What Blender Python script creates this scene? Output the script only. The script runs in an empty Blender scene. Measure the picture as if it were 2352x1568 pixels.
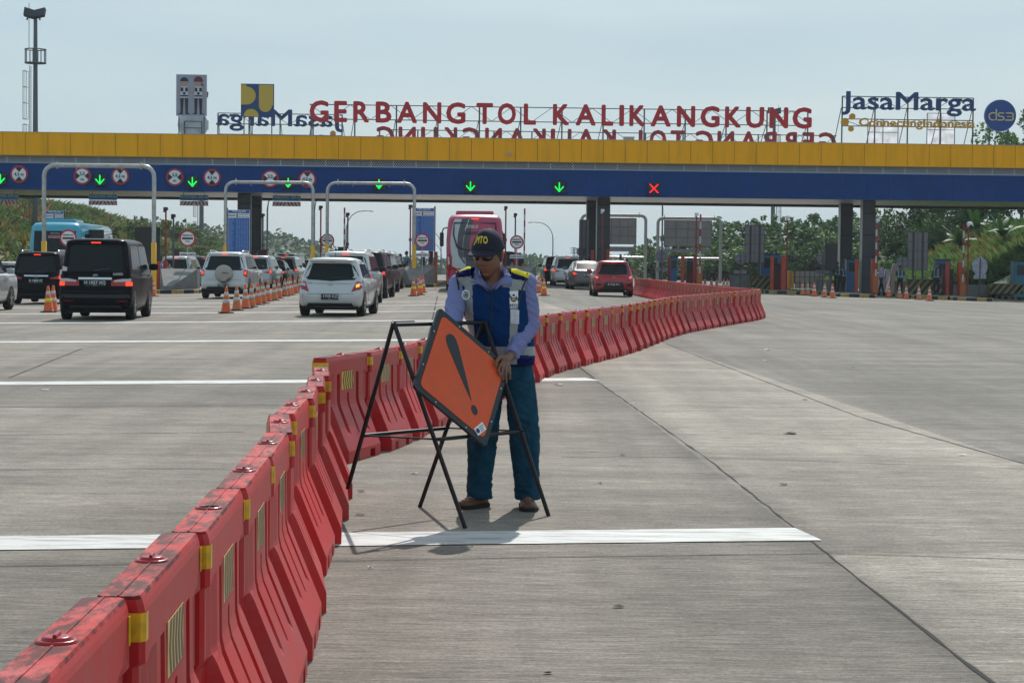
import bpy, bmesh, math, random
from mathutils import Vector, Matrix, noise
random.seed(7)
sc = bpy.context.scene
COL = sc.collection
PI = math.pi
# ------------------------------------------------------------ camera
F, CX, CY, HZ, ROLL, H = 4573.0, 1176.0, 784.0, 597.0, 0.0105, 1.49
PITCH = math.atan((CY - HZ) / F)
RM = Matrix.Rotation(PI / 2 - PITCH, 3, 'X') @ Matrix.Rotation(ROLL, 3, 'Z')
cam_d = bpy.data.cameras.new('camera'); cam = bpy.data.objects.new('camera', cam_d); COL.objects.link(cam)
cam.matrix_world = Matrix.Translation((0, 0, H)) @ RM.to_4x4()
cam_d.sensor_width = 36; cam_d.lens = 36 * F / 2352; cam_d.clip_end = 6000; cam_d.clip_start = 0.1
sc.camera = cam
# ------------------------------------------------------------ sky, sun, exposure
SUN = Vector((0.10, 1.04, 1.0)).normalized()
elev = math.asin(SUN.z)
azim = math.atan2(SUN.x, SUN.y)
w = bpy.data.worlds.new('World'); sc.world = w; w.use_nodes = True
nt = w.node_tree; nt.nodes.clear()
out = nt.nodes.new('ShaderNodeOutputWorld'); bg = nt.nodes.new('ShaderNodeBackground')
sky = nt.nodes.new('ShaderNodeTexSky'); sky.sky_type = 'NISHITA'; sky.sun_disc = False
sky.sun_elevation = elev; sky.sun_rotation = azim; sky.air_density = 1.1; sky.dust_density = 2.2; sky.ozone_density = 2.0; sky.altitude = 50
# thin high cloud veil that evens the sky out
tc = nt.nodes.new('ShaderNodeTexCoord'); mp = nt.nodes.new('ShaderNodeMapping'); mp.inputs['Scale'].default_value = (1.2, 1.2, 7)
nz = nt.nodes.new('ShaderNodeTexNoise'); nz.inputs['Scale'].default_value = 2.2; nz.inputs['Detail'].default_value = 5
rp = nt.nodes.new('ShaderNodeMapRange'); rp.inputs['From Min'].default_value = .35; rp.inputs['From Max'].default_value = .7
rp.inputs['To Min'].default_value = .72; rp.inputs['To Max'].default_value = .95
mx = nt.nodes.new('ShaderNodeMix'); mx.data_type = 'RGBA'; mx.inputs['B'].default_value = (4.2, 5.6, 6.4, 1)
nt.links.new(tc.outputs['Generated'], mp.inputs['Vector']); nt.links.new(mp.outputs[0], nz.inputs['Vector'])
nt.links.new(nz.outputs['Fac'], rp.inputs['Value']); nt.links.new(rp.outputs[0], mx.inputs['Factor'])
nt.links.new(sky.outputs[0], mx.inputs['A']); nt.links.new(mx.outputs['Result'], bg.inputs['Color'])
bg.inputs['Strength'].default_value = 0.10
nt.links.new(bg.outputs[0], out.inputs['Surface'])
sd = bpy.data.lights.new('sun', 'SUN'); sd.energy = 3.7; sd.angle = math.radians(0.6); sd.color = (1, .96, .91)
sun = bpy.data.objects.new('sun', sd); COL.objects.link(sun); sun.rotation_euler = SUN.to_track_quat('Z', 'Y').to_euler()
sun.location = (0, 0, 60)
sc.view_settings.view_transform = 'Standard'; sc.view_settings.look = 'None'; sc.view_settings.gamma = 1; sc.view_settings.exposure = 0.12
sc.cycles.max_bounces = 6; sc.cycles.diffuse_bounces = 3; sc.cycles.glossy_bounces = 3; sc.cycles.transmission_bounces = 3; sc.cycles.transparent_max_bounces = 6
# ------------------------------------------------------------ placing by sight line onto real ground
def sst(a, b, x):
    t = min(1, max(0, (x - a) / (b - a))); return t * t * (3 - 2 * t)
def gz(X, Y):
    """ground height: flat near, crowned (2% crossfall) at the plaza"""
    c = .08 - .021 * (math.sqrt((X + 1) ** 2 + 9) - 3)
    return sst(30, 90, Y) * max(c, -.75)
def ray(px, py):
    return RM @ Vector(((px - CX) / F, -(py - CY) / F, -1))
def at(px, py, Y):
    d = ray(px, py); t = Y / d.y; return Vector((d.x * t, Y, H + d.z * t))
def G(px, py, z=0.0):
    d = ray(px, py); t = (H - z) / -d.z
    for _ in range(12):
        t = (H - z - gz(d.x * t, d.y * t)) / -d.z
    return Vector((d.x * t, d.y * t, gz(d.x * t, d.y * t) + z))
def GX(px, Y, z=0.0):
    """ground point at depth Y seen in column px"""
    X = (px - CX) / F * Y; return Vector((X, Y, gz(X, Y) + z))
# ------------------------------------------------------------ materials
MATS = {}
def lin(c):
    return tuple(((x / 255) / 12.92 if x / 255 <= .04045 else ((x / 255 + .055) / 1.055) ** 2.4) for x in c)
def mat(name, col, rough=.6, metal=0, var=0.0, vscale=3.0, bump=0.0, bscale=60.0, dirt=None, dirt_amt=.5, dscale=2.0, emit=0, spec=.5, coat=0, stretch=None, alpha=1, trans=0, obj=True):
    if name in MATS: return MATS[name]
    m = bpy.data.materials.new(name); m.use_nodes = True; MATS[name] = m
    t = m.node_tree; b = t.nodes['Principled BSDF']
    c = (*col, 1)
    b.inputs['Base Color'].default_value = c; b.inputs['Roughness'].default_value = rough; b.inputs['Metallic'].default_value = metal
    b.inputs['Specular IOR Level'].default_value = spec
    if coat: b.inputs['Coat Weight'].default_value = coat; b.inputs['Coat Roughness'].default_value = .06
    if emit: b.inputs['Emission Color'].default_value = c; b.inputs['Emission Strength'].default_value = emit
    if trans: b.inputs['Transmission Weight'].default_value = trans
    src = None
    def coord(scale):
        tcn = t.nodes.new('ShaderNodeTexCoord'); mpn = t.nodes.new('ShaderNodeMapping')
        s = stretch or (1, 1, 1); mpn.inputs['Scale'].default_value = s
        t.links.new(tcn.outputs['Object'], mpn.inputs['Vector'])
        n = t.nodes.new('ShaderNodeTexNoise'); n.inputs['Scale'].default_value = scale; n.inputs['Detail'].default_value = 6; n.inputs['Roughness'].default_value = .6
        t.links.new(mpn.outputs[0], n.inputs['Vector']); return n
    if var:
        n = coord(vscale); r = t.nodes.new('ShaderNodeMapRange'); r.inputs['From Min'].default_value = .3; r.inputs['From Max'].default_value = .7
        r.inputs['To Min'].default_value = 1 - var; r.inputs['To Max'].default_value = 1 + var
        mm = t.nodes.new('ShaderNodeMix'); mm.data_type = 'RGBA'; mm.blend_type = 'MULTIPLY'; mm.inputs['Factor'].default_value = 1; mm.inputs['A'].default_value = c
        t.links.new(n.outputs['Fac'], r.inputs['Value']); t.links.new(r.outputs[0], mm.inputs['B']); src = mm.outputs['Result']
    if dirt:
        n = coord(dscale); r = t.nodes.new('ShaderNodeMapRange'); r.inputs['From Min'].default_value = .48; r.inputs['From Max'].default_value = .68
        r.inputs['To Max'].default_value = dirt_amt
        mm = t.nodes.new('ShaderNodeMix'); mm.data_type = 'RGBA'; mm.inputs['A'].default_value = c; mm.inputs['B'].default_value = (*dirt, 1)
        if src: t.links.new(src, mm.inputs['A'])
        t.links.new(n.outputs['Fac'], r.inputs['Value']); t.links.new(r.outputs[0], mm.inputs['Factor']); src = mm.outputs['Result']
    if src: t.links.new(src, b.inputs['Base Color'])
    if bump:
        n = coord(bscale); bp = t.nodes.new('ShaderNodeBump'); bp.inputs['Strength'].default_value = bump; bp.inputs['Distance'].default_value = .01
        t.links.new(n.outputs['Fac'], bp.inputs['Height']); t.links.new(bp.outputs[0], b.inputs['Normal'])
    return m
# ------------------------------------------------------------ objects
def tag(o, label=None, cat=None, group=None, kind=None):
    if label: o['label'] = label
    if cat: o['category'] = cat
    if group: o['group'] = group
    if kind: o['kind'] = kind
    return o
def thing(name, label, cat, loc=(0, 0, 0), rz=0.0, group=None):
    o = bpy.data.objects.new(name, None); COL.objects.link(o); o.empty_display_size = .1
    o.location = loc; o.rotation_euler = (0, 0, rz); return tag(o, label, cat, group)
def kids(o):
    return [c for c in o.children]
def dup(o, loc=None, rz=None, label=None, group=None, parent=None):
    c = o.copy(); COL.objects.link(c); c.parent = parent
    if loc is not None: c.location = loc
    if rz is not None: c.rotation_euler = (0, 0, rz)
    if label: c['label'] = label
    if group: c['group'] = group
    for k in o.children: dup(k, parent=c)
    return c
class MB:
    def __init__(s): s.v = []; s.f = []; s.m = []; s.sm = []
    def add(s, vs, fs, mi=0, smooth=False):
        o = len(s.v); s.v += [tuple(v) for v in vs]
        for f in fs: s.f.append(tuple(i + o for i in f)); s.m.append(mi); s.sm.append(smooth)
        return s
    def box(s, x0, x1, y0, y1, z0, z1, mi=0, M=None):
        vs = [Vector((x, y, z)) for x in (x0, x1) for y in (y0, y1) for z in (z0, z1)]
        if M: vs = [M @ v for v in vs]
        return s.add(vs, [(0, 1, 3, 2), (4, 6, 7, 5), (0, 4, 5, 1), (2, 3, 7, 6), (0, 2, 6, 4), (1, 5, 7, 3)], mi)
    def rbox(s, x0, x1, y0, y1, z0, z1, r=.02, mi=0, M=None):
        """box with chamfered vertical+horizontal edges"""
        vs = []; fs = []
        def ring(z, ins):
            a, b, c, d = x0 + ins, x1 - ins, y0 + ins, y1 - ins
            return [(a + r, c, z), (b - r, c, z), (b, c + r, z), (b, d - r, z), (b - r, d, z), (a + r, d, z), (a, d - r, z), (a, c + r, z)]
        rings = [ring(z0, r * .7), ring(z0 + r, 0), ring(z1 - r, 0), ring(z1, r * .7)]
        for g in rings: vs += [Vector(p) for p in g]
        if M: vs = [M @ v for v in vs]
        for k in range(3):
            for i in range(8): fs.append((k * 8 + i, k * 8 + (i + 1) % 8, k * 8 + 8 + (i + 1) % 8, k * 8 + 8 + i))
        fs.append(tuple(reversed(range(8)))); fs.append(tuple(range(24, 32)))
        return s.add(vs, fs, mi)
    def tube(s, pts, rs, n=10, mi=0, cap=True, smooth=True, sq=False):
        """sweep along pts; rs radius or list"""
        pts = [Vector(p) for p in pts]
        if not isinstance(rs, (list, tuple)): rs = [rs] * len(pts)
        vs = []; fs = []; u = None
        for i, p in enumerate(pts):
            d = (pts[min(i + 1, len(pts) - 1)] - pts[max(i - 1, 0)]).normalized()
            if u is None: u = d.orthogonal().normalized() if abs(d.z) > .9 else Vector((0, 0, 1)).cross(d).normalized()
            u = (u - d * u.dot(d)).normalized(); w_ = d.cross(u)
            for k in range(n):
                a = 2 * PI * (k + (.5 if sq else 0)) / n
                vs.append(p + (u * math.cos(a) + w_ * math.sin(a)) * rs[i])
        for i in range(len(pts) - 1):
            for k in range(n): fs.append((i * n + k, i * n + (k + 1) % n, (i + 1) * n + (k + 1) % n, (i + 1) * n + k))
        s.add(vs, fs, mi, smooth and not sq)
        if cap: s.add(vs[:n], [tuple(reversed(range(n)))], mi); s.add(vs[-n:], [tuple(range(n))], mi)
        return s
    def bar(s, a, b, w_, mi=0):
        return s.tube([a, b], w_ * .7071, n=4, mi=mi, sq=True)
    def lathe(s, prof, n=16, mi=0, c=(0, 0, 0), smooth=True, axis='z', caps=False):
        vs = []; fs = []
        for r, z in prof:
            for k in range(n):
                a = 2 * PI * k / n; p = (r * math.cos(a), r * math.sin(a), z)
                if axis == 'y': p = (p[0], p[2], p[1])
                if axis == 'x': p = (p[2], p[0], p[1])
                vs.append((p[0] + c[0], p[1] + c[1], p[2] + c[2]))
        for i in range(len(prof) - 1):
            for k in range(n): fs.append((i * n + k, i * n + (k + 1) % n, (i + 1) * n + (k + 1) % n, (i + 1) * n + k))
        if caps: fs.append(tuple(range(n))); fs.append(tuple(range((len(prof) - 1) * n, len(prof) * n)))
        return s.add(vs, fs, mi, smooth)
    def prism(s, poly, y0, y1, mi=0, M=None, plane='xz'):
        n = len(poly)
        if plane == 'xz': vs = [Vector((p[0], y0, p[1])) for p in poly] + [Vector((p[0], y1, p[1])) for p in poly]
        elif plane == 'yz': vs = [Vector((y0, p[0], p[1])) for p in poly] + [Vector((y1, p[0], p[1])) for p in poly]
        else: vs = [Vector((p[0], p[1], y0)) for p in poly] + [Vector((p[0], p[1], y1)) for p in poly]
        if M: vs = [M @ v for v in vs]
        fs = [tuple(range(n)), tuple(reversed(range(n, 2 * n)))] + [(i, i + n, (i + 1) % n + n, (i + 1) % n) for i in range(n)]
        return s.add(vs, fs, mi)
    def build(s, name, mats, parent=None, fix=True):
        me = bpy.data.meshes.new(name); me.from_pydata(s.v, [], s.f)
        if not isinstance(mats, (list, tuple)): mats = [mats]
        for m in mats: me.materials.append(m)
        me.polygons.foreach_set('material_index', s.m); me.polygons.foreach_set('use_smooth', s.sm)
        if fix:
            bm = bmesh.new(); bm.from_mesh(me); bmesh.ops.recalc_face_normals(bm, faces=bm.faces); bm.to_mesh(me); bm.free()
        me.update()
        o = bpy.data.objects.new(name, me); COL.objects.link(o)
        if parent: o.parent = parent
        return o
def circle(cx, cy, r, n=32, a0=0, a1=2 * PI, sx=1):
    full = abs(a1 - a0 - 2 * PI) < 1e-6
    return [(cx + sx * r * math.cos(a0 + (a1 - a0) * i / (n if full else n - 1)), cy + r * math.sin(a0 + (a1 - a0) * i / (n if full else n - 1))) for i in range(n)]
_dg = None
def text_mesh(body, size, depth=0.0, bold=0.0, align='CENTER', spacing=1.0, sx=1.0, italic=0.0, res=3):
    """text as mesh data in the xz plane facing -y, centred on its own origin; size = cap height"""
    cu = bpy.data.curves.new('txt', 'FONT'); cu.body = body; cu.size = size / .72; cu.align_x = align; cu.extrude = depth / 2
    cu.space_character = spacing; cu.resolution_u = res; cu.shear = italic
    o = bpy.data.objects.new('txt', cu); COL.objects.link(o)
    bpy.context.view_layer.update()
    me = bpy.data.meshes.new_from_object(o.evaluated_get(bpy.context.evaluated_depsgraph_get()))
    bpy.data.objects.remove(o); bpy.data.curves.remove(cu)
    me.transform(Matrix.Scale(sx, 4, (1, 0, 0))); me.transform(Matrix.Rotation(PI / 2, 4, 'X'))
    if bold:                                   # thicken strokes: shifted copies, each a hair behind the last
        V = [v.co.copy() for v in me.vertices]; P = [tuple(p.vertices) for p in me.polygons]; vs = []; ps = []; st = max(.0003, min(.002, bold * .06))
        for k_, (dx, dz) in enumerate([(0, 0)] + [(math.cos(2 * PI * i / 8), math.sin(2 * PI * i / 8)) for i in range(8)]):
            o_ = len(vs); vs += [v + Vector((dx * bold, k_ * st, dz * bold)) for v in V]; ps += [tuple(i + o_ for i in p) for p in P]
        me2 = bpy.data.meshes.new('txt'); me2.from_pydata(vs, [], ps); bpy.data.meshes.remove(me); me = me2
    return me
def text(body, size, loc, m, parent=None, name='lettering', depth=.004, **k):
    me = text_mesh(body, size, depth, **k); me.materials.clear(); me.materials.append(m)
    o = bpy.data.objects.new(name, me); COL.objects.link(o); o.location = loc
    if parent: o.parent = parent
    return o
def evalmesh(o, name):
    """replace modifiers by their result"""
    dg = bpy.context.evaluated_depsgraph_get(); dg.update()
    me = bpy.data.meshes.new_from_object(o.evaluated_get(dg)); o.modifiers.clear(); o.data = me; me.name = name; return o
ORD = ['nearest', 'second', 'third', 'fourth', 'fifth', 'sixth', 'seventh', 'eighth', 'ninth', 'tenth', 'eleventh', 'twelfth', 'thirteenth', 'fourteenth', 'fifteenth', 'sixteenth', 'seventeenth', 'eighteenth', 'nineteenth', 'twentieth']
def ordw(i):
    if i < 20: return ORD[i]
    t = ['', '', 'twenty', 'thirty', 'forty', 'fifty'][(i + 1) // 10]; u = (i + 1) % 10
    return (t[:-1] + 'ieth') if u == 0 else t + '-' + ['', 'first', 'second', 'third', 'fourth', 'fifth', 'sixth', 'seventh', 'eighth', 'ninth'][u]
# ============================================================ SETTING: ground, road marks
def line_world(a, b):
    A = G(*a); B = G(*b); return A, B
JA, JB = G(1365, 871), G(1900, 1275)          # long diagonal slab joint
KA, KB = G(1530, 790), G(2352, 1063)          # edge of the darker paving
def ground_material():
    m = bpy.data.materials.new('brushed_concrete'); m.use_nodes = True; t = m.node_tree; L = t.links; b = t.nodes['Principled BSDF']
    geo = t.nodes.new('ShaderNodeNewGeometry')
    def N(ty, **kw):
        n = t.nodes.new(ty)
        for k, v in kw.items():
            if k in n.inputs: n.inputs[k].default_value = v
            else: setattr(n, k, v)
        return n
    def noise_(scale, st=(1, 1, 1), det=6, rough=.6, loc=(0, 0, 0)):
        mpn = N('ShaderNodeMapping'); mpn.inputs['Scale'].default_value = st; mpn.inputs['Rotation'].default_value = (0, 0, .0); mpn.inputs['Location'].default_value = loc
        L.new(geo.outputs['Position'], mpn.inputs['Vector']); n = N('ShaderNodeTexNoise'); n.inputs['Scale'].default_value = scale; n.inputs['Detail'].default_value = det; n.inputs['Roughness'].default_value = rough
        L.new(mpn.outputs[0], n.inputs['Vector']); return n.outputs['Fac']
    def rng(s, a, b_, c, d):
        r = N('ShaderNodeMapRange'); r.inputs['From Min'].default_value = a; r.inputs['From Max'].default_value = b_; r.inputs['To Min'].default_value = c; r.inputs['To Max'].default_value = d
        L.new(s, r.inputs['Value']); return r.outputs[0]
    def mul(col, fac):
        n = N('ShaderNodeMix', data_type='RGBA', blend_type='MULTIPLY'); n.inputs['Factor'].default_value = 1
        if isinstance(col, tuple): n.inputs['A'].default_value = col
        else: L.new(col, n.inputs['A'])
        L.new(fac, n.inputs['B']); return n.outputs['Result']
    big = noise_(.35, (1, .6, 1), 5)
    streak = noise_(1.0, (.55, 5.0, 1), 7, .68)          # weathering dragged across the lanes
    wide = noise_(.6, (.25, 1.6, 1), 5, .6, (3, 9, 0))
    fine = noise_(42, (1, 1, 1), 4, .7)
    brush = noise_(9, (.45, 3.9, 1), 6, .8)              # broom texture
    # dark paving side of line K
    nrm = Vector((KB.y - KA.y, -(KB.x - KA.x), 0)); nrm.normalize()
    if nrm.x < 0: nrm = -nrm
    dot = N('ShaderNodeVectorMath', operation='DOT_PRODUCT'); dot.inputs[1].default_value = nrm; L.new(geo.outputs['Position'], dot.inputs[0])
    sub = N('ShaderNodeMath', operation='SUBTRACT'); L.new(dot.outputs['Value'], sub.inputs[0]); sub.inputs[1].default_value = nrm.dot(KA)
    side = rng(sub.outputs[0], -.01, .01, 0, 1)
    nrm2 = Vector((JB.y - JA.y, -(JB.x - JA.x), 0)); nrm2.normalize()
    if nrm2.x < 0: nrm2 = -nrm2
    dot2 = N('ShaderNodeVectorMath', operation='DOT_PRODUCT'); dot2.inputs[1].default_value = nrm2; L.new(geo.outputs['Position'], dot2.inputs[0])
    sub2 = N('ShaderNodeMath', operation='SUBTRACT'); L.new(dot2.outputs['Value'], sub2.inputs[0]); sub2.inputs[1].default_value = nrm2.dot(JA)
    side2 = rng(sub2.outputs[0], -.01, .01, 0, 1)
    mixc = N('ShaderNodeMix', data_type='RGBA'); mixc.inputs['A'].default_value = (.224, .198, .166, 1); mixc.inputs['B'].default_value = (.302, .268, .224, 1); L.new(side2, mixc.inputs['Factor'])
    mixd = N('ShaderNodeMix', data_type='RGBA'); mixd.inputs['B'].default_value = (.208, .189, .162, 1); L.new(side, mixd.inputs['Factor']); L.new(mixc.outputs['Result'], mixd.inputs['A'])
    c = mul(mixd.outputs['Result'], rng(big, .3, .7, .86, 1.14))
    c = mul(c, rng(streak, .32, .68, .80, 1.16)); c = mul(c, rng(wide, .3, .7, .88, 1.12)); c = mul(c, rng(fine, .3, .7, .70, 1.30)); c = mul(c, rng(brush, .36, .64, .56, 1.42))
    # slab by slab tone, and grime gathered along the long joint
    sep = N('ShaderNodeSeparateXYZ'); L.new(geo.outputs['Position'], sep.inputs[0])
    a1 = N('ShaderNodeMath', operation='MULTIPLY_ADD'); L.new(sep.outputs['X'], a1.inputs[0]); a1.inputs[1].default_value = -.12; L.new(sep.outputs['Y'], a1.inputs[2])
    a2 = N('ShaderNodeMath', operation='MULTIPLY_ADD'); L.new(a1.outputs[0], a2.inputs[0]); a2.inputs[1].default_value = .2; a2.inputs[2].default_value = .004; fl_ = N('ShaderNodeMath', operation='FLOOR'); L.new(a2.outputs[0], fl_.inputs[0])
    sm_ = N('ShaderNodeMath', operation='MULTIPLY_ADD'); L.new(side2, sm_.inputs[0]); sm_.inputs[1].default_value = 17.3; L.new(fl_.outputs[0], sm_.inputs[2])
    wn = N('ShaderNodeTexWhiteNoise', noise_dimensions='1D'); L.new(sm_.outputs[0], wn.inputs['W']); c = mul(c, rng(wn.outputs['Value'], 0, 1, .89, 1.10))
    ab = N('ShaderNodeMath', operation='ABSOLUTE'); L.new(sub2.outputs[0], ab.inputs[0]); gn = noise_(2.5, (1, 1, 1), 5, .7, (9, 2, 0)); gm = N('ShaderNodeMath', operation='MULTIPLY_ADD'); L.new(gn, gm.inputs[0]); gm.inputs[1].default_value = -.5; L.new(ab.outputs[0], gm.inputs[2])
    c = mul(c, rng(gm.outputs[0], -.26, .0, .74, 1))
    tk = noise_(1.0, (1.6, .07, 1), 4, .55, (2, 0, 0)); c = mul(c, rng(tk, .40, .62, 1.07, .86))
    # oil stains and scuffs
    pt = noise_(.9, (.5, 1.1, 1), 7, .72, (40, 8, 0)); c = mul(c, rng(pt, .35, .65, .84, 1.14)); gr = noise_(140, (1, 1, 1), 2, .6); c = mul(c, rng(gr, .3, .7, .80, 1.2))
    st = noise_(1.6, (1, 2.2, 1), 4, .6, (17, 3, 0)); c = mul(c, rng(st, .62, .74, 1, .72))
    st2 = noise_(7.0, (1, 2.8, 1), 3, .5, (5, 31, 0)); c = mul(c, rng(st2, .70, .76, 1, .55))
    L.new(c, b.inputs['Base Color']); b.inputs['Roughness'].default_value = .93; b.inputs['Specular IOR Level'].default_value = .3
    bp = N('ShaderNodeBump'); bp.inputs['Strength'].default_value = .8; bp.inputs['Distance'].default_value = .006; L.new(brush, bp.inputs['Height'])
    bp2 = N('ShaderNodeBump'); bp2.inputs['Strength'].default_value = .35; bp2.inputs['Distance'].default_value = .004; L.new(fine, bp2.inputs['Height']); L.new(bp.outputs[0], bp2.inputs['Normal'])
    L.new(bp2.outputs[0], b.inputs['Normal']); return m
MG = ground_material()
# one sheet: concrete plaza, falling gently beyond it
def gfar(X, Y):
    z = gz(X, Y)
    if Y > 190: z -= (Y - 190) * .022
    return z
def make_ground():
    xs = [-1500, -500, -200, -120, -80] + [x * 4 for x in range(-15, 16)] + [80, 120, 200, 500, 1500]
    ys = [-40, -5, 0] + [5 * i for i in range(1, 45)] + [260, 350, 500, 800, 1500, 4500]
    mb = MB(); vs = []
    for y in ys:
        for x in xs: vs.append((x, y, gfar(x, y)))
    n = len(xs); fs = [(j * n + i, j * n + i + 1, (j + 1) * n + i + 1, (j + 1) * n + i) for j in range(len(ys) - 1) for i in range(n - 1)]
    mb.add(vs, fs, 0, True); o = mb.build('ground', MG, fix=False); tag(o, 'grey brushed concrete paving of the toll plaza', None, kind='structure'); return o
make_ground()
MW = mat('road_paint', (.54, .54, .52), .7, var=.14, vscale=2.2, dirt=(.20, .19, .17), dirt_amt=.9, dscale=2.6, stretch=(1, 4, 1), bump=.3, bscale=80)
MJ = mat('joint_sealant', (.014, .013, .012), .95)
def strip(mb, a, b, w0, w1, z=.004, n=40, rag=0.0, seg=None, mi=0):
    """flat ribbon on the ground from a to b with half widths, following the crown"""
    a = Vector(a); b = Vector(b); d = (b - a); L_ = d.length; d.normalize(); s = Vector((-d.y, d.x, 0)); vs = []; fs = []
    for i in range(n + 1):
        t = i / n; p = a + d * L_ * t; wv = w0 + (w1 - w0) * t
        for sg in (-1, 1):
            r_ = (noise.noise(Vector((p.x * 3.1, p.y * 3.1, sg * 5))) + .5 * noise.noise(Vector((p.x * 11, p.y * 11, sg * 5)))) * rag
            q = p + s * (sg * wv + r_); vs.append((q.x, q.y, gz(q.x, q.y) + z))
    fs = [(2 * i, 2 * i + 1, 2 * i + 3, 2 * i + 2) for i in range(n)]
    mb.add(vs, fs, mi)
def cross_line(pl, pr, wd, name):
    A = G(*pl); B = G(*pr); mb = MB(); A.z = B.z = 0
    strip(mb, A, B, wd / 2, wd / 2, .005, 90, .010)
    o = mb.build('road_marking', MW, fix=False); tag(o, name, None, kind='structure'); return o
cross_line((-400, 1252.5), (1856, 1227), .50, 'wide white painted stripe across the near concrete')
cross_line((-500, 884.5), (1362, 871.5), .60, 'white stripe behind the worker')
cross_line((-200, 787), (1200, 780), .62, 'white painted stripe, third from the camera')
cross_line((-100, 743), (1130, 736), .55, 'white painted stripe, fourth from the camera')
cross_line((-100, 722), (1100, 715.0), .5, 'white painted stripe, fifth from the camera')
cross_line((-100, 708), (1090, 701.5), .5, 'white painted stripe, sixth from the camera')
cross_line((-100, 699), (1080, 693), .45, 'white painted stripe, farthest from the camera')
mbj = MB()
def jl(pts, wd, rag=.006):
    P = [G(*p) for p in pts]
    for a, b in zip(P, P[1:]):
        a.z = b.z = 0; strip(mbj, a, b, wd, wd, .003, max(12, int((b - a).length * 5)), rag)
jl([(1290, 812), (1365, 869)], .014, .006); jl([(1365, 871), (1620, 1050), (1860, 1240), (1992, 1345), (2300, 1585)], .0065, .014)
jl([(1530, 790), (1975, 958), (2400, 1078)], .007, .008)
jl([(-100, 1302), (535, 1293), (1176, 1281), (1901, 1271)], .0055, .006); jl([(1901, 1271), (2400, 1286)], .006, .006)
jl([(1290, 1050), (1640, 1051)], .006, .005); jl([(1640, 1051), (2400, 1078)], .006, .006)
jl([(-60, 1079), (520, 1076)], .006, .006); jl([(-60, 1000), (560, 992)], .008, .006); jl([(-60, 935), (640, 931)], .009, .006)
jl([(-100, 828), (900, 822)], .01, .006); jl([(-60, 765), (900, 760)], .012, .006)
jl([(1580, 765), (2400, 770)], .014, .01); jl([(1400, 925), (1700, 935)], .006, .005)
jl([(1005, 1000 - 320), (985, 770)], .02, .01); jl([(190, 800), (20, 868)], .012, .008); jl([(-30, 1262), (795, 1262 - 11), (1858, 1243)], .006, .012)
o = mbj.build('pavement_joint', MJ, fix=False); tag(o, 'dark joints and cracks in the concrete', None, kind='structure')
# ============================================================ water-filled barriers
def red_plastic(name, topdirt):
    m = bpy.data.materials.new(name); m.use_nodes = True; t = m.node_tree; L = t.links; b = t.nodes['Principled BSDF']
    tcn = t.nodes.new('ShaderNodeTexCoord'); oi = t.nodes.new('ShaderNodeObjectInfo')
    ad = t.nodes.new('ShaderNodeVectorMath'); ad.operation = 'ADD'; L.new(tcn.outputs['Object'], ad.inputs[0])
    ms = t.nodes.new('ShaderNodeVectorMath'); ms.operation = 'SCALE'; ms.inputs[3].default_value = 1; cmb = t.nodes.new('ShaderNodeCombineXYZ')
    mlt = t.nodes.new('ShaderNodeMath'); mlt.operation = 'MULTIPLY'; mlt.inputs[1].default_value = 37; L.new(oi.outputs['Random'], mlt.inputs[0]); L.new(mlt.outputs[0], cmb.inputs[0]); L.new(mlt.outputs[0], cmb.inputs[2]); L.new(cmb.outputs[0], ad.inputs[1])
    def nz_(scale, st, det=6, r=.65):
        mpn = t.nodes.new('ShaderNodeMapping'); mpn.inputs['Scale'].default_value = st; L.new(ad.outputs[0], mpn.inputs['Vector'])
        n = t.nodes.new('ShaderNodeTexNoise'); n.inputs['Scale'].default_value = scale; n.inputs['Detail'].default_value = det; n.inputs['Roughness'].default_value = r; L.new(mpn.outputs[0], n.inputs['Vector']); return n.outputs['Fac']
    def rng(s, a, b_, c, d):
        r = t.nodes.new('ShaderNodeMapRange'); r.inputs['From Min'].default_value = a; r.inputs['From Max'].default_value = b_; r.inputs['To Min'].default_value = c; r.inputs['To Max'].default_value = d; L.new(s, r.inputs['Value']); return r.outputs[0]
    def mix(f, A, B):
        n = t.nodes.new('ShaderNodeMix'); n.data_type = 'RGBA'; L.new(f, n.inputs['Factor'])
        for k, v in (('A', A), ('B', B)):
            if isinstance(v, tuple): n.inputs[k].default_value = v
            else: L.new(v, n.inputs[k])
        return n.outputs['Result']
    c = mix(rng(oi.outputs['Random'], 0, 1, 0, 1), (.45, .010, .013, 1), (.62, .022, .024, 1))
    c = mix(rng(nz_(2.2, (1, 1, 1.6)), .42, .72, 0, .50), c, (.36, .095, .085, 1))            # road dust
    c = mix(rng(nz_(11, (1, 1, .25)), .55, .8, 0, .5), c, (.30, .09, .075, 1))
    c = mix(rng(nz_(26, (3, 3, .5)), .66, .74, 0, .45), c, (.10, .03, .03, 1))               # scuffs
    if topdirt:
        c = mix(rng(nz_(3, (1, 1, 1)), .45, .7, 0, .5), c, (.52, .17, .16, 1))
        c = mix(rng(nz_(6.5, (1.0, 2.2, 1), 8, .72), .43, .55, 0, .90), c, (.045, .014, .014, 1))
        c = mix(rng(nz_(60, (.5, 1.5, 1), 4, .7), .5, .7, 0, .5), c, (.10, .03, .03, 1))
    L.new(c, b.inputs['Base Color']); b.inputs['Roughness'].default_value = .72 if topdirt else .45; b.inputs['Specular IOR Level'].default_value = .2 if topdirt else .4
    bp = t.nodes.new('ShaderNodeBump'); bp.inputs['Strength'].default_value = .25; bp.inputs['Distance'].default_value = .004; L.new(nz_(18, (1, 1, 1)), bp.inputs['Height']); L.new(bp.outputs[0], b.inputs['Normal'])
    return m
MR = red_plastic('red_plastic', False); MRT = red_plastic('red_plastic_sooty_top', True)
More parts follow.
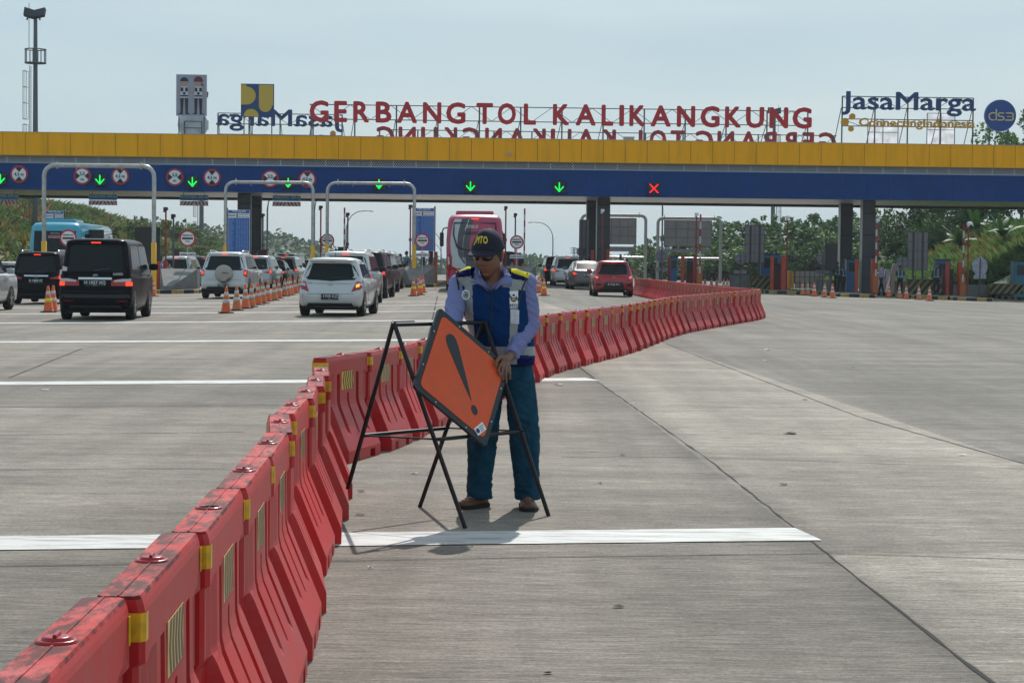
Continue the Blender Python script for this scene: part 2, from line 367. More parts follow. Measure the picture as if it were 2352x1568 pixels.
MYT = mat('yellow_tape', (.75, .42, .01), .35, var=.12, vscale=20, dirt=(.25, .16, .04), dirt_amt=.5, dscale=22)
MCH1 = mat('sticker_yellow', (.62, .40, .13), .5, var=.15, vscale=30); MCH2 = mat('sticker_grey', (.12, .10, .07), .5); MCHK = mat('sticker_black', (.02, .02, .02), .5); MCHY = mat('sticker_bright', (.75, .45, .02), .4)
def b_base(z):
    P = [(0, .195), (.085, .195), (.40, .066), (.44, .058), (.735, .055), (.757, .051), (.77, .044)]
    for (a, ta), (b, tb) in zip(P, P[1:]):
        if z <= b: return ta + (tb - ta) * (z - a) / (b - a)
    return P[-1][1]
GR = [(-.22, .034, .64, .20), (0.0, .022, .49, .19), (.22, .034, .64, .20)]
def b_t(x, z):
    t = b_base(z)
    if abs(x) > .385 and z < .42: t = min(t, .038)
    if abs(x) > .435 and z < .62: t = min(t, .050) - .008
    if .31 < abs(x) < .435 and .42 < z < .64: t -= .009
    for gx, hw, zt, zb in GR:
        if abs(x - gx) < hw - .0005 and zb < z < zt:
            d = .034
            if z < .40: d = .060 * min(1, (z - zb) / .12) + .002
            t -= min(d, t * .6)
    if z < .062 and .13 < abs(x) < .25: t = .13
    return t
def barrier_mesh():
    xs = set([-.492, -.478, .478, .492, -.44, .44, -.39, -.38, .38, .39, -.31, -.305, .31, .305, -.13, -.128, .13, .128, -.25, -.252, .25, .252])
    for gx, hw, _, _ in GR: xs |= {gx - hw, gx - hw + .009, gx + hw - .009, gx + hw}
    xs = sorted(xs); zs = [.485, .495, .655, 0, .06, .064, .085, .13, .19, .205, .23, .27, .32, .37, .395, .40, .425, .435, .445, .50, .56, .595, .603, .617, .625, .64, .645, .70, .735, .75, .762, .77]; zs = sorted(zs)
    mb = MB(); nx = len(xs); nz_ = len(zs)
    def tt(x, z):
        v = b_t(x, z)
        if abs(x) > .485: v -= .012
        return v
    for sg in (-1, 1):
        vs = [(x, sg * tt(x, z), z) for z in zs for x in xs]
        fs = [(j * nx + i, j * nx + i + 1, (j + 1) * nx + i + 1, (j + 1) * nx + i) for j in range(nz_ - 1) for i in range(nx - 1)]
        o = len(mb.v); mb.add(vs, fs, 0)
    N_ = nx * nz_
    for i in (0, nx - 1):
        for j in range(nz_ - 1): mb.f.append((j * nx + i, (j + 1) * nx + i, N_ + (j + 1) * nx + i, N_ + j * nx + i)); mb.m.append(0); mb.sm.append(False)
    for i in range(nx - 1):
        mb.f.append(((nz_ - 1) * nx + i, (nz_ - 1) * nx + i + 1, N_ + (nz_ - 1) * nx + i + 1, N_ + (nz_ - 1) * nx + i)); mb.m.append(1); mb.sm.append(False)
        mb.f.append((i, i + 1, N_ + i + 1, N_ + i)); mb.m.append(0); mb.sm.append(False)
    for k, f in enumerate(mb.f):
        zz = [mb.v[i][2] for i in f]
        if min(zz) >= .761: mb.m[k] = 1
    # moulding seam on the top
    mb.box(-.49, .49, -.0025, .0025, .7695, .7725, 1)
    return mb
def mk_barrier(bright=False, cap=True):
    r = thing('traffic_barrier', 'x', 'traffic barrier')
    barrier_mesh().build('barrier_body', [MR, MRT], r)
    c = MB(); c.lathe([(.040, .769), (.040, .774), (.033, .776), (.030, .775)], 20, 0)
    if cap:
        c.lathe([(.030, .775), (.028, .781), (.022, .782), (0, .782)], 20, 0); c.rbox(-.024, .024, -.004, .004, .781, .788, .002)
    else: c.lathe([(.030, .775), (.029, .765), (0, .762)], 20, 1)
    c.build('filler_cap', [mat('cap_red', (.35, .008, .012), .25), mat('cap_hole', (.03, .003, .004), .6)], r)
    t = MB(); pth = [(-.452, .0585), (-.482, .0585), (-.4945, .048), (-.4945, -.048), (-.482, -.0585), (-.452, -.0585)]
    t.add([(x, y, z) for x, y in pth for z in (.672, .734)], [(2 * i, 2 * i + 1, 2 * i + 3, 2 * i + 2) for i in range(5)]); t.build('reflective_tape', MYT, r)
    for sg in (-1, 1): t = MB(); y = .0575 * sg; t.box(.462, .480, y - .001, y + .001, .672, .734); t.build('reflective_tape', MYT, r)
    s = MB(); a0, a1 = -.15, .12; A = 4
    for sg in (-1, 1):
        y0 = .0575 * sg; y1 = y0 + .001 * sg
        s.box(a0, a1, min(y0, y1), max(y0, y1), .520, .652, 0)
        nst = 5; w_ = (a1 - a0 - .02) / nst
        for i in range(nst):
            x = a0 + .012 + i * w_ + .012
            for z0, z1, dx0, dx1 in ((.522, .586, .022, 0), (.586, .650, 0, .022)):
                yy = y1 + .0008 * sg
                s.add([(x + dx0, yy, z0), (x + dx0 + w_ * .5, yy, z0), (x + dx1 + w_ * .5, yy, z1), (x + dx1, yy, z1)], [(0, 1, 2, 3)], 1)
    s.build('chevron_sticker', [MCHY, MCHK] if bright else [MCH1, MCH2], r)
    return r
def chain(px, first=None):
    P = [G(x, y, .77) for x, y in px]
    for p in P: p.z = 0
    return P
def walk(P, shift=-.052):
    """joint positions exactly one barrier apart along a polyline"""
    res = []; cur = P[0].copy(); i = 1; res.append(cur.copy())
    while i < len(P):
        if (P[i] - cur).length < 1.0: i += 1; continue
        a = P[i - 1] if (P[i - 1] - cur).length < 1.0 else cur
        d = (P[i] - a).normalized(); lo, hi = 0, (P[i] - a).length
        for _ in range(30):
            mid = (lo + hi) / 2
            if (a + d * mid - cur).length < 1.0: lo = mid
            else: hi = mid
        cur = a + d * lo; res.append(cur.copy())
    return res
C1 = chain([(94, 1568), (314, 1370), (467, 1230), (560, 1128), (626, 1050), (668, 991), (677, 950), (717, 911), (744, 883), (754, 860), (763, 841), (808, 827)])
d0 = (C1[0] - C1[1]).normalized(); C1 = [C1[1] + d0 * 2.0] + C1[1:]
C2 = chain([(742, 822), (851, 809), (904, 800), (958, 787), (1260, 722.5), (1300, 718), (1335, 713.5), (1375, 709), (1407, 705.4), (1451, 699.4), (1489, 692.5), (1528, 685), (1575, 679.2), (1630, 674.6), (1685, 670.5), (1723, 667.8), (1746, 665.3), (1748, 663.6), (1715, 661.8), (1671, 658.5), (1616, 653.5), (1561, 648), (1506, 642.5), (1462, 637.5)])
bar_a = mk_barrier(); bar_b = mk_barrier(True); bar_c = mk_barrier(cap=False)
used = {}
def put_barrier(src, a, b, label, group, jit=0.0):
    d = b - a; mid = (a + b) / 2; ang = math.atan2(d.y, d.x) + random.uniform(-jit, jit); n = Vector((-d.y, d.x, 0)).normalized()
    mid = mid + n * .055                                              # sight points lie on the right top edge
    loc = (mid.x, mid.y, gz(mid.x, mid.y)); tilt = math.atan2(gz(b.x, b.y) - gz(a.x, a.y), d.length)
    if src not in used: used[src] = 1; o = src; o['label'] = label; o['group'] = group
    else: o = dup(src, label=label, group=group)
    o.location = loc; o.rotation_euler = (0, -tilt, ang + .030 + random.uniform(-.012, .012))
J1 = walk(C1)
for i, (a, b) in enumerate(zip(J1, J1[1:])):
    lab = ('red plastic barrier with a sooty top, %s to the camera in the near row' % ordw(i)) if i else 'red plastic barrier with a sooty top, nearest to the camera, cut by the photo edge'
    if i == 3: lab = 'red sooty barrier whose filler hole is open without a cap, left foreground row'
    if i == len(J1) - 2: lab = 'last sooty red barrier of the near row, turned beside the staggered second row'
    put_barrier(bar_c if i == 3 else bar_a, a, b, lab, 'red barriers of the near row', .02)
J2 = walk(C2); nb = 0
turn = max(range(len(J2) - 1), key=lambda k: J2[k].x)
for i, (a, b) in enumerate(zip(J2, J2[1:])):
    if i == 0: lab = 'red barrier with a bright black and yellow chevron sticker, starting the second row'
    elif i < turn: lab = 'red plastic barrier, %s from the near end of the long curved row' % ORD[i] if i < 20 else 'red plastic barrier, %s from the near end of the long curved row' % ordw(i)
    elif i == turn: lab = 'red barrier at the outermost tip of the bend, beside the open plaza'
    else: lab = 'red barrier seen beyond the bend, %s behind the tip of the bend' % ordw(i - turn - 1).replace('nearest', 'first')
    put_barrier(bar_b if i in (0, 17, 24) else bar_a, a, b, lab, 'red barriers of the long curved row', .025)
# ============================================================ TOLL CANOPY
TH = .05; CB = Matrix.Translation((0, 112, 0)) @ Matrix.Rotation(TH, 4, 'Z')
def cl(px, y=0.0):
    """canopy-local x of a sight column at local depth y"""
    u = (px - CX) / F; s, c = math.sin(TH), math.cos(TH)
    # world X = c*x - s*y ; Y = 112 + s*x + c*y ; X = u*Y
    return (u * (112 + c * y) + s * y) / (c - u * s)
def cz(px, py, y=0.0):
    x = cl(px, y); Y = 112 + math.sin(TH) * x + math.cos(TH) * y
    return at(px, py, Y).z
def cw(x, y, z): return CB @ Vector((x, y, z))
M_YEL = mat('canopy_yellow', (1.0, .44, .0), .55, var=.06, vscale=.5, spec=.15, dirt=(.55, .25, .005), dirt_amt=.35, dscale=.7, stretch=(2.5, 1, .35))
M_BLU = mat('canopy_blue', (.003, .048, .20), .6, spec=.15, var=.1, vscale=.5)
M_SOF = mat('soffit_aluminium', (.85, .85, .86), .30, .45, var=.16, vscale=1.5, stretch=(.5, 4, 1))
M_DRK = mat('dark_beam', (.018, .025, .032), .5); M_LAT = mat('lattice_metal', (.62, .65, .68), .5, .2)
M_SEAM = mat('seam_dark', (.03, .02, .01), .8); M_ROOF = mat('roof_sheet', (.30, .30, .30), .7, var=.1)
M_COLG = mat('column_cladding', (.045, .048, .054), .40, .1, var=.1, vscale=.8); M_COLL = mat('column_light', (.55, .56, .56), .4)
XL, XR, DEP = -46.0, 46.0, 12.0
canopy = thing('toll_gate_canopy', 'long yellow and blue toll plaza canopy spanning all lanes', 'toll canopy', (0, 112, 0), TH)
def panels(z0, z1, y, pw, m, name, x_off=0.0, lip=.0, gap=.012):
    mb = MB(); n = int((XR - XL) / pw)
    for i in range(n):
        a = XL + x_off + i * pw
        wob = .004 * math.sin(i * 2.3)
        mb.box(a + gap, a + pw - gap, y + wob, y + .05, z0, z1)
    mb.box(XL, XR, y + .03, y + .12, z0 + .01, z1 - .01, 1)
    if lip: mb.box(XL, XR, y - .05, y + .3, z0 - lip, z0 - .004, 2)
    return mb.build(name, [m, M_SEAM, mat('lip_gold', (.42, .24, .05), .5)], canopy)
panels(7.02, 8.27, 0, 1.236, M_YEL, 'yellow_fascia', .35, .05)
panels(5.10, 6.585, .16, 1.236, M_BLU, 'blue_fascia', .55, gap=.004)
mb = MB(); P = .135; z0, z1, yy = 6.60, 6.965, .22; hh = z1 - z0; run = .30
for i in range(int((XR - XL) / P)):
    a = XL + i * P
    for sg in (-1, 1):
        s0, s1 = (a, a + run) if sg > 0 else (a + run, a)
        mb.add([(s0 - .014, yy, z0), (s0 + .014, yy, z0), (s1 + .014, yy, z1), (s1 - .014, yy, z1), (s0 - .014, yy + .012, z0), (s0 + .014, yy + .012, z0), (s1 + .014, yy + .012, z1), (s1 - .014, yy + .012, z1)], [(0, 1, 2, 3), (4, 7, 6, 5), (0, 3, 7, 4), (1, 5, 6, 2)])
for i in range(int((XR - XL) / 1.26)):
    a = XL + .2 + i * 1.26; mb.box(a - .02, a + .02, yy - .02, yy + .03, z0, z1)
mb.box(XL, XR, yy - .02, yy + .03, z0 - .012, z0 + .02)
mb.build('lattice_band', M_LAT, canopy, fix=False)
mb = MB(); mb.box(XL, XR, .62, .70, 6.4, 7.3); mb.build('shaft_backing', M_DRK, canopy)
mb = MB(); n = 40
for i in range(int((XR - XL) / .62)):
    a = XL + i * .62; mb.box(a + .004, a + .616, .30, DEP - .8, 5.12 + .003 * (i % 3), 5.15)
mb.build('soffit', M_SOF, canopy)
mb = MB(); mb.box(XL, XR, DEP - .8, DEP, 4.98, 6.58); mb.build('rear_beam', M_DRK, canopy)
mb = MB(); mb.box(XL, XR, DEP - .01, DEP + .1, 7.02, 8.15); mb.build('rear_fascia', M_YEL, canopy)
mb = MB(); mb.box(XL, XR, .13, DEP - .02, 7.6, 7.7); mb.build('roof_deck', M_ROOF, canopy)
mb = MB(); mb.rbox(XL, XR, -.03, .13, 8.272, 8.30, .01); mb.build('parapet_cap', mat('cap_grey', (.45, .45, .42), .5), canopy)
def column(px, y, wd=.74, front=True):
    x = cl(px, y); g = gz(*cw(x, y, 0).xy); mb = MB(); zz = g - .3; k = 0
    while zz < 5.1:
        z2 = min(zz + 1.25, 5.115); mb.rbox(x - wd / 2, x + wd / 2, y - wd / 2, y + wd / 2, zz + .006, z2 - .006, .03, 0); zz = z2; k += 1
    mb.box(x - wd / 2 + .02, x + wd / 2 - .02, y - wd / 2 + .02, y + wd / 2 - .02, g - .3, 5.115, 1)
    mb.box(x - wd / 2 - .012, x - wd / 2 - .002, y - wd / 2 + .05, y + wd / 2 - .05, g, 5.1, 2)
    mb.build('column', [M_COLG, M_SEAM, M_COLL], canopy)
for px, y in ((560, 2.5), (585, 8.5), (1382, 2.5), (1358, 8.8), (1989, 2.5), (1938, 8.5), (-60, 2.5), (2620, 2.5)): column(px, y)
# ------------------------------------------------------------ rooftop lettering
M_RED = mat('sign_red', (.50, .010, .016), .32, var=.08, vscale=2); M_NAVY = mat('sign_navy', (.006, .045, .16), .35, var=.05); M_GOLD = mat('sign_gold', (.60, .30, .01), .4)
M_STL = mat('sign_frame_steel', (.10, .11, .12), .5, .4)
M_WHT = mat('sheet_white', (.55, .56, .58), .6, var=.12, vscale=2.5, dirt=(.22, .22, .22), dirt_amt=.5, dscale=1.5)
def translucent(m, f):
    t = m.node_tree; b = t.nodes['Principled BSDF']; tr = t.nodes.new('ShaderNodeBsdfTranslucent'); ms = t.nodes.new('ShaderNodeMixShader'); ms.inputs[0].default_value = f; tr.inputs['Color'].default_value = (.85, .87, .9, 1)
    if b.inputs['Base Color'].links: t.links.new(b.inputs['Base Color'].links[0].from_socket, tr.inputs['Color'])
    t.links.new(b.outputs[0], ms.inputs[1]); t.links.new(tr.outputs[0], ms.inputs[2]); t.links.new(ms.outputs[0], t.nodes['Material Output'].inputs['Surface'])
M_BANNER = mat('banner_sheet', (.80, .82, .85), .6, var=.12, vscale=2.5, dirt=(.40, .40, .40), dirt_amt=.5, dscale=1.5); translucent(M_BANNER, .55)
def glyph(ch, w_, h_, bold, depth=.12):
    me = text_mesh(ch, h_, depth, bold=bold)
    xs = [v.co.x for v in me.vertices]; zs = [v.co.z for v in me.vertices]
    sx = w_ / (max(xs) - min(xs)); cx = (max(xs) + min(xs)) / 2
    me.transform(Matrix.Translation((-cx, 0, 0))); me.transform(Matrix.Scale(sx, 4, (1, 0, 0))); return me, min(zs), max(zs)
def truss(mb, x0, x1, zlo, zhi, zbase, y, posts, brace=True):
    b = .05
    mb.bar((x0, y, zhi), (x1, y, zhi), b); mb.bar((x0, y, zlo), (x1, y, zlo), b)
    n = max(2, round((x1 - x0) / 1.15)); st = (x1 - x0) / n
    for i in range(n):
        a, c = x0 + i * st, x0 + (i + 1) * st
        mb.bar((a, y, zlo if i % 2 else zhi), (c, y, zhi if i % 2 else zlo), b * .6)
    for p in posts:
        mb.bar((p, y, zbase), (p, y, zhi), b * 1.2)
        if brace: mb.bar((p - .05, y, zlo), (p - .35, y + 1.1, zbase), b * .7)
def dpos(x, base=411.6, k=3.076): return base + x / k
LET = [('G', 910, 1045), ('E', 1083, 1175), ('R', 1217, 1330), ('B', 1375, 1487), ('A', 1525, 1667), ('N', 1707, 1837), ('G', 1870, 2007), ('T', 2083, 2200), ('O', 2233, 2362)]
LET = [(c, dpos(a), dpos(b)) for c, a, b in LET] + [(c, dpos(a, 1176), dpos(b, 1176)) for c, a, b in [('L', 65, 152), ('K', 270, 385), ('A', 430, 572), ('L', 612, 695), ('I', 737, 770), ('K', 808, 920), ('A', 957, 1100), ('N', 1142, 1270), ('G', 1308, 1442), ('K', 1480, 1592), ('U', 1628, 1755), ('N', 1793, 1924), ('G', 1955, 2090)]]
SY = .9
def rooftop(name, label, cat, y, rz=0.0, x=0.0):
    p = cw(x, y, 7.7); return thing(name, label, cat, p, TH + rz)
ks = [(cl(a, SY), cl(b, SY), c) for c, a, b in LET]; X0 = ks[0][0]; X1 = ks[-1][1]; XM = (X0 + X1) / 2
zb0, zt0 = cz(1282, 286.0, SY), cz(1282, 239.5, SY)
def big_sign(label, y, flip, xm, zlow, gl):
    t = rooftop('rooftop_letter_sign', label, 'sign', y, PI if flip else 0, xm)
    for a, b, c in ks:
        me, lo, hi = gl[c, round(b - a, 2)] if (c, round(b - a, 2)) in gl else gl.setdefault((c, round(b - a, 2)), glyph(c, (b - a), 1.0, .046))
        me.materials.clear(); me.materials.append(M_RED)
        o = bpy.data.objects.new('letter', me); COL.objects.link(o); o.parent = t
        s = (zt0 - zb0); o.location = ((a + b) / 2 - XM, -.12, zlow - 7.7 + .0); o.scale = (1, 1, s)
    mb = MB(); truss(mb, X0 - XM, X1 - XM, zlow + .12 - 7.7, zlow + .93 - 7.7, 0, 0, [X0 - XM + .2 + i * (X1 - X0 - .4) / 12 for i in range(13)])
    mb.build('truss_frame', M_STL, t)
gl = {}
big_sign('large red letters reading GERBANG TOL KALIKANGKUNG above the front parapet', SY, False, XM, zb0, gl)
YR = DEP - 1.2
XMR = (cl(862, YR) + cl(1912, YR)) / 2
big_sign('red rooftop lettering seen from behind, mirrored and half hidden by the parapet', YR, True, XMR, cz(1387, 297, YR) - (zt0 - zb0), gl)
def fit_text(body, w_, h_, bold, m, parent, loc, depth=.1, name='lettering'):
    """whole word scaled to a width; one mesh per letter"""
    cu_me = text_mesh(body, h_, depth, bold=bold); xs = [v.co.x for v in cu_me.vertices]; tw = max(xs) - min(xs); x0 = min(xs)
    bm = bmesh.new(); bm.from_mesh(cu_me); bm.verts.ensure_lookup_table(); seen = set(); isl = []
    for v in bm.verts:
        if v.index in seen: continue
        st = [v]; seen.add(v.index); g = []
        while st:
            q = st.pop(); g.append(q.index)
            for e in q.link_edges:
                o_ = e.other_vert(q)
                if o_.index not in seen: seen.add(o_.index); st.append(o_)
        isl.append(g)
    bm.free()
    # merge islands that overlap in x (dots of i, front/back)
    rg = sorted([[min(cu_me.vertices[i].co.x for i in g), max(cu_me.vertices[i].co.x for i in g), set(g)] for g in isl], key=lambda r: r[0]); mg = []
    for r in rg:
        if mg and (min(r[1], mg[-1][1]) - max(r[0], mg[-1][0])) > .5 * min(r[1] - r[0], mg[-1][1] - mg[-1][0]): mg[-1][1] = max(mg[-1][1], r[1]); mg[-1][2] |= r[2]
        else: mg.append(r)
    sx = w_ / tw
    for r in mg:
        idx = {i: k for k, i in enumerate(sorted(r[2]))}; c = (r[0] + r[1]) / 2
        vs = [((cu_me.vertices[i].co.x - c) * sx, cu_me.vertices[i].co.y, cu_me.vertices[i].co.z) for i in sorted(r[2])]
        fs = [tuple(idx[i] for i in p.vertices) for p in cu_me.polygons if p.vertices[0] in idx]
        me = bpy.data.meshes.new(name); me.from_pydata(vs, [], fs); me.materials.append(m)
        o = bpy.data.objects.new(name, me); COL.objects.link(o); o.parent = parent; o.location = (loc[0] + (c - x0) * sx - w_ / 2, loc[1], loc[2])
def jm_sign(label, y, flip, xm, z):
    """z = world height of the baseline of the big word"""
    t = rooftop('rooftop_name_sign', label, 'sign', y, PI if flip else 0, xm); k = z - 7.7
    fit_text('JasaMarga', 7.75, 1.03, .024, M_NAVY, t, (0, -.12, k), name='letter')
    fit_text('ConnectingIndonesia', 6.7, .46, .019, M_GOLD, t, (.5, -.1, k - .96), .07, name='small_letter')
    mb = MB()
    for cx_, cz_, r in ((-3.66, -.75, .23), (-3.24, -.43, .18), (-3.3, -1.13, .16)): mb.prism(circle(cx_, cz_ + k, r, 24), -.16, -.06)
    mb.bar((-3.66, -.12, k - .75), (-3.24, -.12, k - .43), .06); mb.bar((-3.66, -.12, k - .75), (-3.3, -.12, k - 1.13), .06)
    mb.build('dot_emblem', M_GOLD, t)
    mb = MB(); ps = [-3.8 + i * 7.55 / 4 for i in range(5)]
    truss(mb, -3.8, 3.75, k + .08, k + .72, 0, 0, ps); truss(mb, -3.8, 3.75, k - .96, k - .56, 0, .02, [], False); mb.build('truss_frame', M_STL, t)
jm_sign('navy JasaMarga letters over gold Connecting Indonesia letters, right end of the roof', SY, False, (cl(1917, SY) + cl(2236, SY)) / 2, cz(2076, 252.6, SY))
jm_sign('navy lettering seen mirrored from behind, left part of the roof', YR, True, (cl(491, YR) + cl(787, YR)) / 2, cz(639, 289, YR))
# round emblem front right, its twin seen from the back on the left
def disc_sign(label, y, flip, xm, z):
    t = rooftop('round_emblem_sign', label, 'sign', y, PI if flip else 0, xm); k = z - 7.7
    mb = MB(); mb.prism(circle(0, k, .90, 48), -.04, .14); mb.build('disc', [mat('emblem_blue', (.012, .06, .26), .4)], t)
    mb = MB(); mb.prism(circle(0, k, .915, 48), .142, .16); mb.build('disc_back', M_BANNER if flip else M_WHT, t)
    mb = MB(); r = .20; W = .065
    def arc(cx_, cz_, r_, a0, a1, n=14): return [(cx_ + r_ * math.cos(a0 + (a1 - a0) * i / n), -.055, cz_ + k + r_ * math.sin(a0 + (a1 - a0) * i / n)) for i in range(n + 1)]
    d = arc(-.48, -.06, r, PI / 2, 3 * PI / 2) + [(-.26, -.055, -.26 + k), (-.26, -.055, .36 + k)]
    mb.tube([(-.30, -.055, .14 + k)] + d, W / 1.3, n=4, sq=True)
    mb.tube([(.18, -.055, .14 + k), (-.02, -.055, .14 + k)] + arc(-.04, .04, .10, PI / 2, 3 * PI / 2) + arc(.08, -.16, .10, PI / 2, -PI / 2) + [(-.18, -.055, -.26 + k)], W / 1.3, n=4, sq=True)
    mb.tube([(.30, -.055, .14 + k), (.60, -.055, .14 + k)] + arc(.62, .04, .10, PI / 2, -PI / 2) + [(.34, -.055, -.06 + k), (.60, -.055, -.06 + k)] + arc(.62, -.16, .10, PI / 2, -PI / 2) + [(.26, -.055, -.26 + k)], W / 1.3, n=4, sq=True)
    mb.build('emblem_lettering', mat('emblem_cream', (.62, .52, .28), .5), t)
    mb = MB()
    for x in (-.55, .5): mb.bar((x, .2, 0), (x, .2, k + .2), .05); mb.bar((x, .22, k - .5), (x - .3, .95, 0), .035)
    mb.bar((-.55, .2, k + .2), (.5, .2, k + .2), .04); mb.bar((-.55, .2, k - .2), (.5, .2, k - .2), .04); mb.build('support_frame', M_STL, t)
disc_sign('round blue emblem sign with cream outlined letters, far right of the roof', SY, False, cl(2288, SY), cz(2288, 265.6, SY))
disc_sign('pale back of a round sign standing below the two-figure board', YR, True, cl(441, YR), cz(441, 287, YR))
# ministry square
t = rooftop('square_logo_sign', 'square yellow and blue logo board on posts, left part of the roof', 'sign', .7, 0, cl(588, .7)); k = cz(588, 231, .7) - 7.7
mb = MB(); S2 = .925; mb.box(-S2, S2, 0, .06, k - S2, k + S2); mb.build('board', M_NAVY2 if 'M_NAVY2' in globals() else mat('logo_blue', (.012, .05, .17), .4), t)
M_LY = mat('logo_yellow', (.58, .40, .05), .45)
mb = MB(); mb.prism([(-S2, k + .88), (-.62, k + .88), (-.62, k + .76)] + circle(-.60, k + .26, .50, 24, PI / 2, -PI / 2) + [(-S2, k - .24)], -.02, -.003); mb.build('logo_lobe', M_LY, t)
mb = MB(); mb.prism([(.08, k + .88), (S2 - .05, k + .88), (S2 - .05, k - .28)] + [(.80, k - .28)] + circle(.44, k - .28, .36, 20, 0, -PI) + [(.08, k - .28)], -.02, -.003); mb.build('logo_stem', M_LY, t)
mb = MB(); mb.prism(circle(-.35, k - S2 + .03, .42, 24, PI, 0), -.02, -.003); mb.build('logo_arch', M_LY, t)
mb = MB()
for x in (-.75, -.3, .8, -.45): mb.bar((x, .09, 0), (x, .09, k), .045)
mb.build('post', M_STL, t)
# two-figure board (generic uniformed figures)
t = rooftop('figure_board', 'grey board with two drawn toll officers in uniform, left end of the roof', 'sign', .7, 0, cl(437, .7)); k = cz(437, 219, .7) - 7.7
mb = MB(); mb.box(-.85, .85, 0, .06, k - 1.15, k + 1.15); mb.build('board', mat('board_lilac', (.33, .33, .40), .5, var=.06), t)
M_FN, M_FK, M_FS, M_FW, M_FH = mat('figure_navy', (.01, .02, .07), .5), mat('figure_trousers', (.02, .015, .03), .5), mat('figure_skin', (.45, .27, .21), .5), mat('figure_white', (.6, .6, .65), .5), mat('figure_hair', (.12, .015, .02), .5)
for s, cx_ in ((0, -.40), (1, .38)):
    mb = MB(); y0, y1 = -.02, -.003
    mb.prism(circle(cx_, k + .68, .21, 18, sx=.95), y0, y1, 2)
    if s == 0: mb.prism(circle(cx_, k + .76, .23, 14, 0, PI), y0 - .01, y0 - .002, 0)
    else: mb.prism(circle(cx_, k + .80, .25, 14, -.2, PI + .2), y0 - .01, y0 - .002, 4); mb.prism([(cx_ + .12, k + .75), (cx_ + .3, k + .55), (cx_ + .2, k + .5)], y0 - .01, y0 - .002, 4)
    mb.prism([(cx_ - .2, k + .48), (cx_ + .2, k + .48), (cx_ + .23, k - .15), (cx_ - .23, k - .15)], y0, y1, 3)
    for q in (-.12, .12): mb.prism([(cx_ + q - .07, k + .42), (cx_ + q + .07, k + .42), (cx_ + q + .07, k + .2), (cx_ + q - .07, k + .2)], y0 - .01, y0 - .002, 0)
    mb.prism([(cx_ - .22, k - .0), (cx_ + .22, k - .0), (cx_ + .22, k - .08), (cx_ - .22, k - .08)], y0 - .01, y0 - .002, 0); mb.prism(circle(cx_, k + .1, .08, 10), y0 - .02, y0 - .012, 0)
    for q in (-1, 1):
        mb.prism([(cx_ + q * .2, k + .45), (cx_ + q * .38, k + .12), (cx_ + q * .3, k + .06), (cx_ + q * .18, k + .25)], y0, y1, 2)
        mb.prism([(cx_ + q * .03, k - .17), (cx_ + q * .22, k - .17), (cx_ + q * .20, k - .98), (cx_ + q * .08, k - .98)], y0, y1, 1)
        mb.prism([(cx_ + q * .06, k - .98), (cx_ + q * .2, k - .98), (cx_ + q * .36, k - 1.06), (cx_ + q * .08, k - 1.07)], y0 - .004, y1, 0)
    mb.build('drawn_figure', [M_FN, M_FK, M_FS, M_FW, M_FH], t)
mb = MB()
for x in (-.7, .7): mb.bar((x, .09, 0), (x, .09, k), .05)
mb.build('post', M_STL, t)
# two pale boards seen from behind, standing on the rear of the roof
for lab, px, w_, y0, y1 in (('lower crinkled white board seen from behind under Connecting', 2018.7, 1.85, 275, 334), ('taller crinkled white board seen from behind under Marga', 2151, 1.7, 261, 337)):
    t = rooftop('pale_board', lab, 'sign', YR, 0, cl(px, YR)); za, zb = cz(px, y1, YR) - 7.7, cz(px, y0, YR) - 7.7
    mb = MB(); n = 14; vs = []
    for j in range(n + 1):
        for i in range(n + 1):
            x = -w_ / 2 + w_ * i / n; z = za + (zb - za) * j / n; vs.append((x, .07 * noise.noise(Vector((x * 2, z * 2.5, px))) * 2.4, z))
    mb.add(vs, [(j * (n + 1) + i, j * (n + 1) + i + 1, (j + 1) * (n + 1) + i + 1, (j + 1) * (n + 1) + i) for j in range(n) for i in range(n)], 0, True); mb.build('panel', M_BANNER, t)
    mb = MB()
    for x in (-w_ / 2 - .02, w_ / 2 + .02, 0): mb.bar((x, -.14, 0), (x, -.14, zb), .04)
    for z in (za + .1, (za + zb) / 2, zb): mb.bar((-w_ / 2, -.12, z), (w_ / 2, -.12, z), .035)
    mb.build('support_frame', M_STL, t)
# small camera on the yellow fascia, sockets on the parapet
t = thing('security_camera', 'small white security camera on the yellow fascia', 'camera', cw(cl(1165), -.02, cz(1165, 354)), TH)
mb = MB(); mb.box(-.04, .04, -.02, .02, -.12, .02); mb.build('bracket', M_WHT, t); mb = MB(); mb.rbox(-.07, .07, -.22, -.02, 0, .12, .02); mb.build('housing', M_WHT, t)
t = thing('junction_box', 'small cream box on top of the yellow parapet beside the mirrored letters', 'box', cw(cl(1440), .3, 8.3), TH)
mb = MB(); mb.rbox(-.3, .3, -.1, .3, 0, .16, .02); mb.build('case', mat('cream_box', (.5, .45, .33), .5), t); mb = MB(); mb.rbox(-.33, .33, -.13, .33, .16, .19, .01); mb.build('lid', M_WHT, t)
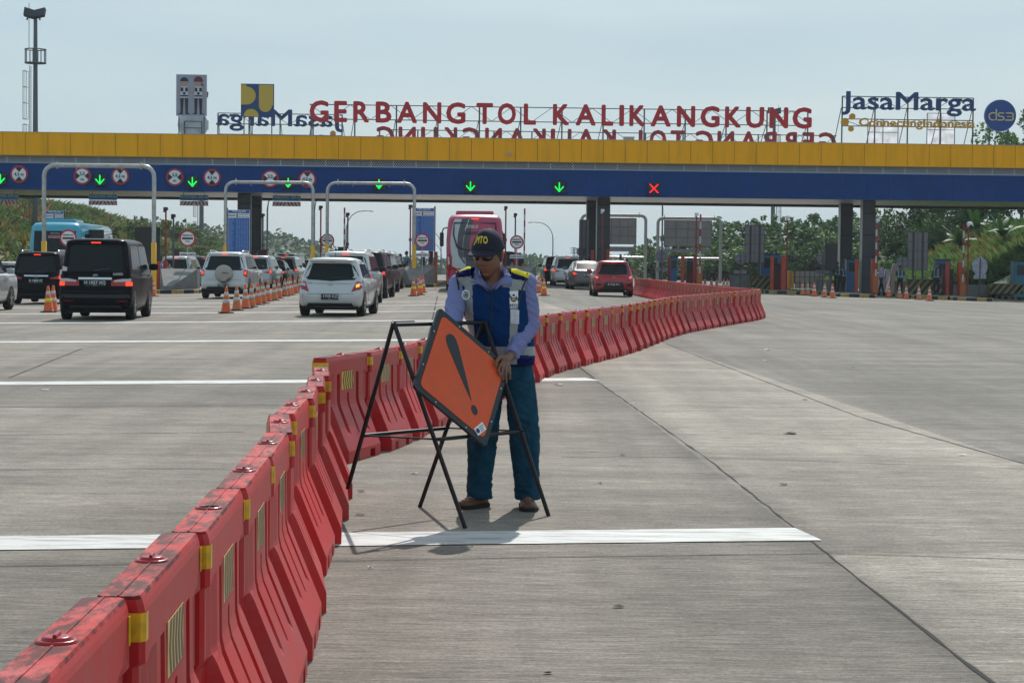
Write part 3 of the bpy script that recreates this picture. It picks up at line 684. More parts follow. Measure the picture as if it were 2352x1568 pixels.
# ------------------------------------------------------------ signs and lane signals on the blue fascia
M_SR = mat('sign_ring_red', (.50, .012, .02), .4); M_SW = mat('sign_face_white', (.80, .80, .82), .45); M_SK = mat('sign_black', (.012, .012, .014), .5)
def limit_sign(kind, label, px, py):
    z = cz(px, py, -.02); t = thing('limit_sign', label, 'road sign', cw(cl(px), .12, z), TH, 'round limit signs on the blue fascia')
    mb = MB(); mb.prism(circle(0, 0, .48, 40), -.05, 0); mb.build('red_rim', M_SR, t)
    mb = MB(); mb.prism(circle(0, 0, .385, 40), -.06, -.052); mb.build('face', M_SW, t)
    def wedge(rot):
        mb = MB(); R_ = Matrix.Rotation(rot, 4, 'Y'); poly = [(0, .12)] + [(-.385 * math.sin(a), .385 * math.cos(a)) for a in (-.52, -.26, 0, .26, .52)]
        mb.prism(poly, -.068, -.062, M=R_); mb.build('wedge_mark', M_SK, t)
    if kind == 'h': wedge(0); wedge(PI); s = '4,2 m'
    else: wedge(PI / 2); wedge(-PI / 2); s = '2,5'
    if kind == 'h': text('4,2 m', .165, (0, -.075, -.08), M_SK, t, bold=.008)
    else: text('2,5', .17, (0, -.075, .05), M_SK, t, bold=.008); text('m', .17, (0, -.075, -.26), M_SK, t, bold=.006)
SG = [('h', 42, 400, 'round 4,2 m height limit sign at the far left of the fascia'), ('w', 187, 404, 'round 2,5 m width limit sign under the nearest pipe portal'), ('h', 274, 404.5, 'round 4,2 m height limit sign under the nearest pipe portal'),
      ('w', 399, 407, 'round 2,5 m width limit sign in open fascia, left of a green arrow'), ('h', 484.5, 407.5, 'round 4,2 m height limit sign in open fascia, right of a green arrow'), ('w', 618, 410.5, 'round 2,5 m width sign cut by the bar of the middle pipe portal'), ('h', 703, 411.5, 'round 4,2 m sign cut by the bar of the middle pipe portal')]
for k_, px, py, lab in SG: limit_sign(k_, lab, px, py)
M_GRN = mat('lamp_green', (.0, .9, .12), .4, emit=1.0); M_XR = mat('lamp_red', (1, .01, .02), .4, emit=1.2); M_BLKC = mat('black_case', (.008, .010, .011), .4); M_OFF = mat('lamp_unlit', (.03, .035, .035), .5)
def lane_signal(px, py, red, label):
    z = cz(px, py); t = thing('lane_signal', label, 'lane signal', cw(cl(px), .12, z), TH, 'lane signals on the blue fascia')
    mb = MB(); mb.rbox(-.33, .33, -.16, .0, -.33, .33, .02); mb.box(-.33, .33, -.26, -.16, .30, .32); mb.build('case', M_BLKC, t)
    mb = MB()
    def dots(a, b, n, m):
        for i in range(n):
            x = a[0] + (b[0] - a[0]) * i / (n - 1); z_ = a[1] + (b[1] - a[1]) * i / (n - 1); mb.prism(circle(x, z_, .036, 8), -.172, -.162, m)
    if red: dots((-.22, .22), (.22, -.22), 12, 1); dots((.22, .22), (-.22, -.22), 12, 1)
    else:
        dots((0, .24), (0, -.20), 10, 0); dots((-.22, .02), (0, -.23), 8, 0); dots((.22, .02), (0, -.23), 8, 0)
        for a, b in (((-.22, .22), (-.06, .06)), ((.22, .22), (.06, .06))): dots(a, b, 4, 2)
    mb.build('lamp_dots', [M_GRN, M_XR, M_OFF], t)
for px, py, lab in ((0, 411, 'green arrow lane signal cut by the left photo edge'), (228, 413, 'green arrow lane signal seen through the nearest pipe portal'), (440, 418, 'green arrow lane signal between two round signs in open fascia'), (659.5, 420, 'green arrow lane signal crossed by the bar of the middle pipe portal'), (867.5, 423, 'green arrow lane signal crossed by the bar of the third pipe portal'), (1077, 428, 'green arrow lane signal above the pink bus'), (1280.5, 430, 'green arrow lane signal left of the red cross signal')):
    lane_signal(px, py, False, lab)
lane_signal(1497.5, 433, True, 'red cross lane signal on the blue fascia')
# hanging height boards
M_SB = mat('board_blue', (.02, .27, .52), .4); M_CR = mat('chevron_red', (.55, .03, .03), .5); M_CW = mat('chevron_white', (.80, .74, .75), .5)
for px, lab in ((8, 'hanging TINGGI MAKS height board at the left photo edge'), (235, 'hanging TINGGI MAKS height board behind the nearest pipe portal'), (444, 'hanging TINGGI MAKS height board left of the middle pipe portal'), (656, 'hanging TINGGI MAKS height board seen inside the middle pipe portal')):
    y = 3.0; p = cw(cl(px, y), y, 5.12); t = thing('height_board', lab, 'road sign', p, TH, 'hanging height boards')
    zt = cz(px, 452.7 + (px - 235) * .0105 * .6, y) - 5.12; zc = cz(px, 466.0 + (px - 235) * .0105 * .6, y) - 5.12
    mb = MB(); mb.box(-.8, .8, -.02, .02, zt - .17, zt + .15); mb.box(-.79, .79, -.024, -.0205, zt - .16, zt + .14, 1); mb.build('blue_board', [M_SW, M_SB], t)
    text('TINGGI MAKS. 4200 mm', .10, (0, -.03, zt + .0), M_SW, t, bold=.004, sx=1.12); text('KENDARAAN TINGGI LEWAT LAJUR INI', .035, (0, -.03, zt - .10), mat('sign_text_pale', (.25, .45, .6), .5), t)
    mb = MB(); mb.box(-.8, .8, -.02, .02, zc - .13, zc + .13, 1)
    for sg in (-1, 1):
        for i in range(4):
            a = sg * (.10 + i * .2); d = sg * .13; w_ = sg * .085
            if i == 3: w_ = sg * .06
            mb.prism([(a - w_, zc + .12), (a, zc + .12), (a + d, zc - .12), (a + d - w_, zc - .12)], -.028, -.0215, 0)
    mb.build('chevron_board', [M_CR, M_CW], t)
    mb = MB()
    for x in (-.6, .6): mb.bar((x, .03, zc - .1), (x, .03, .02), .02)
    mb.build('hanger', M_STL, t)
# ============================================================ PLAZA FURNITURE
M_GALV = mat('galvanised_pipe', (.46, .46, .45), .38, .55, var=.18, vscale=5, dirt=(.22, .19, .15), dirt_amt=.5, dscale=6)
M_YP = mat('post_yellow', (.80, .42, .005), .4, var=.08, vscale=4)
M_CON = mat('cast_concrete', (.20, .195, .185), .9, var=.14, vscale=1.5, bump=.3, bscale=30, dirt=(.09, .085, .08), dirt_amt=.4, dscale=2)
M_KB, M_KY = mat('kerb_black', (.02, .02, .02), .75, var=.3, vscale=6), mat('kerb_yellow', (.42, .28, .06), .75, var=.2, vscale=6, dirt=(.12, .10, .07), dirt_amt=.6, dscale=8)
M_TOP = mat('island_top', (.17, .165, .155), .9, var=.15, vscale=1)
def island(cx_, y0, y1, wd, label):
    """raised toll island with a rounded nose and painted kerb"""
    t = thing('toll_island', label, 'traffic island', (cx_, y0, 0), 0, 'raised toll islands'); h = .17; hw = wd / 2
    out_ = []
    for i in range(13):
        a = PI + PI * i / 12; out_.append((hw * math.cos(a), hw * .9 + hw * .9 * math.sin(a)))
    n = int((y1 - y0 - hw) / .75); right = [(hw, hw * .9 + (i + 1) * .75) for i in range(n)]; left = [(-hw, p[1]) for p in reversed(right)]
    pts = left + out_ + right; mb = MB()
    def P(x, y, z): return (x, y, gz(cx_ + x, y0 + y) + z)
    for i in range(len(pts) - 1):
        a, b = pts[i], pts[i + 1]; m_ = (int((i + 40 - len(left)) * (.4 if len(left) < i < len(left) + 12 else 1)) // 1) % 2
        if len(left) <= i < len(left) + 12: m_ = (i - len(left)) // 2 % 2
        mb.add([P(*a, -.05), P(*b, -.05), P(*b, h - .02), P(*a, h - .02)], [(0, 1, 2, 3)], m_)
        s = 1 - .02 / hw; mb.add([P(*a, h - .02), P(*b, h - .02), P(b[0] * s, b[1], h), P(a[0] * s, a[1], h)], [(0, 1, 2, 3)], m_)
        s2 = 1 - .14 / hw; mb.add([P(a[0] * s, a[1], h), P(b[0] * s, b[1], h), P(b[0] * s2, b[1] + (.1 if b[1] < .3 else 0), h), P(a[0] * s2, a[1] + (.1 if a[1] < .3 else 0), h)], [(0, 1, 2, 3)], m_)
    mb.build('kerb', [M_KB, M_KY], t, fix=False)
    mb = MB(); hw2 = hw - .13; k = 0; yy = .25; 
    while yy < y1 - y0 - 1:
        w0 = hw2 * (min(1, math.sqrt(max(0, 1 - ((hw - yy) / hw) ** 2))) if yy < hw else 1); y2 = yy + (.2 if yy < 1.2 else 1.5)
        w1 = hw2 * (min(1, math.sqrt(max(0, 1 - ((hw - y2) / hw) ** 2))) if y2 < hw else 1)
        mb.add([P(-w0, yy, h - .002), P(w0, yy, h - .002), P(w1, y2, h - .002), P(-w1, y2, h - .002)], [(0, 1, 2, 3)]); yy = y2
    mb.build('deck', M_TOP, t, fix=False); return t
ISL = [(-25.4, 88, 'island at the far left edge of the plaza'), (-20.3, 84, 'island behind the black vans, under the nearest portal'), (-15.0, 87.6, 'island with a black and yellow kerb beside the white concrete wedge'), (-9.9, 103, 'island hidden behind the queue of cars, under two portal legs'),
       (-4.95, 101.5, 'island with two standing people and a concrete block'), (.3, 106, 'island behind the worker, right of the pink bus'), (5.4, 108, 'island at the middle column, behind the red hatchback'), (10.4, 106, 'island behind the far part of the red barriers')]
for x, y0, lab in ISL: island(x, y0, 133, 2.1, 'toll ' + lab)
nR = [G(1850, 677), G(2014, 684.5), G(2150, 688), G(2284, 693)]
island(nR[0].x - 1.0, nR[0].y, 135, 2.1, 'toll island whose kerb runs right from the tip of the red barriers'); island(nR[1].x - .9, nR[1].y, 135, 2.1, 'toll island around the right pair of columns')
island(nR[2].x + .1, nR[2].y, 135, 2.1, 'toll island with a striped panel and standing workers'); island(nR[3].x - .9, nR[3].y, 135, 2.1, 'toll island with the red and white boom, right'); island(nR[3].x + 5, nR[3].y + 1, 135, 2.1, 'toll island cut by the right photo edge')
# ------------------------------------------------------------ pipe portals
def portal(p0, p1, Y, top_px, label, base=True, r=.088, Yz=None, name='pipe_portal', m=None):
    a, b = GX(p0, Y), GX(p1, Y); cxm = (a.x + b.x) / 2; W = b.x - a.x; zt = at((p0 + p1) / 2, top_px, Y).z; g = min(a.z, b.z); hgt = zt - g - r
    t = thing(name, label, 'height portal', (cxm, Y, g), 0); R_ = .42; mb = MB(); m = m or M_GALV
    pts = [(-W / 2, 0, 0), (-W / 2, 0, hgt - R_)] + [(-W / 2 + R_ - R_ * math.cos(q), 0, hgt - R_ + R_ * math.sin(q)) for q in (PI / 8, PI / 4, 3 * PI / 8)] + [(-W / 2 + R_, 0, hgt)]
    pts += [(-p[0], p[1], p[2]) for p in reversed(pts)]
    mb.tube(pts, r, 14); mb.build('bent_pipe', m, t)
    for s in (-1, 1):
        mb = MB(); x = s * (W / 2 - R_ - .12); mb.lathe([(r + .002, -.03), (r + .05, -.03), (r + .05, .03), (r + .002, .03)], 16, axis='x', c=(x, 0, hgt)); mb.box(x - .03, x + .03, -.02, .02, hgt + r, hgt + r + .12); mb.build('flange', m, t)
        mb = MB(); x = s * (W / 2 - R_ - .9); mb.box(x - .015, x + .015, -.01, .01, hgt - r - .09, hgt - r + .01); mb.build('hook', m, t)
    if base:
        for s in (-1, 1): mb = MB(); mb.lathe([(r + .022, 0), (r + .022, 2.28), (r + .002, 2.285)], 16, c=(s * W / 2, 0, 0)); mb.build('yellow_base', M_YP, t)
    return t, W, hgt
portal(100, 352, 81.7, 376, 'nearest and largest grey pipe portal with yellow bases, over the black vans')
portal(516, 716.5, 104, 415.5, 'middle grey pipe portal with yellow bases, over the silver off-roader queue'); portal(749.5, 949, 104, 417.5, 'third grey pipe portal with yellow bases, left of the pink bus')
M_BACK = mat('board_back', (.20, .185, .185), .6, .2, var=.15, vscale=1.2); M_GRID = mat('board_rail', (.10, .095, .10), .6)
def portal_back(p0, p1, top, bx0, bx1, by0, by1, s0, s1, lab):
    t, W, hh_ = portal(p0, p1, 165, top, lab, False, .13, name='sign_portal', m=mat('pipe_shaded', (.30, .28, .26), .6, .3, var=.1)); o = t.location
    mb = MB(); A, B_ = at(bx0, by0, 165), at(bx1, by1, 165); mb.box(A.x - o.x, B_.x - o.x, .05, .12, B_.z - o.z, A.z - o.z); nx = 4
    for i in range(nx + 1):
        x = A.x - o.x + (B_.x - A.x) * i / nx; mb.box(x - .02, x + .02, -.0, .048, B_.z - o.z, A.z - o.z, 1)
    for i in range(4):
        z = B_.z - o.z + (A.z - B_.z) * i / 3; mb.box(A.x - o.x, B_.x - o.x, -.03, -.002, z - .02, z + .02, 1)
    mb.build('sign_back', [M_BACK, M_GRID], t); mb = MB(); A2, B2 = at(bx0, s0, 165), at(bx1, s1, 165); mb.rbox(A2.x - o.x, B2.x - o.x, .05, .12, B2.z - o.z, A2.z - o.z, .03)
    for i in range(6): x = A.x - o.x + (B_.x - A.x) * i / 5; mb.box(x - .015, x + .015, 0, .048, B2.z - o.z, A2.z - o.z, 1)
    mb.build('lower_sign_back', [M_BACK, M_GRID], t)
    mb = MB(); z = at(p0, s1 + 12, 165).z - o.z; mb.tube([(-W / 2, 0, z), (W / 2, 0, z)], .1, 10); mb.build('cross_pipe', M_GALV, t)
    for x in (bx0 + 8, bx1 - 8): mb = MB(); xx = at(x, by0, 165).x - o.x; mb.bar((xx, 0, A.z - o.z), (xx, 0, hh_), .03); mb.build('hanger', M_GALV, t)
portal_back(1333, 1480, 491, 1386, 1461, 501, 561, 566, 578, 'far pipe portal with a grey sign back, behind the middle column'); portal_back(1508, 1652, 498, 1526, 1634, 506, 566, 571, 581, 'far pipe portal with a grey sign back, right of the middle column')
# ------------------------------------------------------------ crash blocks, chevron panels
def isl_z(x, y): return gz(x, y) + .168
def crash_block(x, y, label, w_=1.62, h_=.92, ln=2.6):
    t = thing('crash_block', label, 'concrete block', (x, y, isl_z(x, y)), 0); mb = MB(); a = w_ / 2
    v = [(-a, ln, 0), (a, ln, 0), (a, ln, h_), (-a, ln, h_), (-a, ln - .8, 0), (a, ln - .8, 0), (a, ln - .8, h_), (-a, ln - .8, h_), (-.38, 0, 0), (.0, 0, 0), (.0, 0, .16), (-.38, 0, .16), (-.1, .1, .22)]
    mb.add(v, [(0, 3, 2, 1), (2, 3, 7, 6), (1, 2, 6, 5), (0, 4, 7, 3), (4, 8, 11), (4, 11, 7), (5, 6, 10), (5, 10, 9), (8, 9, 10, 11), (11, 12, 7), (12, 6, 7), (10, 6, 12), (11, 10, 12), (0, 1, 5, 9, 8, 4)])
    mb.build('wedge_body', M_CON, t); mb = MB()
    for s in (-1, 1): mb.box(s * (a - .2) - .09, s * (a - .2) + .09, ln - .83, ln - .803, h_ - .16, h_ - .05)
    mb.build('reflector', M_SW, t)
    for s in (-1, 1): mb = MB(); mb.lathe([(.16, 0), (.05, .1), (.04, .22)], 10, c=(s * a * .6, ln - .4, h_)); mb.build('anchor', M_CON, t)
crash_block(-15.15, 88.6, 'pale concrete crash wedge on the black and yellow kerbed island, left', 1.66); crash_block(-4.9, 102.4, 'grey concrete block beside the third portal leg, behind the traffic cones'); crash_block(.45, 107, 'grey concrete block just right of the worker')
crash_block(-20.3, 85, 'concrete wedge behind the black vans')
M_CHB, M_CHY = mat('chevron_black', (.012, .012, .01), .6), mat('chevron_olive', (.16, .13, .03), .6, var=.2, vscale=5)
def rect_obj(px0, px1, pt, pb, Y, nm, label, cat, m, thick=.08, name='panel', group=None, extra=None, frame=None):
    A, B_ = at(px0, pt, Y), at(px1, pb, Y); t = thing(nm, label, cat, ((A.x + B_.x) / 2, Y, B_.z), 0, group); w_ = (B_.x - A.x) / 2; h_ = A.z - B_.z
    mb = MB(); mb.rbox(-w_, w_, 0, thick, 0, h_, min(.02, thick / 3)); mb.build(name, m, t)
    return t, w_, h_
def striped(px0, px1, pt, pb, Y, label):
    t, w_, h_ = rect_obj(px0, px1, pt, pb, Y, 'striped_panel', label, 'hazard panel', M_CHB, .5, 'board'); mb = MB(); n = 5; s = 2 * w_ / n
    for i in range(-3, n):
        a = -w_ + i * s; poly = [(a, 0), (a + s * .45, 0), (a + s * .45 + h_ * .8, h_), (a + h_ * .8, h_)]
        q = []
        for k in range(4):  # clip to the board in x
            p, r = poly[k], poly[(k + 1) % 4]
            q.append((min(max(p[0], -w_), w_), p[1]))
        # proper clipping of slanted edges
        def cut(pl, lim, sg):
            o_ = []
            for k in range(len(pl)):
                p, r = pl[k], pl[(k + 1) % len(pl)]; pi, ri = sg * (p[0] - lim) <= 0, sg * (r[0] - lim) <= 0
                if pi: o_.append(p)
                if pi != ri: f = (lim - p[0]) / (r[0] - p[0]); o_.append((lim, p[1] + f * (r[1] - p[1])))
            return o_
        q = cut(cut(poly, w_ - .02, 1), -w_ + .02, -1)
        if len(q) > 2: mb.prism([(p[0], min(max(p[1], .02), h_ - .02)) for p in q], -.012, -.002)
    mb.build('hazard_stripe', M_CHY, t); mb = MB(); mb.box(-w_ - .03, -w_ - .002, -.01, .5, 0, h_ + .03); mb.box(-w_ - .03, w_, -.01, .5, h_ + .002, h_ + .03); mb.build('edge_frame', M_CHY, t)
striped(1726, 1796, 634, 670, 112, 'black and olive striped panel right of the tip of the red barriers'); striped(1908, 1936, 645, 676, 111, 'striped panel half hidden by a worker at the right columns')
striped(2086, 2164, 642, 678, 111, 'black and olive striped panel below the tall grey sign back'); striped(2273, 2350, 652, 676, 112, 'low striped panel near the right photo edge')
for px0, px1, pt, pb, lab in ((1682, 1725, 632, 671, 'grey concrete block left of the striped panel beyond the red barriers'), (1883, 1906, 642, 677, 'grey concrete block left of the worker in a white striped vest'), (2064, 2084, 646, 678, 'grey concrete block behind the leaning worker'), (2190, 2270, 654, 681, 'grey concrete block behind the lone cone with a yellow band')):
    t, w_, h_ = rect_obj(px0, px1, pt, pb, 113, 'concrete_block', lab, 'concrete block', M_CON, .9, 'block'); mb = MB(); mb.box(-w_ - .06, -w_ - .003, -.02, .9, 0, h_ + .02); mb.build('pale_edge', M_TOP, t)
# ------------------------------------------------------------ toll signs
def toll_sign(px, py, Y, label, plate=True, tie=None, pz=33):
    c = at(px, py, Y); g = isl_z(c.x, Y); t = thing('toll_sign', label, 'road sign', (c.x, Y, g), 0, 'round GERBANG TOL signs'); k = c.z - g
    mb = MB(); mb.tube([(0, .05, 0), (0, .05, k)], .03, 8); mb.build('post', M_GALV, t); mb = MB(); mb.prism(circle(0, k, .375, 40), -.02, .0); mb.build('red_rim', M_SR, t)
    mb = MB(); mb.prism(circle(0, k, .30, 40), -.03, -.022); mb.build('face', M_SW, t); mb = MB(); mb.rbox(-.25, .25, -.04, -.032, k - .045, k + .04, .003); mb.build('black_bar', M_SK, t)
    text('GERBANG', .075, (0, -.034, k + .10), M_SK, t, bold=.003); text('TOL', .075, (0, -.034, k - .165), M_SK, t, bold=.003, spacing=1.2)
    if plate:
        z = k - pz / F * Y; mb = MB(); mb.box(-.37, .37, -.02, 0, z - .1, z + .1); mb.build('plate', M_SW, t); text('TEMPEL KARTU', .075, (0, -.03, z - .035), M_SK, t, bold=.003)
toll_sign(157, 547, 86.5, 'round GERBANG TOL sign in front of the blue bus'); toll_sign(431, 547.5, 90.8, 'round GERBANG TOL sign standing behind the pale concrete wedge', pz=37); toll_sign(752, 552.5, 108, 'round GERBANG TOL sign crossed by a portal leg')
toll_sign(970, 552.5, 103.4, 'round GERBANG TOL sign in front of the blue tariff board'); toll_sign(1187, 556, 108.5, 'round GERBANG TOL sign right of the worker')
M_TB = mat('tariff_blue', (.008, .10, .42), .4); M_TL = mat('tariff_line', (.20, .36, .62), .5)
def tariff(px0, px1, pt, pb, Y, label):
    A, B_ = at(px0, pt, Y), at(px1, pb, Y); g = isl_z(A.x, Y); t = thing('tariff_board', label, 'price board', ((A.x + B_.x) / 2, Y, g), 0, 'blue toll tariff boards'); w_ = (B_.x - A.x) / 2; z0, z1 = B_.z - g, A.z - g; h_ = z1 - z0
    mb = MB(); mb.box(-w_, w_, 0, .05, z0, z1, 0); mb.box(-w_ + .02, w_ - .02, -.006, -.002, z0 + .02, z1 - .02, 1); mb.build('board', [M_SW, M_TB], t)
    mb = MB(); zt = z1 - .17; mb.box(-w_ + .03, w_ - .03, -.012, -.008, zt - .24, zt, 0); mb.build('header_strip', M_SW, t)
    text('TARIF TOL (RP)', .075, (0, -.015, z1 - .10), M_SW, t, bold=.003); text('KALIKANGKUNG', .028, (0, -.015, z1 - .15), M_SW, t)
    text('TUJUAN', .07, (-w_ + .19, -.02, zt - .15), M_SK, t, bold=.003)
    mb = MB()
    for i in range(5):
        x = -w_ + .42 + i * (2 * w_ - .46) / 5; mb.box(x, x + .004, -.018, -.014, zt - .24, zt)
        if i: mb.box(x + .03, x + .10, -.018, -.014, zt - .08, zt - .05); mb.box(x + .03, x + .10, -.018, -.014, zt - .2, zt - .17)
        else: mb.box(x + .03, x + .09, -.018, -.014, zt - .22, zt - .02)
    mb.build('header_symbols', M_SK, t)
    mb = MB(); n = 26; r = random.Random(int(px0)); zz = zt - .27; st = (zz - z0 - .04) / n
    for i in range(n):
        z = zz - i * st; mb.box(-w_ + .04, -w_ + .04 + r.uniform(.15, .3), -.012, -.008, z - st * .62, z - st * .28)
        for c in range(5):
            x = -w_ + .42 + c * (2 * w_ - .46) / 5; mb.box(x, x + r.uniform(.08, .12), -.012, -.008, z - st * .62, z - st * .28)
        mb.box(-w_ + .03, w_ - .03, -.0115, -.0085, z - st + .004, z - st + .01)
    mb.build('price_rows', M_TL, t, fix=False)
    for x in (-w_ - .03, w_ + .03): mb = MB(); mb.tube([(x, .03, 0), (x, .03, z1 + .1)], .035, 8); mb.build('post', M_STL, t)
tariff(523.5, 573.5, 482, 579, 102.5, 'blue tariff board with white rows beside the middle portal leg'); tariff(950, 997, 477.5, 576.5, 105, 'blue tariff board behind a round sign, left of the pink bus'); tariff(104, 146, 484, 560, 109, 'blue tariff board mostly hidden behind the blue bus')
# ------------------------------------------------------------ black screens, grey sign backs
t, w_, h_ = rect_obj(310, 367, 521, 606, 92, 'black_screen', 'tall black screen right of the black van', 'screen', M_BLKC, .12, 'housing'); mb = MB(); mb.rbox(-w_ * .9, w_ * 1.15, 0, .2, -.42, -.05, .02); mb.build('blue_base', M_TB, t)
mb = MB()
for x in (-.3, .3): mb.bar((x, .1, -1.7), (x, .1, -.4), .1)
mb.build('post', M_STL, t)
t, w_, h_ = rect_obj(192, 238, 527, 570, 100, 'black_screen', 'black screen standing in front of the blue bus side', 'screen', M_BLKC, .12, 'housing')
mb = MB(); mb.bar((0, .06, -2.0), (0, .06, 0), .12); mb.build('post', M_STL, t)
t, w_, h_ = rect_obj(1895, 1923, 559, 621.5, 110, 'black_screen', 'black screen beside the right columns', 'screen', M_BLKC, .12, 'housing'); mb = MB(); mb.bar((0, .06, -1.3), (0, .06, 0), .12); mb.build('post', M_STL, t)
for px0, px1, pt, pb, lab in ((1712, 1755, 518, 603, 'tall grey sign back in front of the trees, above the red barriers'), (2086, 2130, 533, 620, 'tall grey sign back right of the right columns'), (1331, 1351, 505, 596, 'narrow grey sign back left of the middle column')):
    t, w_, h_ = rect_obj(px0, px1, pt, pb, 112, 'board_back', lab, 'sign back', M_BACK, .05, 'panel'); mb = MB()
    for x in (-w_ * .45, w_ * .5): mb.box(x - .05, x + .05, -.08, -.003, -1.0, h_); 
    mb.build('post', mat('rail_brown', (.05, .042, .045), .6), t); mb = MB()
    for i in range(5): z = h_ * i / 4; mb.box(-w_, w_, -.03, -.003, z - .015, z + .015)
    for x in (-w_, 0, w_): mb.box(x - .015, x + .015, -.03, -.003, 0, h_)
    mb.build('rail', M_GRID, t)
for px, py, r_, lab in ((1701, 594, 13, 'grey round sign back left of the tall grey sign back'), (1890, 594, 14, 'grey round sign back left of the black screen, right side'), (2073, 604, 13.5, 'grey round sign back above the leaning worker'), (1520, 588, 15, 'grey round sign back under the far sign portal'), (1334, 578, 10, 'round sign back half hidden at the narrow sign back')):
    Y = 112; c = at(px, py, Y); g = isl_z(c.x, Y); t = thing('round_sign_back', lab, 'sign back', (c.x, Y, g), 0); k = c.z - g; mb = MB(); mb.prism(circle(0, k, r_ / F * Y, 28), 0, .02); mb.build('disc', mat('disc_grey', (.20, .20, .22), .6, var=.15), t)
    mb = MB(); mb.bar((0, -.03, 0), (0, -.03, k + .35), .05); mb.box(-.3, .3, -.04, -.003, k + .13, k + .16); mb.box(-.3, .3, -.04, -.003, k - .16, k - .13); mb.build('post', M_GRID, t); mb = MB(); mb.box(-.36, .36, -.0, .02, k - .85, k - .65); mb.build('plate', M_BACK, t)
c = at(2251, 612, 112); g = isl_z(c.x, 112); t = thing('wrapped_sign', 'round sign wrapped in crumpled pale plastic, right side', 'wrapped sign', (c.x, 112, g), 0); mb = MB(); k = c.z - g
pl = [(.42 * math.cos(a) * (1 + .16 * noise.noise(Vector((a * 2.3, 1, 1)))), k + .52 * math.sin(a) * (1 + .14 * noise.noise(Vector((a * 3, 5, 1))))) for a in [2 * PI * i / 26 for i in range(26)]]
mb.prism(pl, -.02, .1); mb.prism([(-.34, k - .7), (.36, k - .68), (.33, k - .42), (-.3, k - .45)], -.01, .08); mb.build('plastic_wrap', mat('wrap_plastic', (.34, .33, .40), .3, var=.3, vscale=4), t); mb = MB(); mb.bar((0, .0, 0), (0, -.05, k + .5), .05); mb.build('post', M_GRID, t)
# ------------------------------------------------------------ cabinets, bollards, booms, poles
M_CABB = mat('cabinet_blue', (.012, .10, .22), .45, var=.1); M_BOL = mat('bollard_red', (.42, .045, .015), .5, var=.1, vscale=3); M_DR = mat('cabinet_dark_red', (.10, .008, .008), .5); M_OR = mat('cabinet_orange', (.42, .11, .02), .5)
M_PR = mat('pole_red', (.28, .03, .02), .5); M_BW = mat('boom_white', (.5, .5, .5), .5); M_BR = mat('boom_red', (.35, .01, .012), .5)
def cab(px0, px1, pt, Y, m, label, dp=.9, nm='toll_cabinet', base=None):
    g = isl_z(at((px0 + px1) / 2, 650, Y).x, Y); A, B_ = at(px0, pt, Y), at(px1, pt, Y); w_ = (B_.x - A.x) / 2; h_ = A.z - g
    t = thing(nm, label, 'toll cabinet', ((A.x + B_.x) / 2, Y, g), 0); mb = MB(); mb.rbox(-w_, w_, 0, dp, 0, h_, .03); mb.build('case', m, t)
    mb = MB(); mb.rbox(-w_ * .7, w_ * .7, -.02, -.003, h_ * .62, h_ * .9, .005); mb.build('door_panel', M_BLKC, t); mb = MB(); mb.box(-w_ - .04, w_ + .04, -.05, dp + .05, h_ + .003, h_ + .05); mb.build('hood', M_DRK, t); return t
def bollard(px, pt, Y, label, wd=.19):
    c = at(px, pt, Y); g = isl_z(c.x, Y); h_ = c.z - g; t = thing('bollard', label, 'bollard', (c.x, Y, g), 0, 'square red bollards of the toll islands'); mb = MB(); mb.rbox(-wd / 2, wd / 2, 0, wd, 0, h_, .015); mb.build('post', M_BOL, t)
    mb = MB(); mb.lathe([(.012, 0), (.012, .012), (0, .013)], 8, axis='y', c=(0, -.013, h_ * .86)); mb.build('bolt', M_STL, t)
def boom(px, pt, pb, Y, label):
    a, b = at(px, pb, Y), at(px, pt, Y); t = thing('boom_barrier', label, 'boom barrier', (a.x, Y, isl_z(a.x, Y)), 0, 'raised boom barriers'); z = t.location.z; mb = MB(); mb.rbox(-.16, .16, -.05, .3, 0, 1.05, .03); mb.build('cabinet', M_OR, t)
    mb = MB(); n = 8; z0, z1 = a.z - z, b.z - z
    for i in range(n): mb.box(-.045, .045, -.09, -.06, z0 + (z1 - z0) * i / n, z0 + (z1 - z0) * (i + 1) / n, i % 2)
    mb.build('boom_arm', [M_BW, M_BR], t)
def campole(px, pt, Y, label, m=None, pb=None):
    c = at(px, pt, Y); g = isl_z(c.x, Y); h_ = c.z - g; t = thing('camera_pole', label, 'camera pole', (c.x, Y, g), 0, 'thin camera poles on the toll islands'); mb = MB(); mb.tube([(0, 0, 0), (0, 0, h_)], .042, 8); mb.lathe([(.05, h_ * .55), (.09, h_ * .57), (.05, h_ * .6)], 8); mb.build('pole', m or M_PR, t)
    mb = MB(); mb.rbox(-.10, .10, -.18, .1, h_ - .03, h_ + .13, .03); mb.lathe([(.05, 0), (.07, -.08), (.0, -.09)], 8, c=(-.05, -.12, h_ - .03)); mb.build('camera', M_SW if m is None and px > 1300 else M_DRK, t)
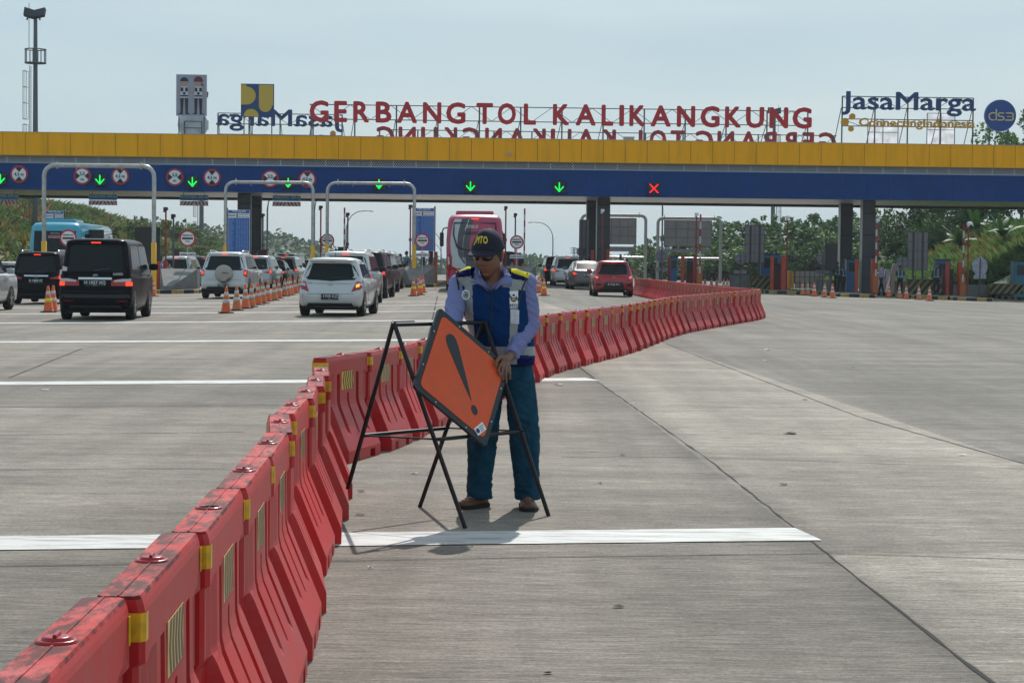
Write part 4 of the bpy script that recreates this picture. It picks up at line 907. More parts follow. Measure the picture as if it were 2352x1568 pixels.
# right hand side sets
cab(1748, 1793, 584, 113, M_CABB, 'blue toll cabinet behind the tip of the red barriers'); cab(1778, 1796, 607, 111.6, M_DR, 'dark red cabinet between two red bollards, near the barrier tip', .4)
bollard(1774, 588, 111, 'square red bollard in front of the blue cabinet near the barrier tip'); bollard(1800.5, 588, 111, 'wide red bollard below the camera pole near the barrier tip', .27); campole(1809, 501, 112.5, 'red camera pole in front of the trees, near the barrier tip')
cab(1946, 1972, 596, 115, M_CABB, 'blue cabinet between the right columns'); bollard(1968.5, 595, 110, 'square red bollard between the right columns'); bollard(2008, 595, 110, 'wide red bollard right of the right columns', .28); boom(2011, 512, 634, 109.8, 'raised boom beside the right columns'); campole(2016, 508, 112, 'camera pole right of the right columns')
cab(2152, 2184, 597, 113, M_CABB, 'blue cabinet behind the standing worker at the right'); cab(2166, 2190, 620, 111.9, M_DR, 'small dark red cabinet beside the right blue cabinet', .3); bollard(2177, 601, 111, 'square red bollard in front of the right blue cabinet'); bollard(2206, 602, 111.5, 'orange-red bollard below the striped boom', .26); boom(2211, 514, 647, 110.8, 'raised red and white boom in front of the grassy slope'); campole(2225, 516, 110, 'thin red camera pole beside the striped boom')
cab(1541, 1556, 592, 112, M_CABB, 'slim blue panel between red bollards, behind the red barriers', .2); bollard(1537, 590, 113, 'dark red bollard left of the slim blue panel', .17); bollard(1569, 586, 111.6, 'square red bollard right of the slim blue panel'); cab(1577, 1594, 602, 112, M_DR, 'dark red cabinet behind the red barriers', .4); cab(1579, 1591, 594, 114, M_CABB, 'blue cabinet top behind the dark red cabinet'); bollard(1597, 586, 111.2, 'square red bollard beside the camera pole behind the red barriers'); campole(1600, 494, 111, 'red camera pole in front of the far sign portal'); boom(1607, 492, 628, 111, 'raised boom in front of the far sign portal')
bollard(1361, 574, 112, 'red bollard left of the middle column', .17); bollard(1397, 574, 112, 'red bollard right of the middle column', .17); cab(1346, 1358, 582, 113, M_CABB, 'blue cabinet half hidden by the middle column'); campole(1384, 486, 111, 'red camera pole in front of the middle column')
cab(2330, 2372, 600, 112, mat('cabinet_teal', (.02, .13, .18), .5), 'teal cabinet cut by the right photo edge')
# left and centre
bollard(824, 566, 109, 'red bollard behind the dark off-roader', .2) if False else None
bollard(796, 565, 110, 'square red bollard above the dark cars, centre'); cab(760, 773, 575, 111, M_CABB, 'blue cabinet behind the crossed round sign'); cab(776, 788, 569, 111.5, M_DR, 'dark red cabinet above the queue'); campole(604, 496, 110, 'thin dark camera pole right of the left columns', M_STL); campole(737, 478, 108, 'red camera pole behind the third portal', None); campole(799, 494, 109, 'thin dark pole with a lamp head above the dark cars', M_STL)
boom(791, 477, 575, 109, 'raised dark boom above the dark cars'); campole(943, 476, 106, 'camera pole touching the third portal leg', None); boom(997.5, 476, 575, 106, 'raised boom right of the tariff board')
campole(381, 482, 95, 'brown camera pole left of the standing round sign', M_PR); campole(398.5, 498, 96, 'thin camera pole above the white hatchback', M_STL); cab(396, 412, 574, 100, M_DR, 'dark red cabinet behind the white hatchback'); cab(402, 416, 580, 101, M_CABB, 'blue cabinet behind the white hatchback')
cab(598, 612, 575, 108, M_DR, 'dark red cabinet above the grey van'); cab(575, 588, 580, 106, M_DR, 'dark red cabinet under the tariff board')
campole(1162, 479, 112, 'tall red camera pole right of the pink bus'); campole(1184, 495, 113, 'short dark camera pole above the round sign, centre', M_STL); boom(1204, 479, 590, 111, 'raised red and white boom right of the worker'); bollard(1186, 580, 110, 'red bollard under the round sign right of the worker', .25); cab(966, 976, 582, 108, M_CABB, 'blue cabinet under the second tariff board'); cab(984, 994, 576, 108, M_DR, 'dark red cabinet under the second tariff board'); bollard(1001, 578, 108, 'red bollard beside the second tariff board')
bollard(362, 600, 91, 'red bollard under the tall black screen', .2); bollard(379, 600, 93, 'narrow red bollard left of the round sign')
# ------------------------------------------------------------ cones
M_CO = mat('cone_orange', (.78, .115, .015), .5, var=.08, vscale=6, dirt=(.25, .06, .02), dirt_amt=.5, dscale=9); M_CO2 = mat('cone_orange_faded', (.60, .16, .04), .55, var=.1, vscale=6, dirt=(.2, .07, .03), dirt_amt=.6, dscale=9)
M_CWH = mat('cone_white', (.62, .60, .58), .45, var=.1, vscale=8, dirt=(.3, .27, .24), dirt_amt=.4, dscale=12); M_CYE = mat('cone_yellow', (.80, .68, .02), .4); M_RUB = mat('rubber_base', (.02, .02, .02), .7)
def mk_cone(body, band2, label, group):
    t = thing('traffic_cone', label, 'traffic cone', (0, 0, 0), 0, group); mb = MB(); mb.rbox(-.19, .19, -.19, .19, 0, .035, .02); mb.build('rubber_base', M_RUB, t)
    R0 = lambda z: .135 - (.135 - .028) * (z - .035) / .665
    mb = MB(); mb.lathe([(.155, .036), (.14, .05), (R0(.06), .06), (R0(.7), .70), (.02, .705), (0, .70)], 24); mb.build('cone_body', body, t)
    for z0, z1, m in ((.46, .56, M_CWH), (.27, .37, band2)):
        mb = MB(); mb.lathe([(R0(z0), z0), (R0(z0) + .004, z0 + .001), (R0(z1) + .004, z1 - .001), (R0(z1), z1)], 24); mb.build('reflective_band', m, t)
    return t
cA = mk_cone(M_CO, M_CWH, 'x', 'c'); cB = mk_cone(M_CO2, M_CWH, 'x', 'c'); cY = mk_cone(M_CO, M_CYE, 'x', 'c'); cu_ = set()
def cone(kind, px, py, label, group):
    src = {'a': cA, 'b': cB, 'y': cY}[kind]; p = G(px, py, .0)
    if kind not in cu_: cu_.add(kind); o = src; o['label'] = label; o['group'] = group; o.location = p
    else: o = dup(src, p, random.uniform(-.4, .4), label, group)
    o.rotation_euler = (random.uniform(-.02, .02), random.uniform(-.02, .02), random.uniform(-.5, .5))
CR = [(519, 719, 'a'), (544, 713, 'b'), (564, 708.5, 'a'), (577, 705, 'b'), (592, 700, 'a'), (604, 697, 'b'), (615, 692.5, 'a'), (630, 690, 'b'), (640, 685.5, 'a'), (654, 681, 'b'), (662, 678.5, 'b'), (667.5, 677, 'a'), (678, 673.5, 'a'), (688, 669.5, 'b')]
for i, (x, y, k) in enumerate(CR): cone(k, x, y, 'orange and white traffic cone, %s in the slanting row beside the silver off-roader' % ordw(i), 'cones in the slanting row on the left')
cone('y', 111.6, 717, 'orange cone with one yellow band behind the black van, left', 'pair of cones left of the black van'); cone('a', 121.5, 715, 'orange and white cone half hidden by the yellow-banded cone, left', 'pair of cones left of the black van'); cone('a', 352, 680.5, 'orange and white cone right of the black van mirror side', 'single cones')
cone('y', 949.5, 680, 'yellow-banded orange cone at the foot of the third portal', 'cones at the third portal'); cone('y', 965, 677.5, 'yellow-banded orange cone, second beside the third portal leg', 'cones at the third portal'); cone('a', 971, 672, 'orange cone behind the two yellow-banded cones', 'cones at the third portal'); cone('a', 962, 668, 'orange cone farthest back by the concrete block', 'cones at the third portal')
cone('y', 1249.5, 679, 'yellow-banded orange cone right of the worker', 'cones right of the worker'); cone('a', 1236.5, 672.5, 'orange and white cone touching the worker sleeve', 'cones right of the worker'); cone('a', 1240, 664, 'orange cone by the black minivan wheel', 'cones right of the worker')
RC = [(1619, 664), (1634, 665), (1646, 666), (1662, 668), (1670, 668.5)]
for i, (x, y) in enumerate(RC): cone('a', x, y, 'orange cone peeping over the far red barriers, %s from the left' % ['first', 'second', 'third', 'fourth', 'fifth'][i], 'cones behind the red barriers')
RC = [(1843, 677.5, 'b', 'faded cone farthest left at the island kerb'), (1855, 677, 'b', 'faded cone touching the leftmost kerb cone'), (1870, 680.5, 'a', 'cone in front of the grey block at the kerb'), (1893.5, 683, 'b', 'cone left of the worker in a white striped vest'), (1912, 684.5, 'a', 'cone just in front of the worker in a white striped vest'), (2041, 682, 'a', 'cone right of the right columns'), (2052, 671, 'y', 'yellow-banded cone behind the cone right of the columns'), (2065.5, 685, 'b', 'cone in front of the leaning worker'), (2081.6, 686.5, 'a', 'bright cone left of the large striped panel'), (2110.5, 688.5, 'b', 'cone in front of the large striped panel'), (2134.6, 691, 'a', 'cone at the corner of the large striped panel'), (2260, 680.5, 'y', 'lone yellow-banded cone on the right island'), (2009, 672, 'b', 'half hidden cone at the right column foot')]
for x, y, k, lab in RC[:-1]: cone(k, x, y, 'orange ' + lab, 'cones along the right islands')
# ------------------------------------------------------------ masts and street lamps
M_MAST = mat('mast_paint', (.10, .115, .125), .55, .2)
def mast(px, Y, h_, r0, r1, label, cage=True, side=-1):
    b = GX(px, Y); b.z = gfar(b.x, Y); t = thing('floodlight_mast', label, 'floodlight mast', b, 0); mb = MB(); mb.tube([(0, 0, 0), (0, 0, h_)], [r0, r1], 14); mb.build('pole', M_MAST, t)
    mb = MB(); z = h_ * .83
    for zz in (z, z + .95):
        mb.tube([(.72 * math.cos(2 * PI * i / 16), .72 * math.sin(2 * PI * i / 16), zz) for i in range(17)], .045, 6)
    mb.lathe([(.72, z), (.25, z), (.25, z + .04), (.72, z + .04)], 16)
    for i in range(8): a = 2 * PI * i / 8; mb.bar((.72 * math.cos(a), .72 * math.sin(a), z), (.72 * math.cos(a), .72 * math.sin(a), z + .95), .05)
    mb.build('platform', M_MAST, t)
    for dx, rot in ((-.35, .3), (.3, -.25)):
        mb = MB(); M_ = Matrix.Translation((dx, -.2, h_ + .25)) @ Matrix.Rotation(rot, 4, 'Y') @ Matrix.Rotation(-.5, 4, 'X')
        mb.prism([(-.35, -.28), (.35, -.28), (.5, .3), (-.5, .3)], -.15, .15, M=M_); mb.box(-.05, .05, -.05, .05, -.55, -.25, M=M_); mb.build('floodlight', M_DRK, t)
    mb = MB(); mb.bar((side * .45, 0, h_ - 2.2), (side * .45, 0, h_ + 1.0), .03); mb.build('lightning_rod', M_MAST, t)
    if cage:
        mb = MB(); x0 = side * (r0 + .62)
        for za, zb in ((.2, h_ * .33), (h_ * .355, h_ * .6), (h_ * .62, h_ * .80)):
            for k in range(7):
                a = PI / 2 + PI * k / 6; cx_ = side * (r0 + .32); px_, py_ = cx_ + side * .33 * -math.cos(a), .33 * math.sin(a); mb.bar((px_, py_, za), (px_, py_, zb), .018)
            n = 3
            for i in range(n + 1): zz = za + (zb - za) * i / n; mb.tube([(side * (r0 + .32) + side * .33 * -math.cos(PI / 2 + PI * k / 6), .33 * math.sin(PI / 2 + PI * k / 6), zz) for k in range(7)], .018, 4)
        mb.build('ladder_cage', M_STL, t)
        mb = MB()
        for i in range(int(h_ * .8 / .35)): mb.bar((side * (r0 + .12), -.2, .5 + i * .35), (side * (r0 + .12), .2, .5 + i * .35), .02)
        for s in (-.2, .2): mb.bar((side * (r0 + .12), s, .2), (side * (r0 + .12), s, h_ * .82), .03)
        mb.build('ladder', M_STL, t)
mast(80, 140, 18.6, .24, .13, 'tall floodlight mast with ladder cage at the far left'); mast(461, 228, 21, .30, .18, 'floodlight mast behind the two-figure board', True, -1); mast(1771, 225, 19.5, .28, .16, 'floodlight mast behind the last red letters', True, 1)
def street_lamp(px, Y, h_, sgn, label, arm=1.9, twin=False):
    b = GX(px, Y); b.z = gfar(b.x, Y) - .1; t = thing('street_lamp', label, 'street lamp', b, 0, 'curved street lamps beyond the toll gate'); mb = MB()
    pts = [(0, 0, 0), (0, 0, h_ * .72)] + [(sgn * arm * (1 - math.cos(a)), 0, h_ * .72 + h_ * .26 * math.sin(a)) for a in (.3, .6, .9, 1.2, 1.45)] + [(sgn * arm * 1.35, 0, h_ * .985)]
    mb.tube(pts, [.09, .07] + [.05] * 6, 8); mb.build('curved_pole', M_STL, t); mb = MB(); mb.rbox(-.1, .1, -.12, .12, -.05, .05, .02, M=Matrix.Translation((sgn * arm * 1.55, 0, h_ * .98)) @ Matrix.Rotation(sgn * .1, 4, 'Y') @ Matrix.Scale(3, 4, (1, 0, 0))); mb.build('lamp_head', M_STL, t)
for a in ((612, 170, 8.2, 1, 'street lamp left of centre, its arm reaching behind the height board'), (720, 190, 8.8, 1, 'street lamp between two portals with its arm to the right'), (793, 240, 8.8, 1, 'street lamp above the dark cars with its arm to the right'), (1267.5, 260, 8.2, -1, 'lone street lamp right of the worker'), (1518, 175, 9.0, -1, 'street lamp at the far sign portal'),
          (1011, 300, 8.5, -1, 'nearest street lamp of the row beside the pink bus'), (1012, 360, 8.5, -1, 'second street lamp of the row beside the pink bus'), (1014, 440, 8.5, -1, 'third street lamp of the row beside the pink bus'), (1016, 540, 8.5, -1, 'farthest street lamp of the row beside the pink bus')): street_lamp(*a)
def pylon(px, Y, h_, label):
    b = GX(px, Y); b.z = -5; t = thing('power_pylon', label, 'power pylon', b, 0); mb = MB(); w0, w1 = h_ * .1, h_ * .018; n = 7
    for k in range(n):
        a, c = k / n, (k + 1) / n; wa, wb = w0 + (w1 - w0) * a ** .7, w0 + (w1 - w0) * c ** .7
        for s in ((-1, -1), (1, -1), (1, 1), (-1, 1)): mb.bar((s[0] * wa, s[1] * wa, a * h_), (s[0] * wb, s[1] * wb, c * h_), .3)
        for s in (-1, 1): mb.bar((-wa, s * wa, a * h_), (wb, s * wb, c * h_), .2); mb.bar((wa, s * wa, a * h_), (-wb, s * wb, c * h_), .2)
    mb.build('lattice_tower', M_STL, t); mb = MB()
    for z in (.78, .88, .97): mb.bar((-h_ * .16, 0, h_ * z), (h_ * .16, 0, h_ * z), .3); mb.bar((-h_ * .16, 0, h_ * z), (0, 0, h_ * (z + .04)), .2); mb.bar((h_ * .16, 0, h_ * z), (0, 0, h_ * (z + .04)), .2)
    mb.build('cross_arm', M_STL, t)
pylon(1316, 1150, 14, 'distant lattice power pylon above the silver minivan'); pylon(1337, 1500, 10, 'second fainter power pylon beside the first')
# ------------------------------------------------------------ stored plastic barriers, wire fence
def stored(px0, px1, pt, pb, Y, m, lab, lean=0.0):
    A, B_ = at(px0, pt, Y), at(px1, pb, Y); t = thing('stored_barrier', lab, 'plastic barrier', ((A.x + B_.x) / 2, Y, gz(A.x, Y) + .15), 0, 'plastic barriers stored upright'); w_ = (B_.x - A.x) / 2; h_ = A.z - t.location.z; mb = MB()
    prof = [(0, 1), (.14, 1.0), (.3, .86), (.62, .80), (.66, .86), (.9, .78), (1, .7)]
    for (a, wa), (b, wb) in zip(prof, prof[1:]):
        la, lb = lean * a, lean * b
        mb.add([(-w_ * wa + la, -.2, a * h_), (w_ * wa + la, -.2, a * h_), (w_ * wa + la, .2, a * h_), (-w_ * wa + la, .2, a * h_), (-w_ * wb + lb, -.2, b * h_), (w_ * wb + lb, -.2, b * h_), (w_ * wb + lb, .2, b * h_), (-w_ * wb + lb, .2, b * h_)], [(0, 1, 5, 4), (1, 2, 6, 5), (2, 3, 7, 6), (3, 0, 4, 7)] + ([(4, 5, 6, 7)] if b == 1 else []))
    mb.build('plastic_shell', m, t); mb = MB(); mb.box(-.02, .02, -.215, -.203, .1, h_ * .95); mb.build('seam_rib', M_BACK, t)
M_SO, M_SWp = mat('plastic_tan', (.50, .27, .09), .5, var=.2, vscale=3), mat('plastic_pale', (.42, .44, .56), .5, var=.12, vscale=3)
stored(-14, 12, 600, 650, 100, M_SO, 'faded orange upright plastic barrier at the left photo edge'); stored(20, 44, 599, 650, 101, M_SO, 'faded orange upright plastic barrier next to the pale pair', .1); stored(52, 76, 602, 645, 100, M_SWp, 'left one of the pale lilac plastic barriers beside the blue bus', .12); stored(78, 101, 603, 645, 100.5, M_SWp, 'right one of the pale lilac plastic barriers beside the blue bus', .12)
stored(1808, 1823, 622, 662, 122, mat('plastic_orange', (.7, .32, .03), .5, var=.1), 'bright orange upright barrier left of the wire cage'); stored(2018, 2030, 612, 670, 120, M_SWp, 'pale barrier behind the lilac shirt person'); stored(2036, 2052, 605, 668, 121, mat('plastic_cream', (.52, .42, .32), .5, var=.1), 'cream barrier leaning right of the lilac shirt person', .35)
stored(2024, 2040, 618, 668, 122.5, M_SWp, 'pale blue barrier behind the cream barrier', .2)
t, w_, h_ = rect_obj(1826, 1893, 622, 664, 124, 'wire_cage', 'pale wire mesh cage with white sheets behind the kerb cones', 'wire cage', mat('sheet_pale', (.48, .49, .48), .5, var=.15), .06, 'sheet'); mb = MB()
for i in range(7): x = -w_ + 2 * w_ * i / 6; mb.bar((x, -.06, -.2), (x, -.06, h_ + .1), .03)
for i in range(4): z = h_ * i / 3; mb.bar((-w_, -.06, z), (w_, -.06, z), .03)
mb.build('mesh_frame', M_GRID, t)
# red and white boom lying across, sockets of small litter on the concrete
M_LIT = mat('paper_litter', (.6, .6, .58), .7); M_LEAF = mat('dry_leaf', (.05, .04, .02), .8); M_BRN = mat('rag_brown', (.12, .05, .02), .8)
LI = [(1763, 804, .10, 0, 'crumpled white plastic scrap on the open concrete right of the barriers'), (1757, 829, .06, 0, 'white scrap below the crumpled plastic scrap'), (1285, 885, .10, 0, 'white scrap beside the end of the second stripe'), (2210, 1046, .05, 0, 'white sliver at the right on the darker paving'), (951, 1088, .045, 0, 'white paper scrap beside the sign stand'), (104, 896, .06, 0, 'white scrap left of the barriers, near the second stripe'), (1818, 997, .10, 1, 'dark dry leaf on the open concrete, centre right'), (1850, 919, .05, 1, 'small dark leaf right of the diagonal joint'), (1430, 1046, .04, 1, 'dark leaf just right of the worker jeans'), (1801, 1114, .06, 1, 'dark leaf beside the long diagonal joint'), (1378, 1111, .03, 1, 'small dark leaf right of the stand'),
      (850, 1305, .025, 0, 'tiny white scrap below the white stripe'), (1260, 1547, .03, 1, 'dark pebble-sized leaf at the bottom edge'), (828, 1183, .05, 2, 'brown dry twig by the barrier foot'), (830, 1130, .04, 1, 'dark leaf by the barrier foot near the stand'), (1455, 927, .04, 0, 'white flake on the diagonal joint'), (1960, 845, .05, 1, 'dark leaf far on the right paving'), (1420, 1395, .04, 1, 'dark scrap on the near brushed concrete')]
for px, py, s, k, lab in LI:
    s *= .62; p = G(px, py); t = MB(); r = random.Random(px); n = 9; top = []
    pts = [(s * (1 + .4 * r.uniform(-1, 1)) * math.cos(2 * PI * i / n), s * .5 * (1 + .4 * r.uniform(-1, 1)) * math.sin(2 * PI * i / n), .008 + r.random() * s * .25) for i in range(n)] + [(0, 0, s * .35)]
    t.add(pts, [(i, (i + 1) % n, n) for i in range(n)]); t.add([(p_[0], p_[1], .006) for p_ in pts[:n]] , [tuple(reversed(range(n)))])
    o = t.build('litter_scrap' if k != 1 else 'dry_leaf', [M_LIT, M_LEAF, M_BRN][k]); o.location = p; o.rotation_euler = (0, 0, r.uniform(-.5, .5)); tag(o, lab, 'litter' if k != 1 else 'leaf')
# ============================================================ TERRAIN AND VEGETATION
def veg_mat(name, col, var=.35, trans=.25):
    m = bpy.data.materials.new(name); m.use_nodes = True; t = m.node_tree; L = t.links; b = t.nodes['Principled BSDF']; MATS[name] = m
    geo = t.nodes.new('ShaderNodeNewGeometry'); oi = t.nodes.new('ShaderNodeObjectInfo')
    r = t.nodes.new('ShaderNodeMapRange'); r.inputs['To Min'].default_value = 1 - var; r.inputs['To Max'].default_value = 1 + var; L.new(geo.outputs['Random Per Island'], r.inputs['Value'])
    r2 = t.nodes.new('ShaderNodeMapRange'); r2.inputs['To Min'].default_value = .75; r2.inputs['To Max'].default_value = 1.25; L.new(oi.outputs['Random'], r2.inputs['Value'])
    mm = t.nodes.new('ShaderNodeMath'); mm.operation = 'MULTIPLY'; L.new(r.outputs[0], mm.inputs[0]); L.new(r2.outputs[0], mm.inputs[1])
    mx_ = t.nodes.new('ShaderNodeMix'); mx_.data_type = 'RGBA'; mx_.blend_type = 'MULTIPLY'; mx_.inputs['Factor'].default_value = 1; mx_.inputs['A'].default_value = (*col, 1); L.new(mm.outputs[0], mx_.inputs['B'])
    L.new(mx_.outputs['Result'], b.inputs['Base Color']); b.inputs['Roughness'].default_value = .6; b.inputs['Specular IOR Level'].default_value = .25
    tr = t.nodes.new('ShaderNodeBsdfTranslucent'); ms = t.nodes.new('ShaderNodeMixShader'); ms.inputs[0].default_value = trans; L.new(mx_.outputs['Result'], tr.inputs['Color'])
    o_ = t.nodes['Material Output']; L.new(b.outputs[0], ms.inputs[1]); L.new(tr.outputs[0], ms.inputs[2]); L.new(ms.outputs[0], o_.inputs['Surface']); return m
V_DK, V_MD, V_LT, V_YL = veg_mat('leaf_dark', (.050, .098, .026)), veg_mat('leaf_mid', (.085, .165, .042)), veg_mat('leaf_light', (.14, .23, .065)), veg_mat('leaf_dry', (.21, .20, .06))
V_OL = veg_mat('leaf_olive', (.13, .145, .05)); M_BARK = mat('bark', (.09, .07, .05), .9, var=.3, vscale=6); V_BAN = veg_mat('banana_leaf', (.045, .12, .022), .2, .2)
def hill_mat(name, a, b_, c, sc_=.5):
    m = bpy.data.materials.new(name); m.use_nodes = True; t = m.node_tree; L = t.links; b = t.nodes['Principled BSDF']; geo = t.nodes.new('ShaderNodeNewGeometry')
    n = t.nodes.new('ShaderNodeTexNoise'); n.inputs['Scale'].default_value = sc_; n.inputs['Detail'].default_value = 8; n.inputs['Roughness'].default_value = .7; L.new(geo.outputs['Position'], n.inputs['Vector'])
    cr = t.nodes.new('ShaderNodeValToRGB'); cr.color_ramp.elements[0].position = .38; cr.color_ramp.elements[0].color = (*a, 1); cr.color_ramp.elements[1].position = .66; cr.color_ramp.elements[1].color = (*c, 1)
    e = cr.color_ramp.elements.new(.52); e.color = (*b_, 1); L.new(n.outputs['Fac'], cr.inputs[0]); L.new(cr.outputs[0], b.inputs['Base Color']); b.inputs['Roughness'].default_value = .95
    bp = t.nodes.new('ShaderNodeBump'); bp.inputs['Strength'].default_value = 1; bp.inputs['Distance'].default_value = .5; L.new(n.outputs['Fac'], bp.inputs['Height']); L.new(bp.outputs[0], b.inputs['Normal']); return m
def nn(x, y, s, k=0): return noise.noise(Vector((x * s, y * s, k)))
def left_h(X, Y):
    Hc = 6.3 - 1.9 * sst(170, 250, Y) + .5 * nn(X, Y, .05, 3) - 5 * sst(262, 320, Y)
    s = sst(25.5, 40, -X) * sst(100, 132, Y); return gfar(X, min(Y, 300)) * .7 - .3 + s * Hc + max(0, -X - 40) * .035 + .45 * s * nn(X, Y, .18) + .25 * s * nn(X, Y, .5)
def right_h(X, Y):
    s = sst(24.5 + .0 * Y, 37, X - .03 * (Y - 120)); return gz(X, min(Y, 190)) - .25 + s * (4.3 + .8 * nn(X, Y, .07, 8)) + .5 * s * nn(X, Y, .25) + max(0, X - 40) * .03
def grid(name, fn, xs, ys, m, label):
    mb = MB(); n = len(xs); mb.add([(x, y, fn(x, y)) for y in ys for x in xs], [(j * n + i, j * n + i + 1, (j + 1) * n + i + 1, (j + 1) * n + i) for j in range(len(ys) - 1) for i in range(n - 1)], 0, True)
    o = mb.build(name, m, fix=False); return tag(o, label, None, kind='structure')
HM1 = hill_mat('hillside_soil', (.11, .13, .045), (.21, .19, .085), (.27, .175, .11), .3); HM2 = hill_mat('bank_soil', (.02, .035, .01), (.05, .08, .02), (.09, .10, .03), .6); HM3 = hill_mat('far_woodland', (.02, .04, .015), (.035, .06, .02), (.06, .08, .03), .12)
grid('hillside', left_h, [-170 + 4 * i for i in range(25)] + [-70 + 1.5 * i for i in range(31)], [98 + 3 * i for i in range(72)] + [320, 340, 370, 420], HM1, 'grassy brown cut slope left of the road')
grid('embankment', right_h, [23.5 + 1.2 * i for i in range(20)] + [50, 58, 70, 100, 140], [118 + 2 * i for i in range(35)] + [195, 215, 260], HM2, 'overgrown bank on the right')
mb = MB(); X0_ = -300
def far_h(X, Y):
    px = CX + X / Y * F
    prof = [(-400, 500), (300, 520), (480, 533), (580, 540), (625, 549), (660, 553), (690, 565), (736, 571), (771, 583), (800, 597), (840, 606), (1100, 606), (1170, 600), (1215, 598), (1262, 603), (1330, 609), (1440, 606), (1560, 600), (2600, 590)]
    for (a, ya), (b, yb) in zip(prof, prof[1:]):
        if px <= b: yy = ya + (yb - ya) * (px - a) / (b - a); break
    else: yy = 590
    crest = H + ((HZ + ROLL * (px - CX)) - yy) / F * 560
    s = math.exp(-((Y - 560) / 60) ** 2); return -9 + (crest + 9) * s + .7 * nn(X, Y, .06) * s
grid('far_hills', far_h, [-330 + 4 * i for i in range(160)], [430 + 10 * i for i in range(28)], HM3, 'distant hazy wooded hills')
# ---- leaf clouds
def leaves(mb, c, rad, n, size, r, mi=0, squash=.8, sway=0.0, flat=0.5):
    for _ in range(n):
        while True:
            p = Vector((r.uniform(-1, 1), r.uniform(-1, 1), r.uniform(-1, 1)))
            if .2 < p.length < 1: break
        q = c + Vector((p.x * rad, p.y * rad, p.z * rad * squash)); s = size * r.uniform(.6, 1.3)
        u = Vector((r.gauss(0, 1), r.gauss(0, 1), r.gauss(0, flat))).normalized(); w_ = u.cross(Vector((r.gauss(0, 1), r.gauss(0, 1), r.gauss(0, 1)))).normalized()
        k = len(mb.v); mb.v += [tuple(q - u * s * .5), tuple(q + w_ * s * .32), tuple(q + u * s * .5), tuple(q - w_ * s * .32)]; mb.f.append((k, k + 1, k + 2, k + 3)); mb.m.append(mi); mb.sm.append(False)
def tree(h_, w_, seed, mats, dens=1.0, leaf=.3, open_=.5, name='leafy_tree'):
    r = random.Random(seed); t = thing(name, 'x', 'tree'); mb = MB(); tips = []
    th = h_ * r.uniform(.28, .4); bend = Vector((r.uniform(-.3, .3), r.uniform(-.3, .3), th)); mb.tube([(0, 0, -.5), bend * .5 + Vector((.05, .03, 0)), bend], [h_ * .028, h_ * .022, h_ * .018], 7)
    for i in range(9):
        a = 2 * PI * i / 9 + r.uniform(-.3, .3); hh = r.uniform(.5, 1.0); rd = w_ * .5 * r.uniform(.35, 1) * (1.25 - hh * .65); e = Vector((math.cos(a) * rd, math.sin(a) * rd, h_ * (hh * .92)))
        m_ = (bend + e) / 2 + Vector((0, 0, h_ * .05)); mb.tube([bend, m_, e], [h_ * .012, h_ * .008, h_ * .004], 5); tips.append(e); tips.append(m_ * .35 + e * .65)
    mb.build('trunk', M_BARK, t); c = MB()
    for i, e in enumerate(tips + [Vector((r.uniform(-.4, .4) * w_, r.uniform(-.4, .4) * w_, h_ * r.uniform(.3, .95))) for _ in range(int(14 * dens))]):
        leaves(c, e, w_ * r.uniform(.10, .21), int(70 * dens * r.uniform(.6, 1.3)), leaf, r, r.choice([0, 0, 1, 1, 2]), .75)
    for _ in range(int(6 * open_ * 2)):
        a = r.uniform(0, 2 * PI); e = Vector((math.cos(a) * w_ * .3 * r.random(), math.sin(a) * w_ * .3 * r.random(), h_ * r.uniform(.95, 1.12))); leaves(c, e, w_ * .05, 26, leaf * .9, r, 1, 1.4)
    c.build('crown', mats, t, fix=False); return t
tv = [tree(7, 5.2, 11 + i, [V_DK, V_MD, V_OL if i % 2 else V_LT], 1.0, .36, 1) for i in range(4)]; usedt = set()
def put_tree(v, px, Y, top, label, group, wide=1.0, base=None, X=None, H0=7.0):
    X = (px - CX) / F * Y if X is None else X; zt = at(px, top, Y).z; zb = base if base is not None else gfar(X, Y); src = v; s = (zt - zb) / (H0 * 1.05)
    if src.name not in usedt: usedt.add(src.name); o = src
    else: o = dup(src)
    o['label'] = label; o['group'] = group; o.location = (X, Y, zb); o.rotation_euler = (0, 0, random.uniform(0, 6.28)); o.scale = (s * wide, s * wide, s); return o
ORDP = ['first', 'second', 'third', 'fourth', 'fifth', 'sixth', 'seventh', 'eighth', 'ninth', 'tenth', 'eleventh', 'twelfth', 'thirteenth', 'fourteenth', 'fifteenth', 'sixteenth', 'seventeenth', 'eighteenth', 'nineteenth', 'twentieth', 'twenty-first', 'twenty-second', 'twenty-third', 'twenty-fourth']
row = [(1474, 566), (1492, 575), (1511, 551), (1538, 556), (1568, 560), (1598, 548), (1636, 521), (1662, 530), (1680, 515), (1712, 521), (1738, 524), (1765, 511), (1790, 519), (1822, 523), (1852, 505), (1878, 520), (1902, 513), (1930, 520), (1960, 498), (1985, 515), (2012, 507), (2036, 500)]
for i, (px, top) in enumerate(row): put_tree(tv[i % 4], px, random.uniform(196, 222), top, 'green tree in the background row behind the toll gate, %s from the left' % ORDP[i], 'background trees behind the right lanes', random.uniform(1.15, 1.5), base=-1.6)
row = [(1500, 585), (1530, 588), (1560, 582), (1590, 580), (1625, 565), (1655, 558), (1690, 560), (1722, 556), (1750, 560), (1785, 566), (1815, 558), (1848, 566), (1880, 566), (1912, 566), (1945, 570), (1980, 565), (2015, 560)]
for i, (px, top) in enumerate(row): put_tree(tv[(i * 3 + 1) % 4], px, random.uniform(182, 194), top, 'lower bushy tree in front of the background row, %s from the left' % ORDP[i], 'lower trees in front of the background row', 1.6, base=-1.9)
